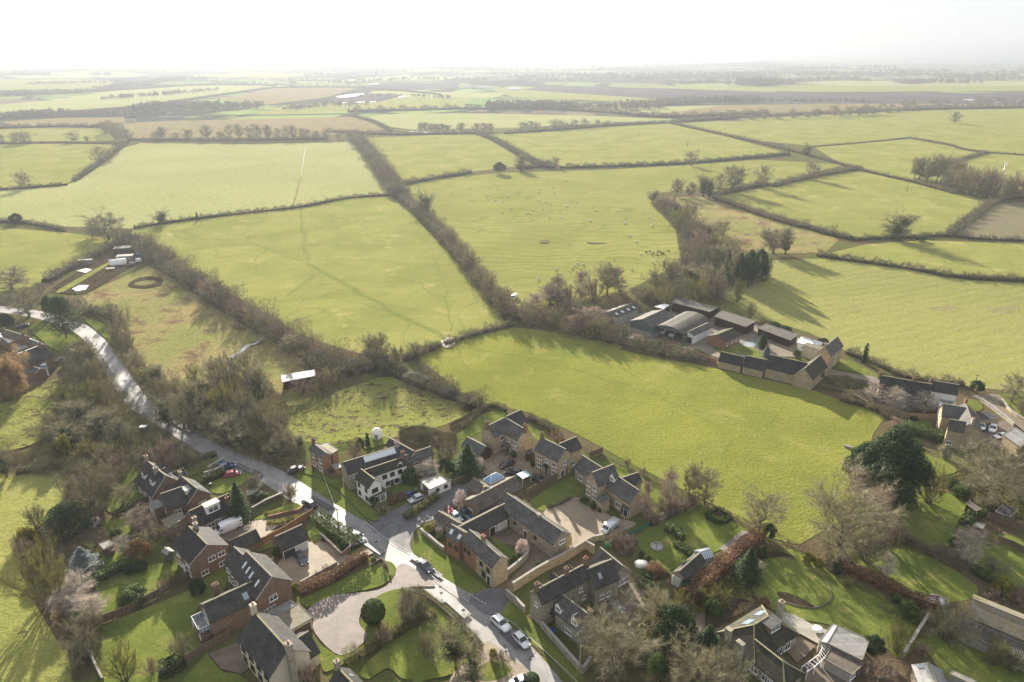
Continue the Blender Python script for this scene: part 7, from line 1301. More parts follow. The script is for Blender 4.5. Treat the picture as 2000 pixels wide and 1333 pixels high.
panel_fence(C5, [(1045,345),(1240,240),(1440,130)], 2.0, 'dark timber fence behind the courtyard lawn'); panel_fence(C4, [(1310,845),(1500,760),(1680,680),(1838,590)], 1.9, 'long timber fence beside the side road up to the gravel court')
panel_fence(K5, [(590,710),(720,740),(840,750),(955,752)], 1.9, 'pale timber fence left of the gabled stone house', plain('new_timber', (.3, .22, .13), .8)); panel_fence(C4, [(245,620),(330,690),(400,670)], 1.8, 'timber fence by the brick cottage')
panel_fence(V5, [(1060,430),(1160,470),(1268,510)], 1.7, 'brown fence below the weathered grey shed'); panel_fence(V5, [(1120,560),(1200,590),(1268,625)], 1.7, 'pale panel fence above the far right lawn'); panel_fence(V1, [(620,425),(700,390),(830,330)], 1.6, 'timber fence behind the grey garage')
panel_fence(K3, [(1425,520),(1480,500),(1525,480)], 1.9, 'short timber fence beside the rambling stone house'); panel_fence(C4, [(1080,640),(1130,690),(1200,740)], 1.8, 'brown fence left of the low white garage'); panel_fence(K3, [(380,290),(440,260),(515,225)], 1.5, 'dark fence on the paddock side of the house lawn')
rail_fence(K3, [(1385,455),(1550,530),(1700,610),(1850,680),(2000,760)], 'post and rail fence between the near pasture and the stone houses'); rail_fence(V4, [(140,180),(260,240),(460,335)], 'post and rail fence behind the pinkish birches'); rail_fence(V4, [(465,338),(560,385),(680,440),(775,490)], 'post and rail fence above the topiary garden lawn')
rail_fence(V4, [(900,535),(980,580),(1070,612)], 'post and rail fence under the huge bare tree'); rail_fence(C4, [(330,355),(440,340),(560,325)], 'thin fence between the paddock and brick cottage')
wall(C6, [(205,480),(420,340),(560,260),(700,190),(910,60),(1000,110)], 2.2, 'high honey stone wall behind the long stone house', STONE); wall(C6, [(145,520),(235,600),(320,690)], 1.6, 'stone garden wall at the left end of the long stone house'); wall(C6, [(485,825),(600,960),(740,1120),(880,1280)], 1.4, 'roadside stone wall below the low front wing'); wall(C6, [(885,1280),(930,1230),(965,1170)], 1.4, 'short return of roadside stone wall at the bottom')
wall(C5, [(720,1210),(870,1110),(980,1020),(1045,960),(1062,905)], 1.5, 'curved stone wall round the courtyard garden', n=4); wall(C5, [(15,700),(90,760),(170,830),(235,880)], .9, 'low stone wall round the roadside flower bed'); wall(C5, [(1490,905),(1600,835),(1680,790),(1790,770)], 1.4, 'stone wall between silver van court and the long house garden', STONE)
wall(V2, [(640,535),(700,590),(755,645),(803,605),(800,575)], 1.1, 'brick planter wall beside the round bush', BRICKO, .35); wall(V2, [(262,395),(340,350),(430,312)], 1.2, 'stone retaining wall above the long front lawn', DSTONE); wall(V2, [(350,435),(450,410),(520,395),(545,370)], .8, 'curved low brick wall at the roadside drive', BRICK, .3, 3); wall(V2, [(235,305),(280,285),(322,240)], 1., 'curved white garden wall', REND, .3, 3)
wall(V2, [(915,700),(970,665),(990,680),(1015,720),(1020,760)], .8, 'curved low stone wall at the oval lawn entrance', DSTONE, .4, 3, False); wall(V2, [(530,800),(640,740),(730,690)], 1.0, 'white topped wall behind the rusty beech hedge', CONC, .25); wall(V3, [(0,838),(90,870),(190,945),(300,1050),(368,1120),(372,1180)], .8, 'low dark stone wall along the front gardens', DSTONE, .5, 3, False)
wall(V2, [(0,208),(60,190),(110,165)], 1.6, 'grey retaining wall beside the concrete drive', CONC, .3); wall(C7, [(690,462),(740,530),(850,580),(960,600),(1050,605),(1140,585),(1200,540),(1215,470),(1180,380),(1100,290),(980,225)], .28, 'sweeping curved stone retaining wall on the right lawn', DSTONE, .35, 4, False); wall(C7, [(480,135),(560,110),(700,100),(860,130)], .3, 'low stone edge of the upper garden bed', DSTONE, .35, 3, False)
wall(V1, [(460,1105),(510,1210),(570,1330)], .9, 'narrow garden wall at the bottom left', DSTONE, .3); wall(V5, [(735,985),(680,1070),(600,1200)], 1.3, 'yellow stone wall right of the kitchen garden', STONE); wall(K5, [(-20,490),(140,520),(280,570),(400,640),(560,745)], 1.2, 'dark field wall below the farm track', DSTONE, .5, 3, False); wall(K5, [(1480,600),(1560,700),(1700,790)], 1.0, 'stone wall on the right side of the lane', STONE, .4, 3)
wall(K4, [(770,560),(850,590),(925,612)], 1.8, 'rusty sheet fence at the left end of the field wall range', BRICKO, .15, 1, False, 'sheet_fence'); wall(K5, [(1310,600),(1370,640),(1500,740),(1580,810)], 1.1, 'stone wall on the left side of the lane', STONEG, .4, 3); wall(V5, [(470,915),(530,950),(590,985),(610,950)], .4, 'timber edge of the raised vegetable bed', TIMBL, .15, 1, False, 'bed_edging')
wall(V2, [(20,170),(70,140),(110,120)], 1.2, 'dark garden wall at the sunny square lawn', STONEG)
# ---------------------------------------------------------------- vehicles
TYRE = plain('tyre_rubber', (.015, .015, .015), .8); RIM = plain('alloy', (.35, .35, .36), .35, .8); LAMP = NT('headlamp').fin((.7, .72, .75), .1, 0, .8); TLAMP = plain('tail_lamp', (.35, .02, .02), .3); CGL = NT('car_glass').fin((.012, .015, .018), .05, 0, .8)
def paint(name, c, metal=.3): 
    n = NT(name); n.fin(c, .3, metal, .5); n.b.inputs['Coat Weight'].default_value = .6; n.b.inputs['Coat Roughness'].default_value = .08; return n.m
def loft(mb, secs, mi=0):
    k = len(mb.v); n = len(secs[0])
    for s_ in secs: mb.v += [tuple(p) for p in s_]
    for q in range(len(secs)-1):
        for i in range(n):
            j = (i+1) % n; mb.f.append((k+q*n+i, k+q*n+j, k+(q+1)*n+j, k+(q+1)*n+i)); mb.m.append(mi); mb.sm.append(True)
    mb.f += [tuple(k+i for i in reversed(range(n))), tuple(k+(len(secs)-1)*n+i for i in range(n))]; mb.m += [mi, mi]; mb.sm += [False, False]
def sec(x, w_, z0, z1, sh=.12): return [Vector((x, y, z)) for y, z in [(-w_*.9, z0), (w_*.9, z0), (w_, z0+.18), (w_, z1-sh), (w_*.88, z1), (-w_*.88, z1), (-w_, z1-sh), (-w_, z0+.18)]]
def vehicle(a, b, label, col, kind='hatch', z=.0, group=None, metal=.3):
    "a = rear point, b = front point in photo pixels; the size is the real size of the kind"
    A, B = at(*a, .5), at(*b, .5); d = B-A; yaw = math.atan2(d.y, d.x); c = (A+B)/2; c.z = RZ+.02 if z == 0 else z
    Lh = dict(hatch=(4.1, 1.8, 1.48), saloon=(4.7, 1.85, 1.42), suv=(4.6, 1.9, 1.66), van=(5.0, 1.95, 1.95), bigvan=(6.2, 2.1, 2.55), estate=(4.7, 1.85, 1.5))[kind]; Ln, Wd, Ht = Lh; hw = Wd/2; X = Ln/2
    P_ = paint('car_paint', col, metal); vn = 'parked_van' if 'van' in kind else 'parked_car'; e = empty(vn if 'driving' not in label else 'moving_car', (0, 0, 0), label, 'van' if 'van' in kind else 'car', group or 'cars and vans in the village'); mb = MB()
    van = 'van' in kind
    if van:
        zr = Ht; loft(mb, [sec(-X, hw*.9, .35, zr-.12), sec(-X+.08, hw*.97, .32, zr-.02), sec(0, hw, .3, zr), sec(X*.42, hw, .3, zr-.03), sec(X*.55, hw*.98, .3, zr*.92, .2), sec(X*.74, hw*.97, .3, 1.18 if Ht < 2.2 else 1.42), sec(X*.95, hw*.92, .32, .95), sec(X, hw*.8, .38, .8)])
        body = mb.build('body', P_, e); g = MB(); zt = zr*.9; zb = 1.22 if Ht < 2.2 else 1.46
        g.solid([(X*.765, -hw*.8, zb-.04), (X*.765, hw*.8, zb-.04), (X*.755, hw*.8, zb-.06), (X*.755, -hw*.8, zb-.06)], [(X*.575, -hw*.74, zt-.02), (X*.575, hw*.74, zt-.02), (X*.555, hw*.74, zt-.04), (X*.555, -hw*.74, zt-.04)]); g.build('windscreen', CGL, e)
        for sg in (-1, 1):
            g = MB(); y = sg*(hw*.985); g.solid([(X*.33, y-.012*sg, zb-.05), (X*.7, y-.012*sg, zb-.05), (X*.7, y+.02*sg, zb-.05), (X*.33, y+.02*sg, zb-.05)], [(X*.36, y-.06*sg, zt-.2), (X*.56, y-.06*sg, zt-.2), (X*.56, y-.02*sg, zt-.2), (X*.36, y-.02*sg, zt-.2)]); g.build('side_window', CGL, e)
            g = MB(); g.box((X*.66, sg*(hw+.14), zb+.02), (.12, .2, .26)); g.build('wing_mirror', TYRE, e)
    else:
        zb = .92 if kind != 'suv' else 1.05; hd = .72 if kind != 'suv' else .92; r0 = X*(.62 if kind in ('saloon',) else .88); r1 = X*(.42)
        loft(mb, [sec(-X, hw*.82, .35, zb-.22), sec(-X+.12, hw*.95, .27, zb-.05), sec(-X*.6, hw, .22, zb), sec(0, hw, .2, zb), sec(X*.42, hw, .22, zb-.03), sec(X*.75, hw*.97, .24, hd+.08), sec(X-.12, hw*.9, .3, hd-.05), sec(X, hw*.74, .36, hd-.2)])
        body = mb.build('body', P_, e); g = MB(); tr = -X*(.3 if kind == 'saloon' else .62); tf = X*.12
        bt = [(-r0, -hw*.9, zb-.02), (r1, -hw*.9, zb-.02), (r1, hw*.9, zb-.02), (-r0, hw*.9, zb-.02)]; tp = [(tr, -hw*.72, Ht-.04), (tf, -hw*.72, Ht-.04), (tf, hw*.72, Ht-.04), (tr, hw*.72, Ht-.04)]; g.solid(bt, tp); g.build('windows', CGL, e)
        g = MB(); g.solid([(tr-.05, -hw*.75, Ht-.05), (tf+.05, -hw*.75, Ht-.05), (tf+.05, hw*.75, Ht-.05), (tr-.05, hw*.75, Ht-.05)], [(tr+.1, -hw*.62, Ht+.02), (tf-.1, -hw*.62, Ht+.02), (tf-.1, hw*.62, Ht+.02), (tr+.1, hw*.62, Ht+.02)])
        for i in range(4): g.bar(Vector(bt[i]), Vector(tp[i]), .09, .09)
        for sg in (-1, 1): g.bar((-.1, sg*hw*.91, zb-.02), (-.12, sg*hw*.735, Ht-.03), .09, .05)
        g.build('roof', P_, e)
        for sg in (-1, 1): g = MB(); g.box((X*.36, sg*(hw+.1), zb+.05), (.14, .2, .14)); g.build('wing_mirror', P_, e)
    for sx in (-1, 1):
        for sg in (-1, 1):
            r_ = .33 if not van else .36; g = MB(); cx = sx*Ln*.31; g.tube((cx, sg*(hw-.22), r_), (cx, sg*(hw+.015), r_), r_, r_, 14); w_ = g.build('wheel', TYRE, e); g = MB(); g.tube((cx, sg*(hw+.0), r_), (cx, sg*(hw+.03), r_), r_*.62, r_*.55, 10); g.build('rim', RIM, w_, Vector((0, 0, 0)))
    zl = .66 if kind != 'suv' else .8; zl = .85 if van else zl
    for sg in (-1, 1):
        g = MB(); g.box((X-.12, sg*hw*.7, zl-.02), (.22, .34, .16)); g.build('headlight', LAMP, e); g = MB(); g.box((-X+.05, sg*hw*.76, zl+.12), (.14, .26, .2)); g.build('tail_light', TLAMP, e)
    for bx, nm in ((X-.01, 'number_plate'),): g = MB(); g.box((bx+.02, 0, .45), (.04, .5, .11)); g.build(nm, UPVC, e)
    e.location = c; e.rotation_euler.z = yaw; return e
WH = (.72, .73, .74); SV = (.45, .46, .47); BK = (.02, .022, .025); NV_ = (.025, .04, .09)
vehicle(C2(815, 130), C2(640, 205), 'large white panel van parked on the drive by the white box dormer house', WH, 'bigvan', metal=0)
vehicle(C2(1405, 405), C2(1478, 505), 'dark blue grey saloon parked outside the brick double garage', (.05, .07, .09), 'saloon')
vehicle(C4(165, 955), C4(80, 900), 'black car parked at the left roadside before the drive', BK, 'suv'); vehicle(C4(545, 1215), C4(640, 1280), 'silver car parked on the verge beside the dense green hedge', SV, 'saloon')
vehicle(V3(50, 665), V3(118, 720), 'dark grey saloon driving along the sunny road past the grass verge', (.06, .07, .08), 'saloon'); vehicle(C6(15, 725), C6(165, 865), 'white car with dark roof, left one of the two parked on the lower road', WH, 'suv'); vehicle(C6(235, 895), C6(345, 1015), 'silver small car, nearer one of the two parked on the lower road', (.6, .62, .64), 'hatch')
vehicle(C5(1915, 610), C5(1795, 700), 'silver van parked in the pale gravel courtyard', (.55, .57, .6), 'van'); vehicle(K3(860, 545), K3(755, 590), 'dark maroon people carrier with roof rack in front of the L shaped stone house', (.05, .02, .025), 'suv')
vehicle(C5(310, 515), C5(395, 590), 'pale teal car parked beside the small ribbed garage', (.4, .52, .54), 'hatch'); vehicle(C5(405, 490), C5(490, 560), 'dark blue car parked next to the pale teal car', (.03, .06, .1), 'suv')
vehicle(K3(1010, 655), K3(1085, 695), 'dark car with bright reflecting roof beside the blue striped canopy', (.05, .055, .06), 'saloon'); vehicle(K3(905, 640), K3(820, 625), 'black car behind the curved wall near the maroon people carrier', BK, 'suv')
vehicle(C4(1215, 855), C4(1115, 895), 'silver grey car parked by the wheelie bins of the white cottage', SV, 'hatch'); vehicle(C6(1130, 595), C6(1245, 650), 'dark silver car on the brown paving behind the long stone house', (.12, .13, .14), 'saloon')
vehicle(K5(1420, 790), K5(1400, 860), 'white off roader on the brown yard by the pale stone garage', WH, 'suv'); vehicle(K5(1315, 780), K5(1325, 830), 'white car half hidden by the gabled stone house', WH, 'hatch'); vehicle(K5(1500, 885), K5(1460, 890), 'white car nose behind the corner of pale stone garage', WH, 'hatch')
vehicle(V2(85, 155), V2(150, 138), 'dark blue car parked at the kerb by the concrete drive', (.02, .05, .14), 'estate'); vehicle(V2(120, 195), V2(185, 182), 'dark red car parked behind the dark blue one', (.3, .02, .05), 'hatch'); vehicle(KP(620, 1205), KP(695, 1180), 'black car under the trees across from the brick cottage', BK, 'estate')
vehicle(C8(240, 265), C8(360, 230), 'dark maroon car beyond the brown brick house at the left', (.07, .03, .03), 'saloon'); vehicle(C8(775, 700), C8(840, 680), 'grey car parked near the slate roofed shed at the bend', (.15, .17, .19), 'hatch'); vehicle(C8(310, 905), C8(250, 930), 'white car beside the orange willow', WH, 'hatch')
vehicle(V3(640, 1318), V3(575, 1345), 'white car cut by the bottom edge of the photo', WH, 'saloon'); vehicle(K4(590, 370), K4(545, 395), 'white camper van deep inside the curved roof barn', WH, 'bigvan', metal=0); vehicle(K4(655, 385), K4(605, 420), 'white camper van at the mouth of the curved roof barn', WH, 'bigvan', metal=0); vehicle(FC(520, 445), FC(503, 465), 'small white van on the hedge side left of the birches', WH, 'van')
# ---------------------------------------------------------------- poles, mast, small things
POLE = plain('weathered_pole', (.11, .085, .06), .85)
def hpx(C, bx, by, tx, ty): b = C(bx, by); return hgt(b[0], b[1], C(tx, ty)[1])
def pole(C, bx, by, ty, lb, arm=True, m=POLE, r_=.14):
    b = at(*C(bx, by)); H = max(2, hpx(C, bx, by, bx, ty)); e = empty('utility_pole', b, lb, 'pole', 'wooden poles'); mb = MB(); mb.tube(b, b+Vector((0, 0, H)), r_, r_*.7, 8); mb.build('pole_shaft', m, e)
    if arm: mb = MB(); mb.bar(b+Vector((-.7, 0, H-.4)), b+Vector((.7, 0, H-.4)), .1, .1); [mb.tube(b+Vector((x, 0, H-.35)), b+Vector((x, 0, H-.15)), .05, .03, 6) for x in (-.6, 0, .6)]; mb.build('crossarm', m, e)
    return b+Vector((0, 0, H-.2)), e
p1, e1 = pole(V2, 743, 520, 375, 'dark roadside pole standing in the dense green hedge'); p2_, e2 = pole(V2, 645, 430, 362, 'short roadside pole by the parked black car', False); pole(C6, 855, 1335, 1010, 'pale wooden pole on the roadside wall at the bottom', False, plain('pale_pole', (.25, .22, .13), .8)); p3, _ = pole(K5, 1250, 520, 380, 'pole beside the lane behind the white rendered house')
pole(C8, 1345, 345, 262, 'pole on the verge of the road bend', False); pole(FR, 1345, 842, 780, 'thin pole in the pasture left of the copse', False, r_=.2); pole(FR, 1798, 922, 868, 'pole at the corner of ploughed field', r_=.2); pole(FR, 122, 595, 545, 'thin pole in the field beyond the sheep, left one', False, r_=.25); pole(FR, 472, 650, 608, 'thin pole in the field beyond the sheep, right one', False, r_=.25); pole(FR, 935, 730, 705, 'faint pole behind the curved hedge', False, r_=.25); pole(FM, 1708, 535, 495, 'faint far pole in the middle far field', False, r_=.25)
pole(K5, 345, 290, 140, 'tall twin pole left of the slim cypress', False); pole(K5, 380, 292, 145, 'tall twin pole right of the slim cypress', False)
def cable(name, a, b, sag, lb):
    mb = MB(); N = 14; q = [a+(b-a)*i/N-Vector((0, 0, sag*4*(i/N)*(1-i/N))) for i in range(N+1)]
    for i in range(N): mb.tube(q[i], q[i+1], .02, .02, 4, cap=False)
    return tag(mb.build(name, GUT, org=a), lb, 'cable')
cable('overhead_cable', p1, at(*C4(215, 500), 5.5), 1.2, 'thin overhead cable from roadside pole to brick cottage'); cable('overhead_cable', p2_, p1, .4, 'thin overhead cable joining the two roadside poles'); cable('overhead_cable', p3, at(1990, 830, 8), 1., 'thin overhead cable crossing the lane at the right')
def mast():
    b = at(*FR(1862, 820)); H = hpx(FR, 1862, 820, 1885, 680); e = empty('phone_mast', b, 'slender mobile phone mast with white antennas beside the copse', 'mast'); mb = MB(); mb.tube(b, b+Vector((0, 0, H)), .45, .25, 10); mb.build('mast_pole', RIM, e)
    for k in range(3): a = k*2.1; mb = MB(); mb.box((b.x+math.cos(a)*.9, b.y+math.sin(a)*.9, H-1.2), (.5, .35, 2.4), a); mb.bar(b+Vector((0, 0, H-1.2)), b+Vector((math.cos(a)*.9, math.sin(a)*.9, H-1.2)), .12, .12); mb.build('antenna', UPVC, e)
mast()
def dome():
    b = at(*C4(785, 280)); e = empty('garden_dome', b, 'white egg shaped garden dome standing at the paddock edge', 'dome'); mb = MB(); mb.lathe(b, [(1.35, .0), (1.5, .8), (1.45, 1.7), (1.2, 2.5), (.75, 3.05), (.001, 3.3)], 20); mb.build('shell', REND, e); mb = MB(); mb.box((b.x, b.y-1.46, 1.), (.9, .08, 1.7)); mb.build('door', LEAD, e)
dome()
def canopy():
    b = at(*C5(1010, 190)); e = empty('garden_canopy', b, 'blue and white striped canopy on posts beside the bungalow lantern roof', 'canopy'); n = NT('striped_canvas'); w_ = n.node('ShaderNodeTexWave'); w_.inputs['Scale'].default_value = .9; n.L(n.pos(), w_.inputs['Vector']); m = n.fin(n.mix(n.ramp(w_.outputs['Fac'], .45, .55), (.6, .65, .66), (.1, .33, .38)), .7)
    q = [at(*C5(*p), 2.4) for p in ((942, 130), (1030, 95), (1085, 140), (1005, 180))]; mb = MB(); mb.solid([p-Vector((0, 0, .08)) for p in q], q); mb.build('awning', m, e)
    for p in q: mb = MB(); mb.bar((p.x, p.y, 0), (p.x, p.y, 2.33), .09, .09); mb.build('post', UPVC, e)
canopy()
def flag():
    b = at(*C5(285, 665), 0); H = 6.5; e = empty('flagpole', b, 'flagpole with a red and white cross flag beside roadside cottage', 'flag'); mb = MB(); mb.tube(b, b+Vector((0, 0, H)), .06, .04, 6); mb.build('pole_shaft', UPVC, e); mb = MB(); N = 6
    W_, Hh = 1.5, 1.7
    for i in range(N):
        for j in range(6):
            x0, x1 = W_*i/N, W_*(i+1)/N; f = lambda x, z: b+Vector((x*.75, math.sin(x*4+z)*.14-x*.2, H-.1-z-x*.35)); z0, z1 = Hh*j/6, Hh*(j+1)/6
            mi = 1 if (i in (2, 3) or j in (2, 3)) else 0; mb.poly([f(x0, z0), f(x1, z0), f(x1, z1), f(x0, z1)], mi)
    mb.build('flag_cloth', [UPVC, plain('flag_red', (.6, .02, .04), .7)], e)
flag()
def bin_(C, x, y, col, lb):
    b = at(*C(x, y)); e = empty('wheelie_bin', b, lb, 'bin', 'wheelie bins'); mb = MB(); mb.solid([(b.x-.24, b.y-.28, .05), (b.x+.24, b.y-.28, .05), (b.x+.24, b.y+.28, .05), (b.x-.24, b.y+.28, .05)], [(b.x-.29, b.y-.36, 1.), (b.x+.29, b.y-.36, 1.), (b.x+.29, b.y+.36, 1.), (b.x-.29, b.y+.36, 1.)]); mb.build('bin_body', col, e)
    mb = MB(); mb.box((b.x, b.y, 1.05), (.62, .78, .09)); mb.build('lid', col, e); [(lambda g: (g.tube((b.x+s*.2, b.y+.3, .1), (b.x+s*.28, b.y+.3, .1), .1, .1, 8), g.build('wheel', TYRE, e)))(MB()) for s in (-1, 1)]
BBL = plain('bin_blue', (.02, .1, .4), .5); BGR = plain('bin_green', (.03, .14, .08), .5); BBK = plain('bin_black', (.03, .03, .035), .5)
bin_(C4, 1078, 850, BBL, 'blue wheelie bin, left of the bins by the white cottage'); bin_(C4, 1105, 850, BBL, 'blue wheelie bin, second of the bins by the white cottage'); bin_(C4, 1130, 835, BBK, 'black wheelie bin by the white cottage'); bin_(C4, 1160, 815, BGR, 'green wheelie bin by the white cottage'); bin_(C6, 590, 890, BBL, 'blue bin behind the roadside wall of the long stone house'); bin_(C6, 600, 900, BBL, 'second blue bin behind the roadside wall'); bin_(V2, 655, 555, BBK, 'black bin against the brick planter wall'); bin_(V2, 90, 132, BBL, 'blue bin beside dark blue car'); bin_(K3, 950, 670, BBK, 'dark bin beside the striped canopy'); bin_(C1, 1280, 610, BBK, 'dark bin on the lawn behind dormer houses')
def cover():
    b = at(*C6(1465, 225)); e = empty('covered_table', b, 'white fabric cover draped over garden furniture near the oval flower bed', 'cover'); mb = MB(); s_ = []; 
    for z, k in ((0, 1.05), (.35, 1.), (.7, .93), (.85, .8), (.95, .3)): s_.append([b+Vector((math.cos(a)*1.35*k/max(abs(math.cos(a)), abs(math.sin(a)))**.8*(1+.05*math.sin(a*5+z*3)), math.sin(a)*1.*k/max(abs(math.cos(a)), abs(math.sin(a)))**.8, z+.07*math.sin(a*3))) for a in [i*.5236 for i in range(12)]])
    loft(mb, s_); mb.build('fabric_cover', REND, e)
cover()
def ring(C, x, y, r0, h, lb, name='fountain_basin', m=STONEG, water=True):
    b = at(*C(x, y)); e = empty(name, b, lb, 'fountain' if 'fountain' in name else 'pond'); mb = MB(); mb.lathe(b, [(r0, 0), (r0, h), (r0-.3, h), (r0-.35, .1)], 20, smooth=False); mb.build('stone_rim', m, e); mb = MB(); mb.lathe(b, [(r0-.3, h*.6), (.001, h*.6)], 20); mb.build('water', M_water, e)
    if 'fountain' in name: mb = MB(); mb.lathe(b, [(.2, 0), (.12, .5), (.35, .8), (.001, .85)], 10); mb.build('centre_bowl', m, e)
ring(C6, 1612, 50, 1.4, .5, 'round stone fountain basin on the topiary lawn'); ring(V5, 795, 890, 1.9, .3, 'small round stone edged pond at the end of the beech hedge', 'garden_pond')
def table(C, x, y, lb, r_=.8, chairs=3):
    b = at(*C(x, y)); e = empty('garden_table', b, lb, 'table'); mb = MB(); mb.lathe((b.x, b.y, .7), [(.001, 0), (r_, 0), (r_, .05), (.001, .06)], 18); mb.build('table_top', UPVC, e); mb = MB(); mb.tube(b, b+Vector((0, 0, .7)), .1, .06, 6); mb.build('pedestal', UPVC, e)
table(C7, 1080, 838, 'round white garden table on the patio', 1.0)
def bench(C, x, y, lb, rz):
    b = at(*C(x, y)); e = empty('garden_bench', b, lb, 'bench', None, rz); mb = MB(); 
    for i in range(4): mb.box((0, -.2+i*.13, .45), (1.5, .1, .04))
    mb.build('seat', WOOD, e, Vector((0, 0, 0))); mb = MB(); [mb.box((0, .3, .6+i*.13), (1.5, .04, .1)) for i in range(3)]; mb.build('backrest', WOOD, e, Vector((0, 0, 0)))
    for sx in (-1, 1):
        for y_ in (-.2, .3): mb = MB(); mb.box((sx*.68, y_, .22 if y_ < 0 else .45), (.07, .07, .44 if y_ < 0 else .9)); mb.build('leg', WOOD, e, Vector((0, 0, 0)))
bench(V4, 575, 412, 'wooden bench inside the low box hedge', .6)
def pergola():
    e = empty('pergola', at(*C7(1130, 1080)), 'white framed pergola between the bungalow patio and the flat roofed outbuilding', 'pergola'); A_ = [at(*C7(x, y), 2.3) for x, y in ((1100, 935), (1130, 990), (1095, 1060), (1000, 1130), (930, 1180))]; B_ = [at(*C7(x, y), 2.3) for x, y in ((1215, 990), (1180, 1060), (1130, 1110), (1060, 1175), (985, 1225))]; mb = MB()
    for s_ in (A_, B_):
        for i in range(4): mb.bar(s_[i], s_[i+1], .08, .12)
    for i in range(4):
        for k in range(3): t = k/3; mb.bar(A_[i]+(A_[i+1]-A_[i])*t, B_[i]+(B_[i+1]-B_[i])*t, .06, .08)
    mb.build('beam', UPVC, e)
    for p in A_+B_: mb = MB(); mb.bar((p.x, p.y, 0), p, .1, .1); mb.build('post', UPVC, e)
pergola()
def boxthing(name, lb, cat, C, x, y, dims, m, m2=None, rz=0, group=None):
    b = at(*C(x, y)); e = empty(name, b, lb, cat, group); mb = MB(); mb.box((b.x, b.y, dims[2]/2), dims, rz); mb.build('casing', m, e); mb = MB(); mb.box((b.x, b.y, dims[2]+.05), (dims[0]+.1, dims[1]+.1, .1), rz); mb.build('lid', m2 or m, e)
boxthing('utility_cabinet', 'green utility cabinet with pale top in the scrub below the road', 'cabinet', WL, 942, 1215, (1.8, 1.2, 1.9), SHEETG, REND); boxthing('water_trough', 'grey water trough standing alone in the near pasture', 'trough', V5, 298, 42, (1.9, .7, .5), CONC, LEAD, -.6)
def tunnel(C, a, b, wd, h_, m, lb, name='polytunnel'):
    A_, B_ = at(*C(*a)), at(*C(*b)); e = empty(name, A_, lb, 'polytunnel'); d = (B_-A_).normalized(); n = Vector((-d.y, d.x, 0)); mb = MB(); s_ = [[p+n*math.cos(math.pi*i/10)*wd/2+Vector((0, 0, math.sin(math.pi*i/10)*h_)) for i in range(11)] for p in (A_, A_+(B_-A_)*.5, B_)]; loft(mb, s_); mb.build('cover', m, e)
    for p in (A_, (A_+B_)/2, B_):
        mb = MB()
        for i in range(10): f = lambda k: p+n*math.cos(math.pi*k/10)*(wd/2+.04)+Vector((0, 0, math.sin(math.pi*k/10)*(h_+.04))); mb.bar(f(i), f(i+1), .08, .08)
        mb.build('hoop', RIM, e)
tunnel(WL, (715, 130), (825, 118), 5, 3.0, REND, 'white polytunnel at the far end of the allotments')
for x, y, d, m, lb in [(560,122,(7,2.4,2.4),WHITER,'long white container at the left of the allotments'),(820,95,(8,4,2.6),GREYR,'grey roofed glasshouse behind the white polytunnel'),(865,125,(3,1.4,1.4),REND,'small white trailer right of the polytunnel'),(905,105,(2.5,2,1.6),UPVC,'pale tank at the right end of the allotments'),(810,45,(9,6,3),CORR,'dark low shed behind the allotments'),(720,160,(4,2.2,1),REND,'pale sheeted heap on the allotments'),(915,75,(3,2,2),BBL,'blue grey box by the hedge corner')]:
    boxthing('allotment_shed', lb, 'shed', WL, x, y, d, CONC if m is REND else GREYR if m is WHITER else m, None, .25, 'sheds on the allotments')
sheet('white_sheeting', L(WL, [(470,285),(520,262),(580,262),(560,290),(500,302)]), REND); sheet('white_sheeting', L(WL, [(500,168),(560,152),(600,160),(560,182)]), REND)
sheet('earth_ring', smoothpx(L(WL, [(835,255),(900,215),(990,205),(1060,225),(1040,262),(950,280),(870,275)])), M_soil); sheet('ring_centre', smoothpx(L(WL, [(880,250),(930,235),(1000,232),(1015,248),(950,262),(890,262)])), M_tan)
strip('standing_water', wsmooth(L(KP, [(455,335),(400,375),(350,390),(300,430),(240,470)]), 5), [1.2, 2.5], M_water); strip('standing_water', wsmooth(L(KP, [(230,480),(225,530),(190,600),(190,650)]), 5), [1.5, .8], M_water)
for pts in ([(15,312),(90,300),(170,292),(175,302),(100,315),(40,320)], [(360,315),(400,306),(410,311),(370,320)], [(190,240),(260,238),(258,243),(200,244)], [(40,345),(240,338),(240,343),(60,350)], [(420,506),(650,512),(700,515),(600,519),(460,513)]): sheet('pool', L(FM, pts), M_water)
for pts in ([(1640,328),(1700,327),(1760,332),(1740,337),(1690,333)], [(1830,348),(1990,334),(1990,335),(1830,350)], [(600,348),(780,345),(780,346),(600,350)]): sheet('pool', L(FR, pts), M_water)
strip('wet_tramline', wsmooth(L(FL, [(1710,580),(1695,660),(1680,760)]), 4), [.4, .15], M_water); strip('tramline', wsmooth(L(FL, [(1680,760),(1655,850),(1640,910)]), 4), .8, M_tan)
MHOL = plain('dark_hollow_soil', (.13, .115, .06), 1, spec=0); sheet('mud_hollow', smoothpx(L(FC, [(632,182),(655,175),(675,172),(680,180),(672,190),(642,190)])), MHOL); sheet('mud_hollow', smoothpx(L(FC, [(865,184),(900,188),(960,188),(955,191),(900,193),(872,189)])), MHOL)
sheet('gateway_mud', smoothpx([(862,668),(880,660),(892,668),(880,680),(868,680)]), M_mud)
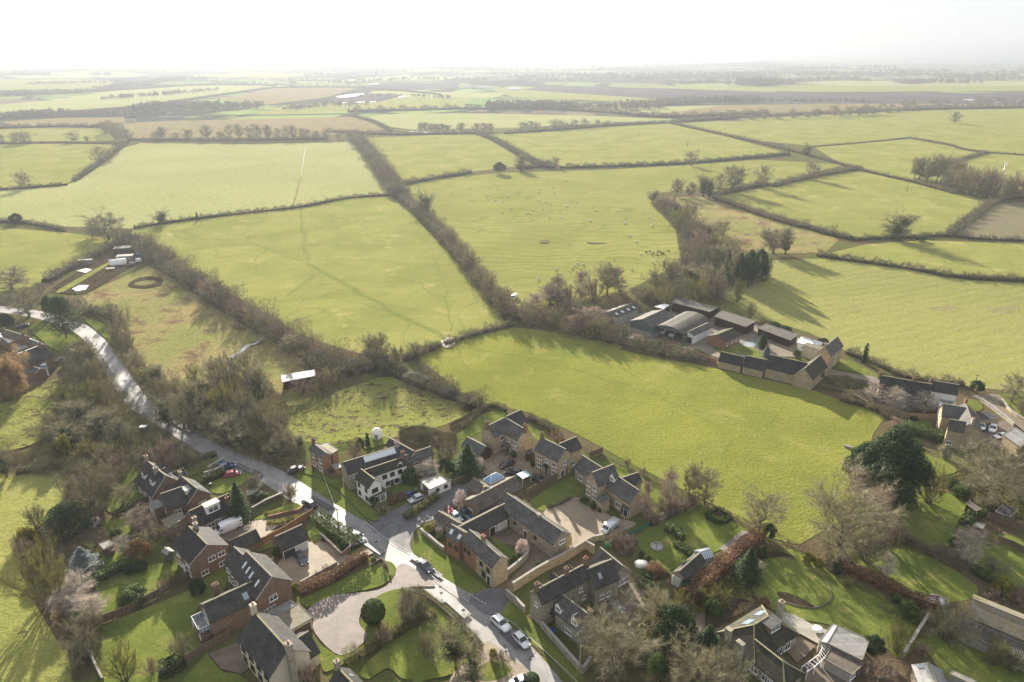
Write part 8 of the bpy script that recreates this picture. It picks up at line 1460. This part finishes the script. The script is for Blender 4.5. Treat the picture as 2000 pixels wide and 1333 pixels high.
def gate(C, a, b, lb):
    A_, B_ = at(*C(*a)), at(*C(*b)); e = empty('field_gate', A_, lb, 'gate'); mb = MB()
    for z in (.25, .5, .75, 1., 1.2): mb.bar(A_+Vector((0, 0, z)), B_+Vector((0, 0, z)), .05, .06)
    mb.bar(A_+Vector((0, 0, .25)), B_+Vector((0, 0, 1.2)), .05, .06); mb.build('gate_frame', RIM, e)
    for p in (A_, B_): mb = MB(); mb.box((p.x, p.y, .7), (.2, .2, 1.4)); mb.build('post', TIMBL, e)
gate(crop(0, 0, 1), (868, 672), (884, 667), 'metal field gate in the hedge across the green slope')
netm = plain('green_netting', (.02, .3, .2), .8); a_, b_ = at(*C5(1805, 860), 0), at(*C5(1940, 785), 0); mb = MB(); mb.bar(a_+Vector((0, 0, .6)), b_+Vector((0, 0, .6)), .04, 1.1); tag(mb.build('netting', netm, org=a_), 'strip of bright green netting beside the silver van courtyard', 'netting')
a_, b_ = at(*V4(0, 575), 0), at(*V4(190, 470), 0); mb = MB(); mb.bar(a_+Vector((0, 0, .5)), b_+Vector((0, 0, .5)), .04, .9); tag(mb.build('netting', plain('dark_green_netting', (.03, .16, .12), .8), org=a_), 'long dark green netting along the top garden edge', 'netting')
# far buildings
for C, x, y, d, wl, rf, lb in [(FL,730,452,(14,9,9),CREAM,SLATED,'pale farmhouse standing alone in the far left fields'),(FL,955,437,(38,9,5),CONC,GREYR,'long grey farm shed right of the far pale farmhouse'),(FL,1180,438,(8,6,4),CONC,GREYR,'tiny shed far behind the row of bare trees'),(FM,850,268,(60,20,8),REND,GREYR,'long pale industrial shed in the hazy centre distance'),(FM,1010,275,(40,18,7),REND,WHITER,'second pale shed in the hazy centre distance'),(FM,760,262,(30,15,7),REND,GREYR,'small pale shed left in hazy centre distance'),(FR,1000,215,(40,14,8),REND,TILEB,'pale distant houses by the hazy right woods'),(FR,880,218,(30,12,8),REND,TILEB,'faint distant house left of the hazy right woods')]:
    b = at(*C(x, y)); e = empty('distant_building', b, lb, 'building', 'far off buildings'); mb = MB(); mb.box((b.x, b.y, d[2]*.32), (d[0], d[1], d[2]*.64)); mb.build('wall', wl, e); mb = MB(); X_, Y_ = d[0]/2+.4, d[1]/2+.4; z0 = d[2]*.64+.01; z1 = d[2]
    mb.solid([(b.x-X_, b.y-Y_, z0), (b.x+X_, b.y-Y_, z0), (b.x+X_, b.y+Y_, z0), (b.x-X_, b.y+Y_, z0)], [(b.x-X_, b.y-.1, z1), (b.x+X_, b.y-.1, z1), (b.x+X_, b.y+.1, z1), (b.x-X_, b.y+.1, z1)]); mb.build('roof', rf, e)
# road repairs, markings, covers
M_patch = road_mat('darker_tarmac_patch', (.045, .045, .047), .5, .7); M_patch2 = road_mat('paler_tarmac_patch', (.13, .125, .12), .5, .65)
for i, (q0, q1, w_, off, m) in enumerate([((700,1036),(760,1075),1.6,-1.8,M_patch2),((790,1094),(850,1137),1.2,1.6,M_patch),((880,1160),(925,1200),1.8,-1.4,M_patch2),((600,978),(640,1001),1.4,1.2,M_patch),((965,1240),(1000,1275),1.3,1.7,M_patch),((470,906),(520,928),1.6,-1.2,M_patch),((330,825),(370,850),1.5,1.,M_patch2)]): strip('road_patch', wsmooth([q0, q1], 3), w_, m, off=off)
strip('give_way_line', wsmooth(L(V3, [(345,868),(380,888),(425,912)]), 6), .12, M_white, dash=(1, 2)); strip('give_way_line', wsmooth(L(V2, [(1165,470),(1200,500)]), 6), .12, M_white, dash=(1, 2))
strip('kerb', wsmooth(L(V3, [(465,960),(560,1010),(700,1130),(850,1270),(930,1350)]), 5), .15, M_kerb)
for x, y in ((735,1062),(860,1150),(905,1195),(985,1262)):
    b = at(x, y); mb = MB(); mb.lathe((b.x, b.y, LV[0]+.01), [(.32, 0), (.001, .004)], 14); tag(mb.build('manhole_cover', TYRE, org=b), kind='structure')
# ---------------------------------------------------------------- sheep
WOOL = plain('sheep_wool', (.6, .56, .47), .95); DWOOL = plain('dark_wool', (.06, .04, .03), .95); FACE = plain('sheep_face', (.1, .08, .06), .9)
def sheep_proto(wool):
    mb = MB(); loft(mb, [[Vector((x, math.cos(a)*r_*.9, .68+zz+math.sin(a)*r_)) for a in [i*.785 for i in range(8)]] for x, r_, zz in [(-.6, .12, .05), (-.5, .28, 0), (-.2, .35, -.02), (.2, .34, -.01), (.45, .26, .03), (.6, .14, .1), (.72, .11, -.02), (.9, .05, -.2)]]); b = mb.build('body', wool); legs = []
    for sx in (-.38, .36):
        for sg in (-.15, .15): mb = MB(); mb.tube((sx, sg, .5), (sx, sg, 0), .06, .035, 6); legs.append(mb.build('leg', FACE))
    mb = MB(); mb.tube((.68, 0, .74), (.98, 0, .42), .1, .06, 8); mb.box((.72, 0, .8), (.06, .34, .05)); hd = mb.build('head', FACE); r = [('body', b.data), ('head', hd.data)]+[('leg', l.data) for l in legs]
    for o in [b, hd]+legs: bpy.data.objects.remove(o)
    return r
SP = sheep_proto(WOOL); SD = sheep_proto(DWOOL); rs = random.Random(3)
def sheep(C, pts, pr, lb, g):
    for x, y in pts:
        e = empty('sheep', at(*C(x, y)), lb, 'sheep', g, rs.uniform(0, 6.28)); s_ = rs.uniform(1., 1.25); e.scale = (s_,)*3
        for nm, me in pr: link(nm, me, e)
sheep(FM, [(780,892),(765,892),(668,857),(862,880),(870,822),(905,897),(945,903),(943,962),(978,873),(993,943),(1030,850),(1040,858),(1050,825),(1080,967),(1097,967),(1115,948),(1145,895),(1150,850),(1155,835),(1170,945),(1190,905),(1218,915),(1230,822),(1235,852),(1210,988),(1275,990),(1308,930),(1335,900),(1360,908),(1432,1010),(1450,932),(1470,952),(1587,952),(1630,1022),(920,832),(770,825),(1765,990),(1780,1040),(1655,1090),(555,830),(1300,785)], SP, 'white sheep grazing on the ridged field in the middle of the photo', 'white sheep in the ridged field')
sheep(FC, [(878,82),(1012,33),(1050,97),(1182,105),(1072,160),(1105,187),(1130,247),(995,270),(848,298),(820,293),(808,303),(792,315),(717,320),(735,340),(627,370),(1187,287),(1085,322)], SP, 'white sheep grazing on the ridged field in the middle of the photo', 'white sheep in the ridged field')
sheep(FC, [(1155,238),(1172,232),(1185,250),(1190,238),(1208,242),(1212,230),(1222,235),(1228,250),(1235,238),(1265,232),(1210,255),(1240,245)], SD, 'dark brown sheep bunched at the right end of the ridged field', 'dark sheep in the ridged field')
# ---------------------------------------------------------------- haze: the air itself
def haze():
    mb = MB(); mb.box((0, 16000, 72), (90000, 33000, 148))
    m = bpy.data.materials.new('haze_air'); m.use_nodes = True; t = m.node_tree; t.nodes.clear()
    o = t.nodes.new('ShaderNodeOutputMaterial'); v = t.nodes.new('ShaderNodeVolumePrincipled')
    v.inputs['Density'].default_value = .00022; v.inputs['Anisotropy'].default_value = .36
    v.inputs['Color'].default_value = (.29, .315, .365, 1)
    t.links.new(v.outputs[0], o.inputs['Volume'])
    return tag(mb.build('haze', m), kind='stuff')
haze()
for o_ in COL.objects:
    if len(str(o_.get("label", "")).split()) > 16: print("LONG", o_["label"])
